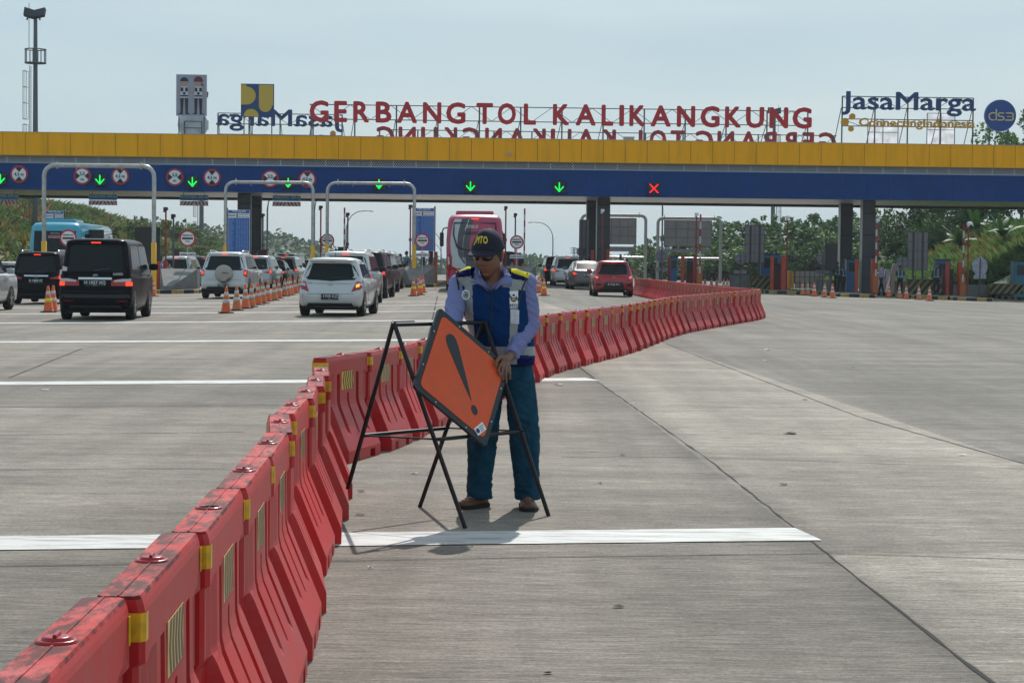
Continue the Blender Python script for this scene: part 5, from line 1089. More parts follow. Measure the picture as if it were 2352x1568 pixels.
big = [tree(9, 7.5, 31 + i, [V_DK, V_DK, V_MD], 1.6, .40, .6) for i in range(2)]
for px, Y, top, wd, lab in ((2068, 158, 492, 1.0, 'tall dark tree right of the right columns, leftmost of the dense group'), (2118, 156, 447, 1.0, 'dark tree behind the tall grey sign back'), (2165, 160, 420, 1.0, 'dark tree in the middle of the dense right group'), (2222, 157, 400, .95, 'dark tree behind the banana plants'), (2272, 160, 380, .95, 'dark tree right of the banana plants, below the roof line'), (2345, 150, 268, .8, 'tallest dark tree, rising above the canopy at the right edge'), (2098, 150, 520, .8, 'short dark tree above the yellow grass'), (2150, 150, 500, .8, 'short dark tree right of the tall grey sign back')):
    X = (px - CX) / F * Y; put_tree(big[int(px) % 2], px, Y, top, lab, 'dense dark trees on the right bank', wd, base=right_h(X, Y) - .6, H0=9)
# shrubs on the left crest and slope
sh = [tree(2.2, 2.6, 51 + i, [V_LT, V_OL, V_LT], .6, .22, .2, 'hillside_shrub') for i in range(3)]
for s in sh: s['category'] = 'shrub'
names = []
SHP = [(250, 165, 1.2), (300, 172, 1.5), (322, 180, 1.6), (345, 188, 1.2), (372, 196, 1.7), (405, 205, 1.5), (428, 213, 1.8), (452, 222, 1.5), (478, 232, 1.6), (500, 242, 1.7), (520, 252, 1.5), (600, 292, 1.8), (622, 300, 1.4), (265, 150, 1.1), (320, 158, 1.1), (380, 170, 1.3), (420, 182, 1.3), (455, 196, 1.4), (490, 210, 1.4), (200, 152, 1.0), (155, 158, 1.0), (110, 150, 1.1), (60, 154, 1.2)]
for i, (px, Y, s) in enumerate(SHP):
    X = (px - CX) / F * Y; src = sh[i % 3]
    if src.name not in usedt: usedt.add(src.name); o = src
    else: o = dup(src)
    pl_ = 'along the skyline of the left hillside' if i < 13 else 'lower on the left hillside'
    o['label'] = 'green shrub %s, %s from the right' % (pl_, ORDP[(12 - i) if i < 13 else (i - 13)]); o['group'] = 'shrubs on the left hillside'; o.location = (X, Y, left_h(X, Y) - .2); o.scale = (s * .62,) * 3; o.rotation_euler = (0, 0, random.uniform(0, 6.28))
# ground cover: grass and creepers
def cover(name, fn, xr, yr, n, mats, size, label, choose, up=1.0, seed=5, dz=.15):
    r = random.Random(seed); mb = MB()
    for _ in range(n):
        x, y = r.uniform(*xr), r.uniform(*yr); mi = choose(x, y, r)
        if mi is None: continue
        z = fn(x, y); s = size * r.uniform(.5, 1.5)
        for _b in range(4):
            a = r.uniform(0, 2 * PI); l = Vector((math.cos(a) * .45, math.sin(a) * .45, up * r.uniform(.5, 1))).normalized() * s; wv = Vector((-math.sin(a), math.cos(a), 0)) * s * .14; b0 = Vector((x + r.uniform(-.3, .3), y + r.uniform(-.3, .3), z - .05 + r.random() * dz)); k = len(mb.v)
            mb.v += [tuple(b0 - wv), tuple(b0 + wv), tuple(b0 + l * .6 + wv * .8), tuple(b0 + l + Vector((math.cos(a), math.sin(a), -.4)) * s * .25)]; mb.f.append((k, k + 1, k + 2, k + 3)); mb.m.append(mi); mb.sm.append(False)
    o = mb.build(name, mats, fix=False); return tag(o, label, 'ground cover', kind='stuff')
cover('hillside_undergrowth', left_h, (-48, -25), (104, 262), 18000, [V_OL, V_MD, V_YL, V_LT], .62, 'low scrub and dry grass over the left hillside', lambda x, y, r: None if nn(x, y, .12, 4) < -.05 and r.random() < .85 else (2 if nn(x, y, .15, 9) > .05 else r.choice([0, 3, 0, 3, 1])))
cover('tall_grass', right_h, (25, 52), (119, 165), 17000, [V_LT, V_MD, V_YL, V_MD], .85, 'tall rank grass covering the right bank', lambda x, y, r: (2 if (29 < x < 34 and 128 < y < 148 and nn(x, y, .25, 2) > .05) else (3 if nn(x, y, .3, 7) > .25 else r.choice([0, 0, 1]))), 1.6, 6, .3)
# woodland skin on the distant hills
r = random.Random(3); mb = MB()
for _ in range(2600):
    y = r.uniform(505, 585); x = r.uniform(-190, 150); z = far_h(x, y)
    leaves(mb, Vector((x, y, z + r.uniform(0, 1.2))), r.uniform(1.2, 2.6), 9, 1.3, r, r.choice([0, 1]), .8)
tag(mb.build('far_wood', [V_DK, V_MD], fix=False), 'hazy far-off woodland on the distant hills', 'woodland', kind='stuff')
# banana plants
def banana(px, Y, s, label, seed):
    X = (px - CX) / F * Y; r = random.Random(seed); t = thing('banana_plant', label, 'banana plant', (X, Y, right_h(X, Y) - .2), 0, 'banana plants on the right bank'); mb = MB(); mb.tube([(0, 0, 0), (.05, 0, 1.6 * s)], [.16 * s, .1 * s], 8); mb.build('stem', V_OL, t); mb = MB()
    for i in range(9):
        a = 2 * PI * i / 9 + r.uniform(-.3, .3); tilt = r.uniform(.25, 1.0); L_ = s * r.uniform(1.9, 2.7); pts = []; d = Vector((math.cos(a), math.sin(a), 0)); sd_ = Vector((-math.sin(a), math.cos(a), 0)); n = 8; rows = []
        for k in range(n + 1):
            u = k / n; p = Vector((0, 0, 1.5 * s)) + d * (L_ * u * math.sin(tilt)) + Vector((0, 0, L_ * (u * math.cos(tilt) - .55 * tilt * u * u))); w_ = .26 * s * math.sin(PI * min(1, .08 + u * .92)) ** .6; rows.append((p + sd_ * w_ + Vector((0, 0, -.08 * s)), p, p - sd_ * w_ + Vector((0, 0, -.08 * s))))
        o = len(mb.v); mb.add([q for rw in rows for q in rw], [(3 * k + j, 3 * k + j + 1, 3 * k + 4 + j, 3 * k + 3 + j) for k in range(n) for j in (0, 1)], 0, True)
    mb.build('leaf_crown', V_BAN, t, fix=False)
banana(2238, 146, .95, 'largest banana plant with bright upright leaves under the canopy, right', 1); banana(2200, 143, 1.0, 'banana plant left of the striped boom', 2); banana(2268, 150, .75, 'banana plant right of the largest one', 3); banana(2040, 140, .8, 'banana plant right of the right columns', 4); banana(2300, 134, 1.0, 'small banana plant near the right edge', 5)
# orange safety ribbons on the left hill
M_RIB = mat('ribbon_orange', (.75, .13, .03), .6)
for i, (a, b) in enumerate((((2, 480), (36, 458)), ((22, 512), (70, 484)), ((86, 500), (122, 458)), ((30, 575), (70, 500)))):
    A = at(*a, 139); B_ = at(*b, 141); mb = MB(); n = 10; vs = []
    for k in range(n + 1):
        u = k / n; p = A.lerp(B_, u) + Vector((0, 0, -.25 * math.sin(PI * u))); q = .09 + .05 * math.sin(k * 1.9 + i); vs += [p + Vector((0, .02 * math.sin(k), q)), p - Vector((0, .02, q))]
    mb.add([v - A for v in vs], [(2 * k, 2 * k + 1, 2 * k + 3, 2 * k + 2) for k in range(n)]); mb.build('safety_ribbon', M_RIB, fix=False)
    o = bpy.data.objects['safety_ribbon' if i == 0 else 'safety_ribbon.%03d' % i]; o.location = A; tag(o, ['short orange ribbon at the left edge under the canopy', 'orange ribbon left of the portal leg', 'orange ribbon right of the portal leg', 'long orange ribbon low on the left hillside'][i], 'ribbon')
# air
mb = MB(); mb.box(-700, 700, -60, 1000, -40, 32); hz = mb.build('haze', None if False else []); tag(hz, 'pale haze in the air over the whole plaza', 'haze', kind='stuff')
hm = bpy.data.materials.new('haze_air'); hm.use_nodes = True; t = hm.node_tree; t.nodes.clear(); o_ = t.nodes.new('ShaderNodeOutputMaterial'); pv = t.nodes.new('ShaderNodeVolumePrincipled'); pv.inputs['Color'].default_value = (.80, .90, 1, 1); pv.inputs['Density'].default_value = .0002; pv.inputs['Anisotropy'].default_value = .3; t.links.new(pv.outputs[0], o_.inputs['Volume']); hz.data.materials.append(hm)
# ============================================================ VEHICLES
M_GLS = mat('dark_glass', (.009, .015, .017), .12, spec=.2); M_TYRE = mat('tyre_rubber', (.012, .012, .012), .85); M_RIM = mat('rim_alloy', (.42, .42, .43), .3, .7); M_UND = mat('underbody', (.008, .008, .008), .9)
M_TLR = mat('lamp_lens_red', (.36, .006, .010), .15, coat=.5); M_TLC = mat('lamp_lens_clear', (.55, .52, .52), .15, coat=.5); M_LIT_ = mat('brake_lit', (1, .045, .012), .4, emit=1.6); M_AMB = mat('indicator_lit', (1, .32, .02), .4, emit=1.8); M_PLT = mat('plate_black', (.01, .012, .014), .4); M_PTX = mat('plate_text', (.55, .56, .58), .5); M_CHR = mat('chrome', (.62, .63, .65), .12, .9); M_BLKP = mat('trim_black', (.012, .012, .013), .5)
def paint(name, col, metal=.25, rough=.32): return mat('paint_' + name, col, rough, metal, coat=.8 if max(col) > .09 else .0, spec=.5 if max(col) > .09 else .07, var=.03, vscale=2)
P_WH, P_SI, P_BK, P_GR, P_RD, P_DK, P_SG = paint('white_silver', (.56, .57, .57)), paint('silver', (.44, .45, .46), .5), paint('black', (.008, .007, .009), 0, .22), paint('grey', (.10, .095, .10), .4), paint('red', (.36, .008, .015)), paint('charcoal', (.022, .02, .026), .2, .25), paint('light_grey', (.50, .50, .49), .3)
class Shell:
    """body from stacked rounded outlines; rear face toward -y"""
    def __init__(s, lv, rc=.16, bow=.05, fbow=.12): s.lv = lv; s.rc = rc; s.bow = bow; s.fb = fbow
    def at(s, z):
        L = s.lv
        if z <= L[0][0]: return L[0][1:]
        for a, b in zip(L, L[1:]):
            if z <= b[0]:
                t = (z - a[0]) / max(1e-6, b[0] - a[0]); return tuple(a[i] + (b[i] - a[i]) * t for i in (1, 2, 3))
        return L[-1][1:]
    def ry(s, x, z):
        yr, yf, hw = s.at(z); u = min(1, abs(x) / hw); y = yr + s.bow * u * u; rc = min(s.rc, hw * .8)
        if abs(x) > hw - rc: y += rc * (1 - math.sqrt(max(0, 1 - ((abs(x) - (hw - rc)) / rc) ** 2)))
        return y
    def outline(s, z):
        yr, yf, hw = s.at(z); rc = min(s.rc, hw * .8); xs = [-hw + rc * (1 - math.cos(a)) for a in (0, .35, .7, 1.05, 1.4)] + [-(hw - rc) * .6, -(hw - rc) * .2]; xs = xs + [-x for x in reversed(xs)]
        pts = [(x, s.ry(x, z)) for x in xs]
        f = [(x, yf - s.fb * (x / hw) ** 2 - rc * .9 * (1 - math.sqrt(max(0, 1 - (max(0, abs(x) - (hw - rc)) / rc) ** 2)))) for x in reversed(xs)]
        return pts + f
    def mesh(s, mb, zs=None, mi=0):
        zs = zs or sorted(set([l[0] for l in s.lv] + [(a[0] + b[0]) / 2 for a, b in zip(s.lv, s.lv[1:])])); R_ = [[(x, y, z) for x, y in s.outline(z)] for z in zs]; n = len(R_[0]); vs = [p for r_ in R_ for p in r_]
        mb.add(vs, [(j * n + i, j * n + (i + 1) % n, (j + 1) * n + (i + 1) % n, (j + 1) * n + i) for j in range(len(zs) - 1) for i in range(n)], mi, True)
        mb.add(R_[-1], [tuple(range(n))], mi); mb.add(R_[0], [tuple(reversed(range(n)))], mi)
    def rear(s, mb, poly, off=.006, mi=0, nx=8, nz_=5):
        """patch following the rear face; poly convex in (x,z)"""
        z0, z1 = min(p[1] for p in poly), max(p[1] for p in poly)
        zl = sorted(set([z0 + (z1 - z0) * k / nz_ for k in range(nz_ + 1)] + [p[1] for p in poly])); rows = []
        for z in zl:
            zz = min(max(z, z0 + 1e-4), z1 - 1e-4); xs = []
            for a, b in zip(poly, poly[1:] + poly[:1]):
                if (a[1] - zz) * (b[1] - zz) <= 0 and a[1] != b[1]: xs.append(a[0] + (b[0] - a[0]) * (zz - a[1]) / (b[1] - a[1]))
            xa, xb = min(xs), max(xs); rows.append([(xa + (xb - xa) * k / nx, z) for k in range(nx + 1)])
        n = nx + 1; vs = []
        for r_ in rows:
            for x, z in r_: hw = s.at(z)[2]; x2 = max(-hw - off * .7, min(hw + off * .7, x)); vs.append((x2, s.ry(min(abs(x2), hw), z) - off, z))
        m_ = len(vs); vs += [(v[0], v[1] + off + .02, v[2]) for v in vs]
        fs = [(j * n + i, j * n + i + 1, (j + 1) * n + i + 1, (j + 1) * n + i) for j in range(len(rows) - 1) for i in range(nx)]
        rim = list(range(n)) + [j * n + nx for j in range(1, len(rows))] + [(len(rows) - 1) * n + i for i in range(nx - 1, -1, -1)] + [j * n for j in range(len(rows) - 2, 0, -1)]
        fs += [(rim[k], rim[(k + 1) % len(rim)], rim[(k + 1) % len(rim)] + m_, rim[k] + m_) for k in range(len(rim))]
        mb.add(vs, fs, mi)
    def side(s, mb, poly, sg, off=.006, mi=0):
        zs = [p[1] for p in poly]; z0, z1 = min(zs), max(zs); zl = sorted(set([z0 + (z1 - z0) * k / 4 for k in range(5)] + zs)); rows = []
        for z in zl:
            zz = min(max(z, z0 + 1e-4), z1 - 1e-4); ys = []
            for a, b in zip(poly, poly[1:] + poly[:1]):
                if (a[1] - zz) * (b[1] - zz) <= 0 and a[1] != b[1]: ys.append(a[0] + (b[0] - a[0]) * (zz - a[1]) / (b[1] - a[1]))
            rows.append((min(ys), max(ys), z))
        vs = []
        for a, b, z in rows:
            x = sg * (s.at(z)[2] + off); vs += [(x, a, z), (x, b, z), (sg * (s.at(z)[2] - .02), a, z), (sg * (s.at(z)[2] - .02), b, z)]
        fs = []
        for j in range(len(rows) - 1): k = 4 * j; fs += [(k, k + 1, k + 5, k + 4), (k, k + 4, k + 6, k + 2), (k + 1, k + 3, k + 7, k + 5)]
        k = 4 * (len(rows) - 1); fs += [(0, 2, 3, 1), (k, k + 1, k + 3, k + 2)]; mb.add(vs, fs, mi)
def wheel(par, x, y, r, name, w_=.2, far=False):
    sg = 1 if x > 0 else -1
    mb = MB(); mb.lathe([(r * .6, -w_ / 2), (r * .93, -w_ / 2), (r, -w_ * .38), (r, w_ * .38), (r * .93, w_ / 2), (r * .6, w_ / 2)], 24, axis='x', c=(x - sg * w_ * .5, y, r)); o = mb.build(name, M_TYRE, par)
    mb = MB(); xf = x - sg * .012
    mb.lathe([(r * .62, -.03 * sg), (r * .62, 0), (r * .55, 0), (r * .53, -.03 * sg), (.0, -.05 * sg)], 24, axis='x', c=(xf, y, r))
    for k in range(5):
        a = 2 * PI * k / 5 + .3; mb.bar((xf - .015 * sg, y, r), (xf - .01 * sg, y + r * .57 * math.cos(a), r + r * .57 * math.sin(a)), .05)
    mb.build('rim', M_RIM, o)
    mb = MB(); mb.lathe([(r * .52, 0), (0, 0)], 20, axis='x', c=(xf - .04 * sg, y, r)); mb.build('brake_disc', M_UND, o)
def car(label, px, py, kind, pm, rz=0.0, plate='', Y=None, nm='parked_car', group='cars queuing for the toll gates', lit=('L', 'R'), cat='car', S=None):
    K = {'hatch': dict(L=3.6, W=1.62, H=1.50, belt=.93, tail=.16, top=.30, hood=.90, cowl=1.0, roofin=.17, ws=1.75, wr=.29, wb=(.62, 3.05)),
         'mpv': dict(L=4.2, W=1.67, H=1.70, belt=1.02, tail=.05, top=.26, hood=.98, cowl=.85, roofin=.15, ws=1.55, wr=.30, wb=(.75, 3.45)),
         'van': dict(L=4.2, W=1.67, H=1.90, belt=1.13, tail=.02, top=.17, hood=.95, cowl=.35, roofin=.12, ws=.95, wr=.31, wb=(.62, 3.30)),
         'suv': dict(L=4.3, W=1.74, H=1.74, belt=1.06, tail=.02, top=.26, hood=1.05, cowl=.95, roofin=.17, ws=1.65, wr=.35, wb=(.72, 3.40)),
         'sedan': dict(L=4.4, W=1.70, H=1.47, belt=.98, tail=.02, top=1.30, hood=.88, cowl=.95, roofin=.22, ws=1.65, wr=.30, wb=(.85, 3.45))}[kind]
    L, W, Hh = K['L'], K['W'], K['H']; w2 = W / 2; g = G(px, py) if Y is None else GX(px, Y); t = thing(nm, label, cat, (g.x, g.y, g.z), rz, group); b = K['belt']
    lo = .34 if kind == 'suv' else .24
    lv = [(lo, .12, L - .12, w2 - .06), (lo + .06, .03, L - .04, w2 - .02), (.5, .0, L - .01, w2), (.62, .015, L, w2), (b - .12, K['tail'] * .6 + .02, L - .02, w2 - .005)]
    if kind == 'sedan':
        lv += [(b - .02, .05, L - .08, w2 - .02), (b + .01, .10, L - .14, w2 - .05), (b + .03, .62, L - K['cowl'], w2 - .10), (Hh - .12, K['top'], L - K['ws'], w2 - K['roofin']), (Hh - .05, K['top'] + .12, L - K['ws'] - .14, w2 - K['roofin'] - .05), (Hh - .01, K['top'] + .45, L - K['ws'] - .5, w2 - K['roofin'] - .2), (Hh, K['top'] + .75, L - K['ws'] - .7, w2 - K['roofin'] - .42)]
    else:
        lv += [(K['hood'] - .04, K['tail'] + .03, L - .06, w2 - .01), (K['hood'], K['tail'] + .03, L - .16, w2 - .015), (b + .02 if b > K['hood'] else K['hood'] + .03, K['tail'] + .05, L - K['cowl'], w2 - .035),
               (Hh - .14, K['top'], L - K['ws'], w2 - K['roofin']), (Hh - .07, K['top'] - .03, L - K['ws'] - .13, w2 - K['roofin'] - .03), (Hh - .02, K['top'] + .06, L - K['ws'] - .4, w2 - K['roofin'] - .14), (Hh, K['top'] + .3, L - K['ws'] - .7, w2 - K['roofin'] - .36)]
    s = Shell(lv, .17 if kind != 'van' else .13, .06 if kind != 'van' else .03); mb = MB(); s.mesh(mb); mb.build('body', pm, t, fix=False)
    mb = MB(); mb.box(-w2 + .12, w2 - .12, .15, L - .2, .17, lo + .05)
    if kind == 'hatch' or kind == 'van': mb.tube([(-.4, .05, .2), (-.4, .4, .22)], .03, 8)
    mb.build('underbody', M_UND, t)
    ry0 = b + .05; zt = Hh - .16; wb_, wt = w2 - .10, w2 - K['roofin'] - .07
    if kind == 'sedan': win = [(-wb_ + .1, b + .06), (wb_ - .1, b + .06), (wt, zt + .02), (-wt, zt + .02)]
    elif kind == 'van': win = [(-wb_ + .06, b - .0), (wb_ - .06, b - .0), (wb_ + .0, b + .1), (wt + .02, zt - .04), (wt - .08, zt + .0), (-wt + .08, zt), (-wt - .02, zt - .04), (-wb_, b + .1)]
    else: win = [(-wb_ + .12, b + .0), (0, b - .035), (wb_ - .12, b + .0), (wb_ - .01, b + .10), (wt + .0, zt - .06), (wt - .1, zt), (-wt + .1, zt), (-wt, zt - .06), (-wb_ + .01, b + .10)]
    mb = MB(); s.rear(mb, win, .007, 0, 10, 6); mb.build('rear_window', M_GLS, t)
    for sg in (-1, 1):
        a, c = (K['tail'] + .42, L - K['cowl'] - .38) if kind != 'sedan' else (.95, L - K['cowl'] - .30); tp, tf = K['top'] + .40 if kind != 'sedan' else K['top'] + .25, L - K['ws'] - .10; m1 = (a + c) / 2
        for q0, q1, u0, u1 in ((a, m1 - .04, tp, (tp + tf) / 2 - .03), (m1 + .04, c, (tp + tf) / 2 + .05, tf)):
            mb = MB(); s.side(mb, [(q0, b + .05), (q1, b + .05), (u1, Hh - .17), (u0, Hh - .17)], sg, .006); mb.build('side_window', M_GLS, t)
        mb = MB(); s.side(mb, [(m1 - .008, .36), (m1 + .008, .36), (m1 + .008, b - .02), (m1 - .008, b - .02)], sg, .003); mb.build('door_gap', M_BLKP, t)
        for y in (m1 - .25, c - .15): mb = MB(); s.side(mb, [(y - .08, b - .12), (y + .08, b - .12), (y + .08, b - .09), (y - .08, b - .09)], sg, .03); mb.build('door_handle', pm if pm != P_WH else P_SI, t)
        mb = MB(); ym = L - K['cowl'] - .45; xm = sg * (w2 + .09); mb.rbox(xm - .11, xm + .11, ym - .06, ym + .07, b + .02, b + .18, .03); mb.build('mirror', pm if kind in ('hatch', 'van', 'sedan') else M_BLKP, t)
        for y in K['wb']:
            mb = MB(); mb.prism([(y + (K['wr'] + .07) * math.cos(q), max(.2, K['wr'] + (K['wr'] + .07) * math.sin(q))) for q in [PI * i / 14 - .2 for i in range(17)]], sg * (w2 - .10), sg * (w2 + .004), plane='yz'); mb.build('wheel_arch', M_UND, t)
            wheel(t, sg * (w2 + .012), y, K['wr'], 'wheel')
    # tail lamps
    for side_, sg in (('L', -1), ('R', 1)):
        def P(*pts): return [(sg * x, z) for x, z in pts]
        if kind == 'hatch': lens = P((w2 - .01, b + .02), (w2 - .17, b - .06), (w2 - .27, b - .30), (w2 - .06, b - .24), (w2 + .0, b - .2)); clr = P((w2 - .03, b - .02), (w2 - .15, b - .07), (w2 - .18, b - .17), (w2 - .02, b - .13)); hot = P((w2 - .08, b - .10), (w2 - .15, b - .12), (w2 - .16, b - .19), (w2 - .08, b - .17))
        elif kind == 'van': lens = P((w2 + .0, .97), (w2 - .22, .97), (w2 - .46, .93), (w2 - .47, .80), (w2 + .0, .79)); clr = P((w2 - .02, .975), (w2 - .2, .965), (w2 - .4, .93), (w2 - .4, .89), (w2 - .02, .90)); hot = P((w2 - .0, .89), (w2 - .13, .89), (w2 - .13, .80), (w2 - .0, .80))
        elif kind == 'suv': lens = P((w2 + .0, b + .04), (w2 - .12, b + .02), (w2 - .14, b - .2), (w2 - .02, b - .26)); clr = None; hot = P((w2 - .04, b - .04), (w2 - .10, b - .05), (w2 - .11, b - .15), (w2 - .05, b - .17))
        elif kind == 'sedan': lens = P((w2 + .0, b - .06), (w2 - .3, b - .08), (w2 - .27, b - .26), (w2 - .02, b - .24)); clr = P((w2 - .2, b - .15), (w2 - .28, b - .16), (w2 - .26, b - .2), (w2 - .2, b - .2)); hot = P((w2 - .06, b - .11), (w2 - .18, b - .12), (w2 - .16, b - .21), (w2 - .06, b - .2))
        else: lens = P((w2 + .0, b + .10), (w2 - .10, b + .08), (w2 - .12, b - .10), (w2 - .38, b - .16), (w2 - .36, b - .2), (w2 - .0, b - .22)); clr = P((w2 - .01, b + .06), (w2 - .09, b + .05), (w2 - .1, b - .06), (w2 - .01, b - .06)); hot = P((w2 - .01, b - .09), (w2 - .11, b - .09), (w2 - .11, b - .19), (w2 - .01, b - .19))
        if kind == 'mpv': lens = P((w2 + .0, b + .10), (w2 - .11, b + .08), (w2 - .13, b - .21), (w2 - .0, b - .22))
        mb = MB(); s.rear(mb, lens, .016, 0); o = mb.build('tail_light', M_TLR, t)
        if kind == 'mpv': mb = MB(); s.rear(mb, P((w2 - .12, b - .10), (w2 - .40, b - .17), (w2 - .38, b - .20), (w2 - .12, b - .21)), .017, 0); mb.build('lens_extension', M_TLR, o)
        if clr and kind != 'suv': mb = MB(); s.rear(mb, clr, .021, 0); mb.build('clear_lens', M_TLC, o)
        if side_ in lit or 'A' + side_ in lit: mb = MB(); s.rear(mb, hot, .024, 0); mb.build('lit_lamp', M_AMB if 'A' + side_ in lit else M_LIT_, o)
    # plate, emblem, brake light, wiper, bumper line
    pz = {'hatch': .50, 'mpv': b - .27, 'van': .86, 'suv': .48, 'sedan': b - .24}[kind]; xp = 0; mb = MB(); s.rear(mb, [(-.22, pz - .07), (.22, pz - .07), (.22, pz + .07), (-.22, pz + .07)], .03, 0); po = mb.build('number_plate', M_PLT, t)
    if plate: yy = s.ry(.1, pz) - .036; text(plate, .075, (0, yy, pz - .02), M_PTX, po, bold=.003, depth=.002); text('08.24', .025, (0, yy, pz - .055), M_PTX, po, depth=.002)
    mb = MB(); ez = b - .12 if kind != 'van' else 1.03; y = s.ry(0, ez) - .012; mb.tube([(.055 * math.cos(a), y, ez + .035 * math.sin(a)) for a in [2 * PI * i / 12 for i in range(13)]], .007, 5); mb.bar((-.04, y, ez - .005), (.03, y, ez + .02), .012); mb.build('emblem', M_CHR, t)
    zt2 = Hh - .10; mb = MB(); s.rear(mb, [(-.11, zt2 - .015), (.11, zt2 - .015), (.11, zt2 + .012), (-.11, zt2 + .012)], .014, 0); mb.build('high_brake_light', M_LIT_ if lit and kind != 'hatch' or pm == P_RD else M_TLR, t)
    mb = MB(); zb_ = b - .36 if kind != 'van' else .66
    s.rear(mb, [(-w2 + .04, zb_), (w2 - .04, zb_), (w2 - .04, zb_ + .008), (-w2 + .04, zb_ + .008)], .003, 0); mb.build('bumper_gap', M_BLKP, t)
    mb = MB(); s.rear(mb, [(-w2 + .2, lo + .01), (w2 - .2, lo + .01), (w2 - .26, lo + .10), (-w2 + .26, lo + .10)], .008, 0); mb.build('bumper_insert', M_BLKP, t)
    if kind != 'sedan': mb = MB(); s.rear(mb, [(-.02, b + .02), (.34, b + .07), (.34, b + .085), (-.02, b + .045)], .022, 0); mb.build('wiper', M_BLKP, t)
    if kind in ('van', 'mpv'): mb = MB(); z = .945 if kind == 'van' else b - .125; s.rear(mb, [(-w2 + .45, z), (w2 - .45, z), (w2 - .45, z + .05), (-w2 + .45, z + .05)], .022, 0); mb.build('chrome_strip', M_CHR, t)
    if kind in ('suv', 'mpv'):
        for sg in (-1, 1): mb = MB(); x = sg * (w2 - K['roofin'] - .1); mb.tube([(x, K['top'] + .4, Hh - .02), (x, K['top'] + .5, Hh + .045), (x, L - K['ws'] - .6, Hh + .045), (x, L - K['ws'] - .45, Hh - .02)], .018, 6); mb.build('roof_rail', M_CHR, t)
    return t, s, K
# --- the named vehicles
t, s, K = car('silver white hatchback with a lit amber indicator, nearest car left of the worker', 757, 727, 'hatch', P_WH, -.055, 'B 1749 KZZ', lit=('AR',), nm='parked_car')
for a, b_ in ((-.45, 'text'), ):
    y = s.ry(.4, .82) - .012; mb = MB(); s.rear(mb, [(-.62, .845), (-.47, .845), (-.47, .855), (-.62, .855)], .010); s.rear(mb, [(-.62, .82), (-.47, .82), (-.47, .83), (-.62, .83)], .010); mb.build('badge', M_CHR, t)
mb = MB(); mb.tube([(0, 1.0, 1.49), (0, .92, 1.62)], .008, 5); mb.build('antenna', M_BLKP, t)
mb = MB(); mb.rbox(-.55, .55, .10, .34, 1.395, 1.43, .012); mb.build('spoiler', P_WH, t)
t, s, K = car('black van with red and clear tail lights, nearest vehicle on the left', 218, 735.5, 'van', P_BK, .055, 'H 1057 XQ'); text('LUXIO', .055, (.52, s.ry(.52, 1.07) - .012, 1.05), M_CHR, t, bold=.002, name='model_lettering')
mb = MB(); s.rear(mb, [(-.78, 1.14), (-.66, 1.13), (-.65, 1.22), (-.76, 1.25)], .012); mb.build('window_sticker', M_TLC, t)
for sg in (-1, 1): mb = MB(); s.rear(mb, [(sg * .72, .44), (sg * .50, .44), (sg * .50, .455), (sg * .72, .455)], .01); mb.build('reflector', M_TLR, t)
mb = MB(); s.rear(mb, [(-.80, .52), (.80, .52), (.78, .60), (-.78, .60)], .02); mb.build('bumper_step', M_BLKP, t)
t, s, K = car('silver off-roader with a covered spare wheel on its tailgate', 513, 686, 'suv', P_WH, -.02, 'H 8291 GR')
mb = MB(); y = s.ry(0, .95); mb.lathe([(0, -.19), (.20, -.19), (.30, -.16), (.335, -.10), (.335, 0), (0, .01)], 32, axis='y', c=(.02, y - .02, .92)); sp = mb.build('spare_wheel', mat('spare_cover', (.40, .37, .33), .5), t)
mb = MB(); mb.prism([(-.02 + .33 * math.cos(a), .33 * math.sin(a)) for a in (-1.9, -1.5, -1.1, -.7, -.35)], -.2, -.192, M=Matrix.Translation((.02, y - .02, .92))); mb.build('cover_print', M_BLKP, sp)
for k in range(3): mb = MB(); mb.box(-.02 - .0, .22 - .04 * k, y - .224, y - .216, .74 - .045 * k, .755 - .045 * k); mb.build('print_stripe', M_CWH, sp)
text('TERIOS', .055, (.08, y - .215, .93), M_BLKP, sp, bold=.002, italic=.3, depth=.003)
t, s, K = car('black people carrier with a chrome tailgate strip, left of the black van', 82, 699, 'mpv', P_BK, .03, 'A 1809 IC')
def simple(*a, **k): return car(*a, **k)
simple('grey people carrier right behind the silver off-roader', 584, 0, 'mpv', P_SI, -.03, 'K 1420 AS', Y=101, lit=('R', 'L'))
simple('black hatchback third in the queue beside the cones', 620, 0, 'hatch', P_BK, -.03, '', Y=111)
simple('silver people carrier fourth in the queue beside the cones', 648, 0, 'mpv', P_SI, -.03, '', Y=119)
simple('tall dark van with a pale roof at the head of the cone side queue', 656, 0, 'van', paint('deep_green', (.012, .02, .02)), -.02, '', Y=128)
simple('small dark car under the middle portal leg', 704, 0, 'hatch', P_DK, -.02, '', Y=136)
simple('white car half hidden behind the silver white hatchback', 790, 0, 'mpv', P_WH, -.03, '', Y=62.5)
simple('dark off-roader with a lit high brake light, behind the nearest hatchback', 829, 0, 'suv', P_DK, -.035, 'B 2286 SO', Y=72.5)
simple('charcoal off-roader, second in the dark queue beside the two standing people', 851, 0, 'suv', P_DK, -.035, '', Y=84)
simple('charcoal off-roader, third in the dark queue', 867, 0, 'suv', P_GR, -.035, '', Y=94)
simple('farthest dark people carrier of the queue beside the two standing people', 880, 0, 'mpv', P_DK, -.035, '', Y=104)
simple('white hatchback behind the pale concrete wedge', 399, 0, 'mpv', P_WH, -.02, '', Y=98)
simple('dark car behind the white hatchback, left lanes', 436, 0, 'mpv', P_DK, 0, '', Y=121); simple('dark people carrier beside the silver off-roader roof', 468, 0, 'mpv', P_GR, 0, '', Y=114)
t_, s_, K_ = simple('silver sedan cut by the left photo edge', -125, 0, 'sedan', P_SI, .0, '', Y=52.4, lit=())
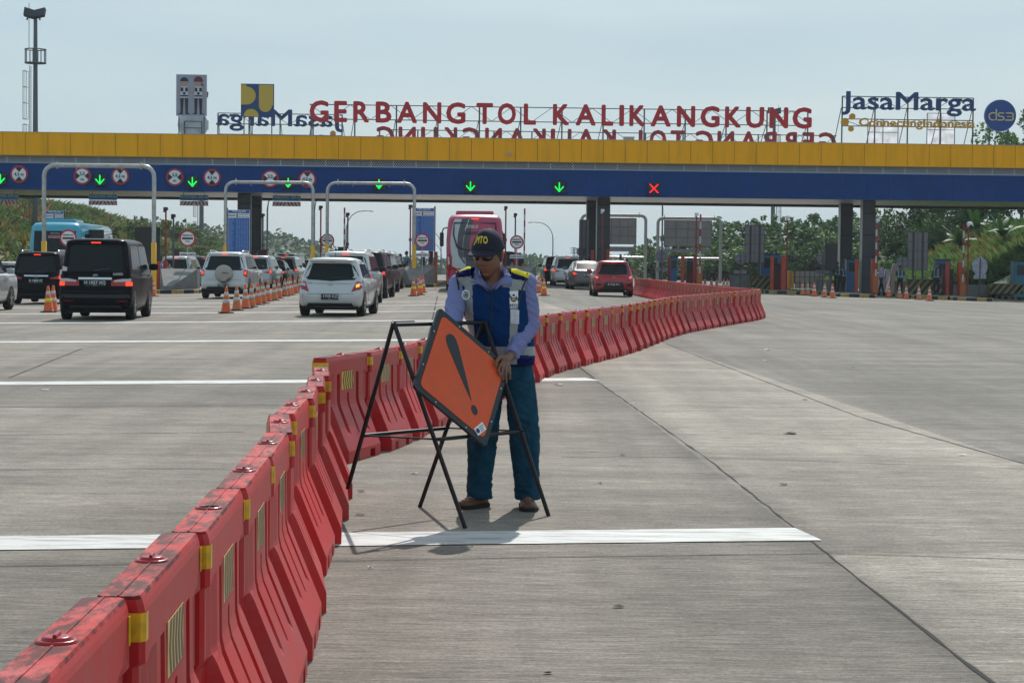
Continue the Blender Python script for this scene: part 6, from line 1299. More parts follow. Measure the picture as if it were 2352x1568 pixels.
simple('black people carrier cut by the left edge, behind the silver sedan', -95, 0, 'mpv', P_BK, .0, '', Y=66.5, lit=()); simple('white car roof showing between the black people carriers', 8, 0, 'hatch', P_WH, 0, '', Y=90, lit=())
t, s, K = car('bright red hatchback, rightmost of the cars', 1409.5, 681.5, 'hatch', P_RD, .018, 'B 2756 BYL', lit=('L', 'R'))
for sg in (-1, 1):
    mb = MB(); s.rear(mb, [(sg * .72, .44), (sg * .5, .47), (sg * .52, .55), (sg * .74, .56)], .006); mb.build('bumper_vent', M_BLKP, t)
mb = MB(); s.rear(mb, [(-.46, .33), (.46, .33), (.36, .60), (-.36, .60)], .005); mb.build('bumper_panel', M_BLKP, t); mb = MB(); mb.tube([(.48, -.04, .25), (.48, .3, .25)], .03, 10); mb.build('exhaust', M_CHR, t)
mb = MB(); mb.rbox(-.55, .55, .10, .34, 1.39, 1.43, .012); mb.build('spoiler', P_RD, t)
t, s, K = car('dark grey sedan with a glinting rear window, left of the red hatchback', 1352, 666, 'sedan', P_GR, .06, 'B 1088 TX'); car('silver white people carrier, left of the grey sedan', 1303, 0, 'mpv', P_WH, .03, 'AD 9121', Y=113)
car('black people carrier behind the silver white one, right of the worker', 1281, 0, 'mpv', P_BK, .05, '', Y=120); car('dark van whose roof shows between the worker and the round sign', 1153, 0, 'van', P_DK, 0, '', Y=113)
# --- coaches
def bus(px, Y, rz, pm, side_m, label, L=11.8, W=2.5, Hh=3.5):
    g = GX(px, Y); t = thing('tour_bus', label, 'bus', (g.x, g.y, g.z), rz); w2 = W / 2
    s = Shell([(.30, .12, L - .1, w2 - .05), (.5, .02, L, w2), (1.2, 0, L, w2), (2.3, .04, L - .05, w2), (3.0, .16, L - .2, w2 - .05), (3.22, .24, L - .3, w2 - .09), (3.36, .42, L - .5, w2 - .2), (3.42, .8, L - 1, w2 - .5)], .22, .10); mb = MB(); s.mesh(mb); mb.build('body', pm, t, fix=False)
    mb = MB(); mb.rbox(-.85, .85, 1.2, 3.6, 3.38, 3.58, .06); mb.build('air_conditioner', pm, t); mb = MB(); mb.box(-w2 + .15, w2 - .15, .2, L - .2, .2, .34); mb.build('underbody', M_UND, t)
    for sg in (-1, 1):
        mb = MB(); s.side(mb, [(.5, .5), (L - .5, .5), (L - .6, 3.1), (.6, 3.1)], sg, .004); mb.build('side_panel', side_m, t); mb = MB(); s.side(mb, [(1.6, 1.75), (L - .6, 1.75), (L - .8, 2.85), (1.6, 2.85)], sg, .012); mb.build('side_window', M_GLS, t)
        for y in (2.9, L - 2.4): wheel(t, sg * (w2 + .01), y, .5, 'wheel', .28); 
        mb = MB(); mb.tube([(sg * (w2 - .1), L - .2, 3.0), (sg * (w2 + .2), L - .05, 2.95), (sg * (w2 + .28), L, 2.7)], .035, 6); mb.rbox(sg * (w2 + .28) - .1, sg * (w2 + .28) + .1, L - .1, L + .1, 2.05, 2.75, .04); mb.build('mirror', M_BLKP, t)
    return t, s
P_PK = paint('magenta', (.44, .012, .075), 0, .35); P_TQ = paint('turquoise', (.025, .34, .48), 0, .35); P_BW = mat('bus_white', (.50, .53, .55), .4); P_SW = mat('swoosh_grey', (.07, .07, .08), .4)
t, s = bus(1088.5, 88, .030, P_PK, P_PK, 'magenta tour bus with a grey and white swoosh, directly behind the worker')
def rp(pts, off, m, nm, par): mb = MB(); s.rear(mb, pts, off, 0, 6, 8); return mb.build(nm, m, par)
def band(fn, w0, z0, z1, off, m, nm):
    mb = MB(); n = 16; vs = []
    for i in range(n + 1):
        z = z0 + (z1 - z0) * i / n; x = fn(z); ww = w0(z); vs += [(x - ww, s.ry(x - ww, z) - off, z), (x + ww, s.ry(x + ww, z) - off, z)]
    mb.add(vs, [(2 * i, 2 * i + 1, 2 * i + 3, 2 * i + 2) for i in range(n)]); mb.build(nm, m, t)
band(lambda z: -.80 + .16 * (z - 2.0) ** 2 + .42 * max(0, 1.6 - z), lambda z: .24 + .04 * (z - 1), .6, 3.2, .010, P_BW, 'white_swoosh'); band(lambda z: -.50 + .16 * (z - 2.1) ** 2 + .48 * max(0, 1.6 - z), lambda z: .27, .6, 3.2, .014, P_SW, 'grey_swoosh')
mb = MB(); fr = [(-.78, 1.95), (-.3, 1.82), (.3, 1.82), (.78, 1.95), (.95, 2.5), (.92, 3.02), (-.92, 3.02), (-.95, 2.5)]; pts = [Vector((x, s.ry(x, z) - .025, z)) for x, z in fr + fr[:1]]; mb.tube([p for a, b in zip(pts, pts[1:]) for p in (a, (a + b) / 2)] + [pts[0]], .035, 6); mb.build('window_frame', M_BLKP, t)
for k in range(5): rp([(-.5, 1.70 - k * .085), (.62, 1.70 - k * .085), (.62, 1.735 - k * .085), (-.5, 1.735 - k * .085)], .020, M_BLKP, 'engine_grille_slot', t)
for sg in (-1, 1):
    o = rp([(sg * 1.22, 1.62), (sg * 1.08, 1.66), (sg * .98, 1.0), (sg * 1.15, .85), (sg * 1.23, .95)], .03, M_TLR, 'tail_light', t); rp([(sg * 1.0, .98), (sg * .55, .80), (sg * .55, .90), (sg * .98, 1.10)], .028, M_TLR, 'tail_light', t); rp([(sg * 1.2, 1.5), (sg * 1.14, 1.52), (sg * 1.1, 1.2), (sg * 1.18, 1.15)], .036, M_TLC, 'clear_lens', o)
rp([(-.16, 3.19), (.16, 3.19), (.16, 3.225), (-.16, 3.225)], .02, M_LIT_, 'high_brake_light', t)
rp([(-1.0, 1.02), (-.4, 1.02), (-.4, 1.5), (-1.0, 1.5)], .012, P_BW, 'white_flap', t)
text('JETBUS', .13, (-.15, s.ry(0, 2.82) - .03, 2.80), M_TLC, t, bold=.006, italic=.25); text('PARIWISATA', .15, (.10, s.ry(0, 2.5) - .03, 2.50), M_BLKP, t, bold=.004); rp([(-1.1, .34), (1.1, .34), (1.12, .56), (-1.12, .56)], .01, M_BLKP, 'bumper', t)
t, s = bus(124, 97, .06, P_TQ, P_BW, 'turquoise tour bus with white sides, left behind the black vans')
rp([(-.85, 1.55), (.85, 1.55), (1.02, 2.0), (1.0, 2.98), (-1.0, 2.98), (-1.02, 2.0)], .014, M_GLS, 'rear_window', t)
for k in range(4): rp([(-.95, 1.32 - k * .13), (.95, 1.32 - k * .13), (.95, 1.37 - k * .13), (-.95, 1.37 - k * .13)], .012, M_BLKP, 'engine_grille_slot', t)
for sg in (-1, 1): rp([(sg * 1.2, 1.15), (sg * 1.08, 1.15), (sg * 1.05, .75), (sg * 1.2, .75)], .02, M_TLR, 'tail_light', t)
o = rp([(-.32, 2.63), (.38, 2.63), (.38, 2.76), (-.32, 2.76)], .020, mat('banner_pink', (.5, .35, .42), .5), 'banner', t); text('PARIWISATA', .09, (.03, s.ry(0, 2.7) - .035, 2.655), M_TLR, t, bold=.004); text('ADHI MITRA', .06, (.0, s.ry(0, 2.85) - .03, 2.83), M_CHR, t)
# ============================================================ FOLDING STAND AND WARNING SIGN
from mathutils.bvhtree import BVHTree
M_STD = mat('stand_black_paint', (.010, .011, .012), .38, .3, var=.3, vscale=20)
A1, A2 = Vector((-.66, 11.17, 1.12)), Vector((-.16, 11.75, 1.12)); FL, FR, RR, RL = Vector((-.248, 11.0, 0)), Vector((.225, 11.57, 0)), Vector((-.545, 11.93, 0)), Vector((-.93, 11.33, .175))
so = Vector((-.40, 11.45, 0)); st = thing('sign_stand', 'black folding metal sign stand opened in front of the worker', 'sign stand', so)
def rod(name, a, b, r=.0125, par=st, o=so): mb = MB(); mb.tube([a - o, b - o], r, 10); return mb.build(name, M_STD, par)
for a, b in ((A1, FL), (A1 + Vector((-.01, .01, 0)), RL), (A2, FR), (A2 + Vector((-.01, .01, 0)), RR)):
    d = (b - a).normalized(); rod('leg', a - d * .012, b); 
rod('top_bar', A1, A2, .012); rod('top_bar', A1 + Vector((-.015, .03, .012)), A1.lerp(A2, .22) + Vector((-.01, .03, .012)), .010)
zc = .485
def onleg(a, b): t_ = (a.z - zc) / (a.z - b.z); return a.lerp(b, t_)
pFL, pFR, pRL, pRR = onleg(A1, FL), onleg(A2, FR), onleg(A1, RL), onleg(A2, RR)
rod('cross_bar', pFL, pFR, .011); rod('cross_bar', pRL, pRR, .011)
for a, b in ((pRL, pFL), (pRR, pFR)):
    e = a.lerp(b, 1.08) + Vector((0, -.02, .01)); mb = MB(); mb.tube([a - so, b + Vector((0, -.02, .005)) - so, e - so, e + Vector((.005, 0, -.05)) - so], .005, 8); mb.build('locking_hook', M_STD, st)
PN = Vector((.709, -.611, .353)).normalized(); PP = A1 + PN * .035
def onplane(px, py, off=0.0):
    d = ray(px, py); o = Vector((0, 0, H)); t_ = (PP + PN * off - o).dot(PN) / d.dot(PN); return o + d * t_
cT, cL, cB, cR = onplane(1005, 697), onplane(949, 879), onplane(1116, 1029), onplane(1168, 860)
SC = (cT + cL + cB + cR) / 4; vz = (cT - cB).normalized(); vx = (cR - cL); vx = (vx - vz * vx.dot(vz)).normalized(); vy = vz.cross(vx); SD = ((cT - cB).length + (cR - cL).length) / 2
print('sign diag', (cT - cB).length, (cR - cL).length, 'angle', math.degrees((cT - cB).angle(cR - cL)), SC)
SM = Matrix((vx, vy, vz)).transposed().to_4x4(); SM.translation = SC                  # local -y faces the viewer side
sg_ = bpy.data.objects.new('warning_sign', None); COL.objects.link(sg_); sg_.matrix_world = SM; tag(sg_, 'orange diamond warning sign with a black exclamation mark, held on the stand', 'warning sign')
print('facing', vy.dot(PN))
def rdiam(h_, r, n=6):
    pts = []
    for k in range(4):
        a0 = PI / 2 * k; c = Vector((math.cos(a0), math.sin(a0))) * (h_ - r * math.sqrt(2)); pts += [(c.x + r * math.cos(a0 - PI / 4 + PI / 2 * i / n), c.y + r * math.sin(a0 - PI / 4 + PI / 2 * i / n)) for i in range(n + 1)]
    return pts
hd = SD / 2; mb = MB(); mb.prism(rdiam(hd, .025), -.008, .010)
M_SBK = mat('sign_black_border', (.012, .015, .016), .4, var=.2, vscale=12); mb.build('black_panel', M_SBK, sg_)
M_SOR = mat('sign_orange', (.76, .085, .008), .5, var=.09, vscale=3, dirt=(.50, .10, .03), dirt_amt=.45, dscale=4.5, bump=.12, bscale=240)
mb = MB(); mb.prism(rdiam(hd - .049, .035), -.0105, -.0085); mb.build('orange_face', M_SOR, sg_)
k = SD / .90; mb = MB(); ex = []
P_ = [(.275, .0), (.27, .022), (.255, .038), (.23, .046), (.19, .046), (.10, .036), (0, .024), (-.08, .014), (-.155, .002)]
ex = [(-w_ * k, z * k) for z, w_ in P_] + [(w_ * k, z * k) for z, w_ in reversed(P_)]; ex = [ex[0]] + ex[1:-1]; mb.prism(ex, -.0125, -.0108); mb.build('exclamation_stroke', M_SBK, sg_)
mb = MB(); mb.prism(circle(0, -.215 * k, .032 * k, 24, sx=.8), -.0125, -.0108); mb.build('exclamation_dot', M_SBK, sg_)
rz_ = Matrix.Rotation(-.30, 4, 'Y'); mb = MB(); MLB = Matrix.Translation((-.005, 0, -.335 * k)) @ rz_
o = mb; mb.box(-.045, .045, -.0125, -.0108, -.024, .024, M=MLB); lb = mb.build('maker_sticker', M_SW, sg_)
mb = MB(); mb.prism(circle(-.026, 0, .015, 18), -.0138, -.0128, M=MLB)
for i in range(3): mb.box(-.004, .036 - .006 * i, -.0138, -.0128, .008 - .012 * i, .012 - .012 * i, M=MLB)
mb.build('sticker_print', mat('sticker_blue', (.01, .03, .12), .5), lb)
for a in range(4):
    for q in (.28, .72):
        p = Vector((math.cos(PI / 2 * a), math.sin(PI / 2 * a))).lerp(Vector((math.cos(PI / 2 * (a + 1)), math.sin(PI / 2 * (a + 1)))), q) * (hd - .022); mb = MB(); mb.lathe([(.0055, -.0078), (.0045, -.011), (0, -.012)], 10, axis='y', c=(p.x, 0, p.y)); mb.build('rivet', M_CHR, sg_)
# ============================================================ PEOPLE
def eloft(mb, secs, n=28, mi=0, sq=2.3):
    """closed loft of superelliptic sections: (centre, rx, ry[, rz])"""
    vs = []; fs = []
    for s_ in secs:
        c, rx, ry = s_[0], s_[1], s_[2]; rz = s_[3] if len(s_) > 3 else 0; tl = s_[4] if len(s_) > 4 else 0
        for k in range(n):
            a = 2 * PI * k / n; ca, sa = math.cos(a), math.sin(a); x = rx * math.copysign(abs(ca) ** (2 / sq), ca); y = ry * math.copysign(abs(sa) ** (2 / sq), sa)
            vs.append((c[0] + x * math.cos(rz) - y * math.sin(rz), c[1] + x * math.sin(rz) + y * math.cos(rz), c[2] + tl * x))
    for i in range(len(secs) - 1):
        for k in range(n): fs.append((i * n + k, i * n + (k + 1) % n, (i + 1) * n + (k + 1) % n, (i + 1) * n + k))
    fs.append(tuple(reversed(range(n)))); fs.append(tuple(range((len(secs) - 1) * n, len(secs) * n))); mb.add(vs, fs, mi, True)
def ball(mb, c, r, sx=1, sy=1, sz=1, M=None, n=14):
    prof = [(max(1e-4, math.sin(PI * i / n)), -math.cos(PI * i / n)) for i in range(n + 1)]; m2 = MB(); m2.lathe(prof, n * 2)
    vs = [Vector((v[0] * r * sx, v[1] * r * sy, v[2] * r * sz)) for v in m2.v]
    if M: vs = [M @ v for v in vs]
    mb.add([v + Vector(c) for v in vs], m2.f, 0, True)
def fuse(mb, name, voxel, smooth=4, fac=.5, parent=None, mats=None):
    o = mb.build(name, mats or [], None); md = o.modifiers.new('r', 'REMESH'); md.mode = 'VOXEL'; md.voxel_size = voxel; md.use_smooth_shade = True
    if smooth: m2 = o.modifiers.new('s', 'SMOOTH'); m2.iterations = smooth; m2.factor = fac
    evalmesh(o, name)
    o.data.materials.clear()
    for m in (mats or []): o.data.materials.append(m)
    if parent: o.parent = parent
    return o
def shade_faces(o, fn):
    me = o.data
    for p in me.polygons: p.material_index = fn(p.center, p.normal); p.use_smooth = True
def displace(o, fn):
    me = o.data; cs = [(v.co.copy(), v.normal.copy()) for v in me.vertices]; fl = []
    for c, n_ in cs: fl += list(c + n_ * fn(c))
    me.vertices.foreach_set('co', fl)
    o.data.update()
MAN = Vector((0, 11.95, 0))
mn = thing('person', 'man in a navy cap, sunglasses, blue reflective vest and jeans bending over the orange sign', 'person', MAN)
M_SKN = mat('skin', (.215, .105, .064), .5, var=.06, vscale=30, bump=.08, bscale=220); M_LIP = mat('lips', (.17, .065, .05), .5); M_HAIR = mat('hair_black', (.012, .010, .010), .6)
# head frame
HC = Vector((-.146, -.145, 1.524)); HR = Matrix.Rotation(-.40, 4, 'Z') @ Matrix.Rotation(.24, 4, 'X') @ Matrix.Rotation(.03, 4, 'Y'); HR = HR.to_4x4(); HM = Matrix.Translation(HC) @ HR @ Matrix.Diagonal((1.07, 1.08, 1.20, 1)); HI = HM.inverted()
def ga(v, c, s): return math.exp(-((v - c) / s) ** 2)
def head_pt(th, ph, grow=0.0):
    """th around z (0 = face, -y), ph from top"""
    sx, sy, sz = .076, .095, .118; x = math.sin(ph) * math.sin(th); y = -math.sin(ph) * math.cos(th); z = math.cos(ph)
    p = Vector((x * sx, y * sy, z * sz)); f = max(0, -y)
    if p.z < -.01:
        t = min(1, (-.01 - p.z) / .11); p.x *= 1 - .34 * t ** 1.4; 
        if y < 0: p.y *= 1 - .10 * t
        else: p.y *= 1 - .35 * t
    X, Z = p.x, p.z; d = 0
    if y < 0:
        d += .026 * ga(X, 0, .013) * max(0, min(1, (.026 - Z) / .055)) * (1 if Z > -.030 else max(0, 1 - (-.030 - Z) / .012))
        d += .006 * (ga(X, .014, .009) + ga(X, -.014, .009)) * ga(Z, -.028, .009)
        d += .006 * ga(Z, .034, .012) * ga(X, 0, .05); d -= .009 * (ga(X, .031, .015) + ga(X, -.031, .015)) * ga(Z, .014, .012)
        d += .008 * (ga(X, .042, .018) + ga(X, -.042, .018)) * ga(Z, -.022, .022)
        d += .0085 * ga(X, 0, .024) * ga(Z, -.057, .0065) + .0095 * ga(X, 0, .020) * ga(Z, -.071, .0065) - .004 * ga(X, 0, .03) * ga(Z, -.064, .0028) - .004 * ga(Z, -.084, .006) * ga(X, 0, .03)
        d += .010 * ga(X, 0, .026) * ga(Z, -.103, .016)
    return p + Vector((0, -d, 0)) + p.normalized() * grow
body = MB(); nt_, np_ = 96, 72; vs = []
for j in range(np_ + 1):
    ph = max(.01, min(PI - .01, PI * j / np_))
    for i in range(nt_): vs.append(HM @ head_pt(2 * PI * i / nt_, ph))
fs = [(j * nt_ + i, j * nt_ + (i + 1) % nt_, (j + 1) * nt_ + (i + 1) % nt_, (j + 1) * nt_ + i) for j in range(np_) for i in range(nt_)] + [tuple(range(nt_)), tuple(reversed(range(np_ * nt_, (np_ + 1) * nt_)))]
body.add(vs, fs, 0, True)
for s_ in (-1, 1):
    ec = HM @ Vector((s_ * .080, .012, .002)); er = HR.to_3x3().to_4x4() @ Matrix.Rotation(s_ * .35, 4, 'Z'); ball(body, ec, .03, .30, .62, 1.05, er, 10); ball(body, HM @ Vector((s_ * .078, .006, -.022)), .012, .5, .8, 1, er, 8)
nb_ = Vector((-.112, -.075, 1.385)); body.tube([nb_ + Vector((0, .02, -.08)), nb_, HM @ Vector((0, .03, -.07)), HM @ Vector((0, .02, -.0))], [.075, .062, .056, .055], 20)
eloft(body, [((-.10, -.06, 1.36), .15, .085), ((-.09, -.05, 1.25), .165, .10), ((-.05, -.01, 1.0), .145, .10), ((-.03, 0, .86), .115, .09)])
body.tube([(-.11, 0, .86), (-.17, -.02, .48), (-.185, .01, .07)], [.065, .055, .038], 16); body.tube([(.045, 0, .86), (.080, -.02, .48), (.10, .0, .07)], [.065, .055, .038], 16)
for a, b in (((-.185, .01, .06), (-.28, -.10, .03)), ((.10, 0, .06), (.11, -.16, .03))): body.tube([a, b], [.035, .028], 12)
SH_L, EL_L, WR_L = Vector((.080, -.05, 1.352)), Vector((.100, -.04, 1.105)), Vector((.004, -.205, .938))
SH_R, EL_R, WR_R = Vector((-.322, -.05, 1.345)), Vector((-.350, -.22, 1.145)), Vector((-.352, -.435, 1.02))
for pts in ((SH_L, EL_L, WR_L), (SH_R, EL_R, WR_R)): body.tube(pts, [.05, .040, .027], 14); ball(body, pts[1], .040, n=8)
def wpt(px, py, Y): return at(px, py, Y) - MAN
def hand(wr, palm_c, kn, fingers, thumb, rw=.027):
    """palm between wrist and knuckles; fingers and thumb are bent chains"""
    body.tube([wr, wr.lerp(palm_c, .6), palm_c], [.025, .026, .027], 12); ball(body, palm_c, .034, 1.0, .62, 1.05, None, 9)
    for f in fingers:
        body.tube([palm_c] + f, [.012, .0090, .0082, .0076, .0066][:len(f) + 1], 10)
        for q in f: ball(body, q, .0080 if q is not f[-1] else .0068, n=6)
    body.tube([wr.lerp(palm_c, .45)] + thumb, [.016, .0125, .0115, .0095][:len(thumb) + 1], 10)
    for q in thumb: ball(body, q, .0110 if q is not thumb[-1] else .0092, n=6)
# visible hand closes on the right corner of the sign: fingers in front pointing down, thumb along the upper edge
pc = wpt(1158, 828, 11.655); fg = []
for i, (kx, ky, mx_, my_, tx, ty) in enumerate(((1148, 838, 1145, 852, 1148, 863), (1155, 842, 1153, 859, 1155, 872), (1163, 843, 1162, 862, 1163, 878), (1170, 841, 1171, 858, 1171, 870))):
    fg.append([wpt(kx, ky, 11.615 + .006 * i), wpt(mx_, my_, 11.590 + .010 * i), wpt(tx, ty, 11.600 + .014 * i)])
hand(WR_L, pc, None, fg, [wpt(1147, 820, 11.62), wpt(1141, 829, 11.595), wpt(1139, 840, 11.590)])
pr = wpt(1030, 792, 11.515); fr_ = [[pr + Vector((.012 * i - .02, -.012, -.035)), pr + Vector((.014 * i - .022, -.02, -.06)), pr + Vector((.014 * i - .02, -.016, -.08))] for i in range(4)]
hand(WR_R, pr, None, fr_, [pr + Vector((.03, -.01, .0)), pr + Vector((.045, -.02, -.02)), pr + Vector((.05, -.025, -.035))])
bo = fuse(body, 'body', .0036, 3, .5, mn, [M_SKN, M_LIP])
def lipf(c, n):
    q = HI @ c
    if q.y < -.07 and abs(q.x) < .027 - abs(q.z + .064) * .9 and -.078 < q.z < -.0515: return 1
    return 0
shade_faces(bo, lipf)
# hair under the cap, back and sides
def cap_shell(name, z_lo, grow, m, th_rng=None, z_front=None, parent=mn):
    mb = MB(); n = 64; rows = 22; vs = []; 
    for j in range(rows + 1):
        for i in range(n):
            th = 2 * PI * i / n; zl = z_lo + ((z_front - z_lo) * max(0, math.cos(th)) ** .8 if z_front is not None else 0); pe = math.acos(max(-1, min(1, zl / .118))); ph = max(.02, pe * j / rows); vs.append(HM @ head_pt(th, ph, grow))
    mb.add(vs, [(j * n + i, j * n + (i + 1) % n, (j + 1) * n + (i + 1) % n, (j + 1) * n + i) for j in range(rows) for i in range(n)] + [tuple(range(n))], 0, True); return mb.build(name, m, parent)
cap_shell('hair', -.038, .004, M_HAIR, z_front=.05)
M_CAP = mat('cap_navy_cotton', (.008, .010, .028), .85, var=.2, vscale=14, bump=.4, bscale=160); M_CYT = mat('cap_yellow_thread', (.80, .60, .05), .6)
def cap_pt(th, ph, grow=0.0):
    p = head_pt(th, ph, 0); q = Vector((p.x * 1.10, p.y * 1.06 + .004, p.z * 1.02)); fr_ = max(0, math.cos(th)); q.z += .022 * math.sin(min(PI / 2, ph * 1.3)) * fr_ ** 2 * max(0, math.cos(ph)); q.y -= .010 * fr_ * math.sin(ph); return q + q.normalized() * (.008 + grow)
mb = MB(); n, rows = 72, 26; vs = []
for j in range(rows + 1):
    for i in range(n):
        th = 2 * PI * i / n; pe = math.acos((.020 + .012 * max(0, math.cos(th))) / .118) ; ph = max(.03, pe * j / rows); vs.append(HM @ cap_pt(th, ph))
mb.add(vs, [(j * n + i, j * n + (i + 1) % n, (j + 1) * n + (i + 1) % n, (j + 1) * n + i) for j in range(rows) for i in range(n)] + [tuple(range(n))], 0, True)
ball(mb, HM @ cap_pt(0, .03), .008, 1, 1, .5, None, 6); capo = mb.build('cap', M_CAP, mn)
mb = MB(); n = 28; vs = []; rws = 7
for j in range(rws + 1):
    u = j / rws
    for i in range(n + 1):
        th = -1.12 + 2.24 * i / n; pe = math.acos((.020 + .012 * max(0, math.cos(th))) / .118); p = cap_pt(th, pe); ext = .072 * max(0, math.cos(th * 1.30)) ** .55 * u; vs.append(HM @ Vector((p.x * (1 + .06 * u), p.y - ext, p.z - .002 - ext * .13 - .10 * (p.x ** 2) * u * 20 * .35)))
    
m0 = len(vs); vs += [v + (HR @ Vector((0, 0, -.005))) for v in vs]; W_ = n + 1
fs = [(j * W_ + i, j * W_ + i + 1, (j + 1) * W_ + i + 1, (j + 1) * W_ + i) for j in range(rws) for i in range(n)]; fs += [tuple(k_ + m0 for k_ in reversed(f)) for f in fs]; rim = [rws * W_ + i for i in range(W_)]; fs += [(rim[i], rim[i + 1], rim[i + 1] + m0, rim[i] + m0) for i in range(n)]
mb.add(vs, fs, 0, True); mb.build('brim', M_CAP, capo)
me = text_mesh('JMTO', .026, .002, bold=.0011, spacing=1.12, sx=.98); 
for v in me.vertices:
    x, d, z = v.co; th = x / .088; ph = math.acos((.058 + z) / .118) if (.058 + z) < .118 else .1; v.co = HM @ cap_pt(th, ph, .0025 - d * .6)
me.materials.clear(); me.materials.append(M_CYT); o = bpy.data.objects.new('cap_lettering', me); COL.objects.link(o); o.parent = capo
# sunglasses
M_LEN = mat('sunglass_lens', (.004, .004, .005), .08, spec=.8); M_FRM = mat('sunglass_frame', (.012, .012, .012), .3)
gl_ = MB()
for s_ in (-1, 1):
    n = 12; vs = []; poly = [(s_ * (.034 + .029 * math.copysign(abs(math.cos(a)) ** .75, math.cos(a))), .010 + .0185 * math.copysign(abs(math.sin(a)) ** .75, math.sin(a))) for a in [2 * PI * i / 22 for i in range(22)]]
    pts = [HM @ Vector((x, -.1035 + 8.2 * x * x - .0, z - .006)) for x, z in poly]; c = HM @ Vector((s_ * .034, -.1035 + 8.2 * .034 ** 2 - .003, .010)); bk = [p + (HR @ Vector((0, .004, 0))) for p in pts]; m_ = len(pts)
    gl_.add(pts + [c] + bk, [(i, (i + 1) % m_, m_) for i in range(m_)] + [(i, (i + 1) % m_, m_ + 1 + (i + 1) % m_, m_ + 1 + i) for i in range(m_)], 0, True)
go = gl_.build('sunglasses', M_LEN, mn); mb = MB(); mb.tube([HM @ Vector((x, -.1055 + 8.2 * x * x, .017)) for x in (-.010, 0, .010)], .0022, 6)
for s_ in (-1, 1):
    mb2 = MB(); mb2.tube([HM @ Vector((s_ * .062, -.074, .018)), HM @ Vector((s_ * .074, -.055, .018)), HM @ Vector((s_ * .083, .0, .012)), HM @ Vector((s_ * .083, .02, .004))], [.0035, .003, .0025, .002], 6); mb2.build('temple_arm', M_FRM, go)
mb.build('bridge', M_FRM, go)
# shirt
def fab(name, col, rough=.85, weave=300, bump=.25, var=.06, vs_=6, **k): return mat(name, col, rough, var=var, vscale=vs_, bump=bump, bscale=weave, spec=.15, **k)
M_SHT = fab('shirt_lavender', (.205, .225, .43)); M_VST = fab('vest_blue', (.003, .032, .125)); M_VNV = fab('vest_navy', (.004, .008, .07)); M_VRF = fab('vest_reflective', (.30, .32, .32), .45); M_VYE = fab('vest_yellow', (.74, .62, .03)); M_DEN = fab('denim', (.010, .056, .098), var=.38, vs_=12); M_SHO = mat('shoe_leather', (.115, .050, .022), .42, var=.25, vscale=18, bump=.2, bscale=90); M_SOL = mat('shoe_sole', (.02, .016, .013), .8)
mb = MB(); eloft(mb, [((-.03, 0, .885), .150, .110), ((-.04, -.01, 1.0), .165, .118), ((-.09, -.05, 1.25), .178, .112), ((-.105, -.065, 1.36), .165, .095), ((-.112, -.075, 1.405), .105, .078)])
def sleeve(s0, e0, w0, r):
    u = (s0 + e0) / 2; f = (e0 + w0) / 2; mb.tube([s0 + Vector((.06 if s0.x < -.1 else -.06, 0, .015)), s0, u, e0 + (s0 - e0) * .12, e0, e0 + (w0 - e0) * .15, f, w0 + (e0 - w0) * .10, w0 + (w0 - e0).normalized() * .012], [r * .9, r, r * .97, r * .93, r * .93, r * .92, r * .84, r * .70, r * .62], 26); ball(mb, e0, r * .93, n=12); ball(mb, s0, r, n=12)
sleeve(SH_L, EL_L, WR_L, .066); sleeve(SH_R, EL_R, WR_R, .060)
sht = fuse(mb, 'shirt', .006, 4, .5, mn, [M_SHT])
def wr_fn(c):
    q = c; a = noise.noise(Vector((q.x * 9, q.y * 9, q.z * 26 + q.x * 18))); b = noise.noise(Vector((q.x * 30 + q.z * 18, q.y * 22, q.z * 34))); el = max(ga((q - EL_L).length, 0, .13), ga((q - EL_R).length, 0, .13), ga((q - WR_L).length, .05, .09)); return (.003 + .006 * el) * (1 - abs(a) * 3.2) + .0022 * b
displace(sht, wr_fn); shade_faces(sht, lambda c, n: 0)
# collar
def bvh_of(objs): 
    vs, ps = [], []
    for o in objs:
        k_ = len(vs); vs += [v.co + MAN for v in o.data.vertices]; ps += [tuple(i + k_ for i in p.vertices) for p in o.data.polygons]
    return BVHTree.FromPolygons(vs, ps)
# vest
mb = MB(); eloft(mb, [((-.028, .0, .862), .162, .140), ((-.03, .0, .90), .168, .146), ((-.048, -.015, 1.0), .182, .152), ((-.075, -.035, 1.10), .192, .152), ((-.108, -.05, 1.22), .198, .142), ((-.118, -.06, 1.30), .200, .132), ((-.120, -.066, 1.35), .196, .114), ((-.118, -.07, 1.398), .135, .092), ((-.115, -.07, 1.418), .085, .07)], 40, sq=2.5)
mb.tube([(-.17, -.065, 1.365), (-.262, -.062, 1.376), (-.312, -.058, 1.352)], [.068, .074, .070], 24); mb.tube([(-.06, -.06, 1.365), (.030, -.058, 1.360), (.072, -.056, 1.342)], [.072, .080, .078], 24)
vst = fuse(mb, 'vest', .0055, 5, .5, mn, [M_VST, M_VNV, M_VRF, M_VYE, M_FRM])
displace(vst, lambda c: .004 * (1 - 3 * abs(noise.noise(Vector((c.x * 7, c.y * 7, c.z * 11 + 4 * c.x))))) + .0022 * noise.noise(Vector((c.x * 24, c.y * 20, c.z * 30))))
RMI = RM.inverted()
def topx(p):
    q = RMI @ (p + MAN - Vector((0, 0, H))); return CX + q.x / -q.z * F, CY - q.y / -q.z * F
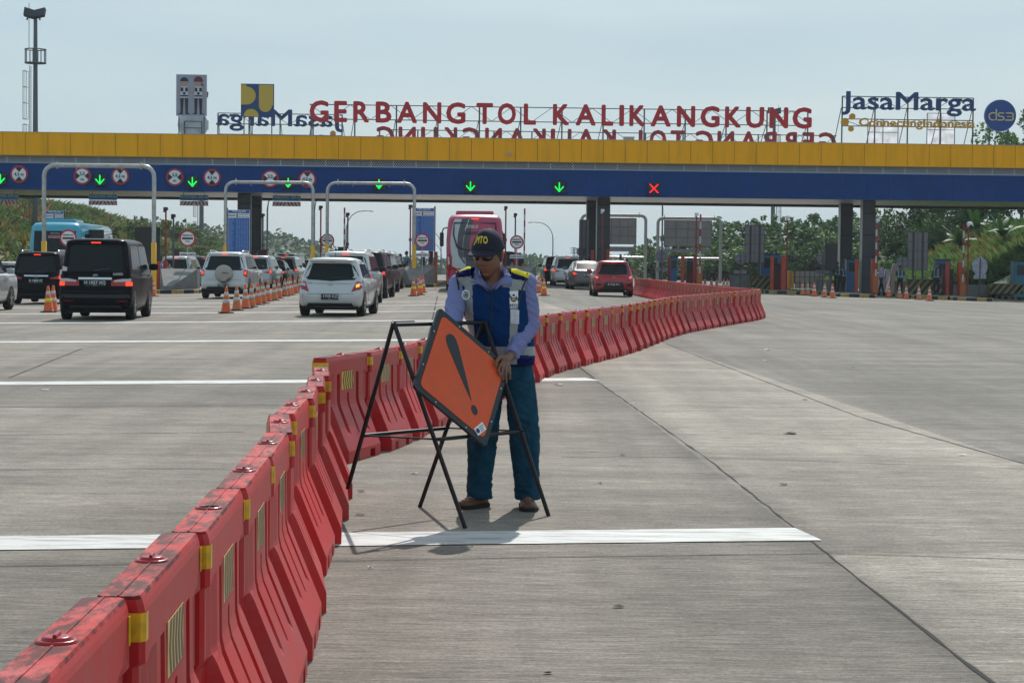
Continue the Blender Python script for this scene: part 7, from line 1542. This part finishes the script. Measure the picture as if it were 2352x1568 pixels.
def vestf(c, n):
    x, y = topx(c); back = n.y > .35
    if y < 632 and not back:      # shoulder yokes
        pass
    if x > 1128:
        ty = 611 + (x - 1168) * .34; gt = 637 + (x - 1157) * .17; gb = gt + 22
        if 1148 < x and ty < y < ty + 12: return 3
        if gt - 16 < y < gt: return 1
        if x > 1152 and gt <= y < gb: return 2
        if y > gb and y < 836 and abs(x - (1181 - (y - 660) * .015)) < 9.5: return 2
    else:
        ty = 616 - (x - 1054) * .26; gt = 637 - (x - 1054) * .10; gb = gt + 20
        if x < 1100 and ty - 5 < y < ty + 7: return 3
        if gt - 14 < y < gt: return 1
        if x < 1108 and gt <= y < gb: return 2
        if y > gb and abs(x - (1076 + max(0, y - 690) * .055)) < 9: return 2
    if 796 < y < 816: return 2
    if y > 822: return 1
    return 0
shade_faces(vst, vestf)
bm = bmesh.new(); bm.from_mesh(vst.data); dl = []
for f in bm.faces:
    x, y = topx(f.calc_center_median())
    if (y < 667 - abs(x - 1128) * .62 and abs(x - 1128) < 46 and f.normal.y < .3) or (f.calc_center_median().z > 1.425 and abs(x - 1128) < 34): dl.append(f)
bmesh.ops.delete(bm, geom=dl, context='FACES'); bm.to_mesh(vst.data); bm.free()
bm = bmesh.new(); bm.from_mesh(sht.data); dl = []
for f in bm.faces:
    x, y = topx(f.calc_center_median())
    if y < 662 - abs(x - 1129) * 1.05 and abs(x - 1129) < 30 and f.normal.y < .35 or (f.calc_center_median() - Vector((-.112, -.075, 1.41))).length < .062: dl.append(f)
bmesh.ops.delete(bm, geom=dl, context='FACES'); bm.to_mesh(sht.data); bm.free()
bv = bvh_of([vst, sht, bo]); bvv = bvh_of([vst])
def stick(px, py, off=.002, b=None):
    d = ray(px, py).normalized(); o = Vector((0, 0, H)); hit = (b or bv).ray_cast(o, d); p = hit[0] if hit[0] else at(px, py, 11.8); return p - d * off - MAN
def decal(pts_px, off, m, name, par=mn, n=1):
    c = (sum(p[0] for p in pts_px) / len(pts_px), sum(p[1] for p in pts_px) / len(pts_px)); vs = [stick(*c, off)]; mb = MB(); rings = 3
    for k_ in range(1, rings + 1): vs += [stick(c[0] + (p[0] - c[0]) * k_ / rings, c[1] + (p[1] - c[1]) * k_ / rings, off) for p in pts_px]
    m_ = len(pts_px); fs = [(0, 1 + i, 1 + (i + 1) % m_) for i in range(m_)]
    for k_ in range(rings - 1): fs += [(1 + k_ * m_ + i, 1 + k_ * m_ + (i + 1) % m_, 1 + (k_ + 1) * m_ + (i + 1) % m_, 1 + (k_ + 1) * m_ + i) for i in range(m_)]
    mb.add(vs, fs, 0, True); return mb.build(name, m, par)
def dtext(body, px, py, hpx, m, par, off=.005, sx=1.0, bold=0.0):
    me = text_mesh(body, 1.0, 0.0, bold=bold, sx=sx)
    for v in me.vertices: v.co = stick(px + v.co.x * hpx, py - v.co.z * hpx, off)
    me.materials.clear(); me.materials.append(m); o = bpy.data.objects.new('lettering', me); COL.objects.link(o); o.parent = par
# zip, piping
mb = MB(); mb.tube([stick(1129 + 1.5 * math.sin(i * .5) - i * .08, 668 + i * 8.6, .001, bvv) for i in range(19)], .0035, 6); mb.build('zip', M_FRM, vst)
for arm in ([(1211, 628), (1207, 645), (1200, 662), (1194, 682), (1190, 704)], [(1052, 620), (1050, 640), (1054, 665), (1058, 690), (1064, 712)]):
    mb = MB(); mb.tube([stick(x, y, .0, bvv) for x, y in arm], .0055, 6); mb.build('piping', M_FRM, vst)
mb = MB(); mb.tube([stick(x, y, .002) for x, y in [(1098, 652), (1107, 660), (1118, 668), (1128, 671), (1139, 666), (1150, 657), (1158, 650)]], .0055, 6); mb.build('neck_binding', M_FRM, vst)
# V of skin and collar wings
def wing(pts, nm='collar_wing'):
    mb = MB(); P0 = [stick(x, y, o_) for x, y, o_ in pts]; n_ = len(P0); c = sum(P0, Vector()) / n_ - Vector((0, .012, 0)); bk = [p + Vector((0, .006, 0)) for p in P0]
    mb.add(P0 + [c] + bk, [(i, (i + 1) % n_, n_) for i in range(n_)] + [(i, (i + 1) % n_, n_ + 1 + (i + 1) % n_, n_ + 1 + i) for i in range(n_)], 0, True); mb.build(nm, M_SHT, sht)
wing([(1095, 610, .02), (1101, 622, .028), (1108, 640, .022), (1128, 664, .008), (1121, 668, .008), (1106, 655, .012), (1091, 650, .010), (1079, 646, .010), (1084, 632, .014)])
wing([(1153, 606, .012), (1158, 616, .02), (1158, 630, .022), (1150, 642, .020), (1130, 664, .008), (1137, 667, .008), (1152, 654, .012), (1175, 657, .010), (1176, 640, .012), (1168, 622, .014)])
# badges
def disc_px(cx_, cy_, r, n=20, ry=None): return [(cx_ + r * math.cos(2 * PI * i / n), cy_ + (ry or r) * math.sin(2 * PI * i / n)) for i in range(n)]
M_GB = mat('badge_green', (.02, .12, .06), .5)
b0 = decal(disc_px(1070, 677, 9.5, ry=11.8), .003, M_SW, 'round_badge', vst); decal([(1070 + (7 if i % 2 else 5.6) * math.cos(2 * PI * i / 32), 677 + (8.8 if i % 2 else 7) * math.sin(2 * PI * i / 32)) for i in range(32)], .0042, M_GB, 'gear_emblem', b0); decal(disc_px(1070, 677, 4.2, ry=5.2), .0054, M_SW, 'gear_centre', b0)
decal([(1068.6, 673), (1071.4, 673), (1071.4, 681), (1068.6, 681)], .0066, M_GB, 'cross_emblem', b0); decal([(1066.6, 675.6), (1073.4, 675.6), (1073.4, 678.4), (1066.6, 678.4)], .0070, M_GB, 'cross_emblem', b0)
b1 = decal([(1170, 669), (1190, 668), (1190, 706), (1171, 707)], .003, M_SW, 'name_badge', vst); decal(disc_px(1180, 684, 7.6, ry=9.5), .0044, M_NAVY, 'badge_emblem', b1); decal(disc_px(1180, 678, 6.0), .0060, M_SW, 'badge_ring', b1); decal(disc_px(1180, 678, 3.0), .0072, M_BRN, 'badge_centre', b1); decal([(1174, 686), (1186, 686), (1183, 690), (1177, 690)], .0072, M_LY, 'badge_wing', b1)
dtext('JMTO', 1180.5, 705, 7, M_NAVY, b1, .0060, 1.0, .04)
b2 = decal([(1173, 711), (1192.5, 712), (1192, 744), (1173, 742.5)], .010, mat('card_white', (.62, .62, .70), .5), 'id_card', mn)
for i, w_ in enumerate((5, 3, 8, 7, 8, 6, 8)): y = 715 + i * 4; decal([(1182 - w_, y), (1182 + w_, y), (1182 + w_, y + .7), (1182 - w_, y + .7)], .0112, M_BACK, 'card_line', b2)
# jeans
mb = MB(); eloft(mb, [((-.032, .01, .895), .145, .112), ((-.034, .01, .84), .160, .122), ((-.034, .01, .78), .172, .118)], 30)
eloft(mb, [((-.105, .01, .86), .085, .105), ((-.125, .005, .76), .098, .115), ((-.148, -.005, .64), .094, .105), ((-.165, -.02, .50), .090, .098), ((-.172, -.01, .40), .090, .095), ((-.178, 0, .28), .082, .088), ((-.186, .01, .16), .074, .082), ((-.186, .012, .09), .076, .086), ((-.186, .012, .055), .078, .090)], 28)
eloft(mb, [((.035, .01, .86), .085, .105), ((.046, .005, .76), .094, .113), ((.062, -.005, .64), .092, .105), ((.076, -.02, .50), .091, .098), ((.082, -.01, .40), .090, .095), ((.088, 0, .28), .082, .088), ((.098, .01, .16), .078, .084), ((.102, .012, .09), .077, .088), ((.104, .012, .050), .076, .092)], 28)
jn = fuse(mb, 'jeans', .007, 4, .5, mn, [M_DEN])
def den(c):
    kn = ga(c.z, .47, .12); hm_ = ga(c.z, .13, .09); a = noise.noise(Vector((c.x * 12, c.y * 8, c.z * 20 + c.x * 14))); b = noise.noise(Vector((c.x * 10, c.y * 10, c.z * 42))); v = noise.noise(Vector((c.x * 30, c.y * 26, c.z * 7)))
    return .002 * v + (.0025 + .006 * kn) * (1 - 3 * abs(a)) * .8 + hm_ * .010 * b
displace(jn, den); shade_faces(jn, lambda c, n: 0)
bj = bvh_of([jn]); mb = MB(); pts = []
for i in range(22):
    d = ray(1226 + 8 * min(1, i / 8) + i * .15, 850 + i * 14).normalized(); h_ = bj.ray_cast(Vector((0, 0, H)), d)
    if h_[0]: pts.append(h_[0] - d * .0005 - MAN)
if len(pts) > 3: mb.tube(pts, .0022, 5); mb.build('side_seam', mat('denim_seam', (.02, .09, .15), .8), jn)
# shoes
def shoe(heel, toe, label):
    h_, t_ = Vector(heel), Vector(toe); d = (t_ - h_).normalized(); ang = math.atan2(d.y, d.x) + PI / 2; L_ = (t_ - h_).length; mb = MB(); Mx = Matrix.Translation(h_) @ Matrix.Rotation(ang, 4, 'Z')
    S = [(0, .030, .026), (.02, .040, .060), (.07, .043, .078), (.12, .046, .062), (.17, .050, .048), (.21, .052, .040), (.25, .044, .033), (.275, .026, .022)]; vs = []; n = 16
    for y, w_, hh in S:
        y = y / .275 * L_
        for k_ in range(n):
            a = 2 * PI * k_ / n; vs.append(Mx @ Vector((w_ * math.cos(a), -y, .018 + max(0, math.sin(a)) ** .8 * hh * 1.0)))
    fs = [(j * n + i, j * n + (i + 1) % n, (j + 1) * n + (i + 1) % n, (j + 1) * n + i) for j in range(len(S) - 1) for i in range(n)] + [tuple(range(n)), tuple(range((len(S) - 1) * n, len(S) * n))]; mb.add(vs, fs, 0, True); o = mb.build('shoe', M_SHO, mn)
    mb = MB(); out_ = [(w_ + .005, y / .275 * L_) for y, w_, hh in S]; out_[0] = (.034, -.004); poly = [Mx @ Vector((w_, -y, 0)) for w_, y in out_] + [Mx @ Vector((0, -L_ - .008, 0))] + [Mx @ Vector((-w_, -y, 0)) for w_, y in reversed(out_)]; mb.prism([(p.x, p.y) for p in poly], .001, .024, plane='xy'); mb.build('sole', M_SOL, o)
    mb = MB(); mb.tube([Mx @ Vector((.040 * math.cos(a) * .85, -(.165 + .055 * math.sin(a)) / .275 * L_, .020 + .050 - .010 * abs(math.cos(a)) - .12 * .055 * math.sin(a))) for a in [PI * i / 10 for i in range(11)]], .0028, 5); mb.build('toe_seam', M_SHO, o)
shoe((-.150, .055, 0), (-.300, -.115, 0), ''); shoe((.095, .06, 0), (.115, -.205, 0), '')
# ------------------------------------------------------------ small people at the plaza
def person(px, Y, h_, face, top, vest, legs, label, lean=0.0, stride=.12, arms='down', skin=True, group='people on the toll islands', z0=None, hair=True):
    g = GX(px, Y); g.z = isl_z(g.x, Y) if z0 is None else z0; t = thing('person', label, 'person', g, face, group); s = h_ / 1.7; mb = MB(); L = lambda x, y, z: Vector((x * s, (y - lean * max(0, z - .85)) * s, z * s - .25 * lean * max(0, z - 1.0)))
    hipx = .09; mb.tube([L(-hipx, 0, .88), L(-hipx - .01, -stride * .6, .47), L(-hipx, -stride, .07)], [.095 * s, .065 * s, .05 * s], 12); mb.tube([L(hipx, 0, .88), L(hipx + .01, stride * .4, .47), L(hipx, stride, .07)], [.095 * s, .065 * s, .05 * s], 12)
    for x, y in ((-hipx, -stride), (hipx, stride)): mb.tube([L(x, y + .05, .045), L(x, y - .15, .04)], [.045 * s, .035 * s], 8)
    eloft(mb, [(L(0, 0, .84), .165 * s, .11 * s), (L(0, 0, 1.0), .155 * s, .105 * s), (L(0, 0, 1.22), .18 * s, .115 * s), (L(0, 0, 1.36), .175 * s, .10 * s), (L(0, 0, 1.43), .08 * s, .07 * s)], 20)
    for sg in (-1, 1):
        if arms == 'down': P = [L(sg * .17, 0, 1.37), L(sg * .235, .02, 1.1), L(sg * .24, -.08, .86)]
        elif arms == 'front': P = [L(sg * .17, 0, 1.37), L(sg * .23, -.03, 1.12), L(sg * .06, -.24, 1.12)]
        else: P = [L(sg * .17, 0, 1.37), L(sg * .25, .03, 1.1), L(sg * .19, -.10, .92)]
        mb.tube(P, [.062 * s, .050 * s, .036 * s], 10); ball(mb, P[2], .042 * s, n=6)
    mb.tube([L(0, 0, 1.38), L(0, -.02, 1.5)], .055 * s, 10); ball(mb, L(0, -.03, 1.58), .105 * s, .78, .92, 1.12, None, 10)
    o = fuse(mb, 'body', .016, 3, .5, t, [M_SKN, top, legs, M_BLKP]); hd_ = L(0, -.03, 1.58); hands = P[2]
    def f(c, n):
        if (c - hd_).length < .15 * s and c.z > hd_.z - .10 * s: return 0
        if c.z < .10 * s: return 3
        if c.z < .90 * s and abs(c.x) < .2 * s: return 2
        for sg in (-1, 1):
            if (c - Vector((sg * abs(hands.x), hands.y, hands.z))).length < .065 * s: return 0
        return 1
    shade_faces(o, f)
    m2 = MB(); prof = [(max(1e-4, math.sin(PI * i / 10 * .56)), math.cos(PI * i / 10 * .56)) for i in range(11)]; m2.lathe([(r_ * .092 * s, z * .125 * s) for r_, z in prof], 16, c=(hd_.x, hd_.y + .012 * s, hd_.z + .008 * s)); m2.build('hair', M_HAIR if hair else M_CAP, t)
    if vest:
        v = MB(); eloft(v, [(L(0, 0, .92), .172 * s, .12 * s), (L(0, 0, 1.0), .168 * s, .12 * s), (L(0, 0, 1.22), .192 * s, .128 * s), (L(0, 0, 1.34), .188 * s, .115 * s), (L(0, 0, 1.425), .10 * s, .085 * s)], 24); v = fuse(v, 'vest', .013, 2, .5, t, [mat('far_vest_navy', (.010, .045, .075), .7), M_VRF])
        shade_faces(v, lambda c, n: 1 if (abs(abs(c.x) - .105 * s) < .022 * s and c.z > 1.0 * s) or abs(c.z - 1.0 * s) < .022 * s or abs(c.z - 1.24 * s) < .018 * s and vest == 2 else 0)
    return t
M_TN, M_TB2, M_TL_ = mat('uniform_navy', (.012, .016, .03), .8), mat('uniform_pale_blue', (.16, .22, .36), .8), mat('shirt_lilac', (.34, .28, .38), .8); M_TR = mat('trousers_black', (.010, .011, .014), .85); M_TG = mat('shirt_teal', (.03, .05, .055), .8)
person(917, 109, 1.58, 1.4, M_TG, None, M_TR, 'person in a dark shirt facing a colleague on the island, centre left', arms='front'); person(933, 108, 1.72, -1.6, M_TB2, 1, M_TR, 'person in a pale blue shirt and dark vest on the island, centre left', arms='front')
person(1921, 110.5, 1.68, PI, M_TN, 2, M_TR, 'worker seen from behind in a white striped vest beside the right columns', arms='front'); person(1936, 111, 1.55, PI + .5, M_TN, 1, M_TR, 'dark dressed worker right of the white striped vest', .15, arms='front')
person(2022, 112, 1.68, .9, M_TL_, None, M_TR, 'person in a lilac shirt walking right of the columns', 0, .2); person(2065.5, 110, 1.62, PI * .95, M_TN, 1, M_TR, 'worker in a dark vest leaning behind a cone', .22, .12, 'front'); person(2149, 110.5, 1.72, -.5, M_TN, 1, M_TR, 'worker in a dark vest standing beside the right blue cabinet', 0, .08)
person(1423, 116, 1.66, .4, M_TN, None, M_TR, 'person whose head shows above the red hatchback'); person(1438, 117, 1.5, -.5, M_TG, None, M_TR, 'shorter person whose head shows above the red hatchback'); person(801, 111, 1.62, .3, M_TN, None, M_TR, 'person whose head shows above the dark off-roader'); person(1192, 111, 1.66, .5, M_TN, None, M_TR, 'person behind the round sign right of the worker')
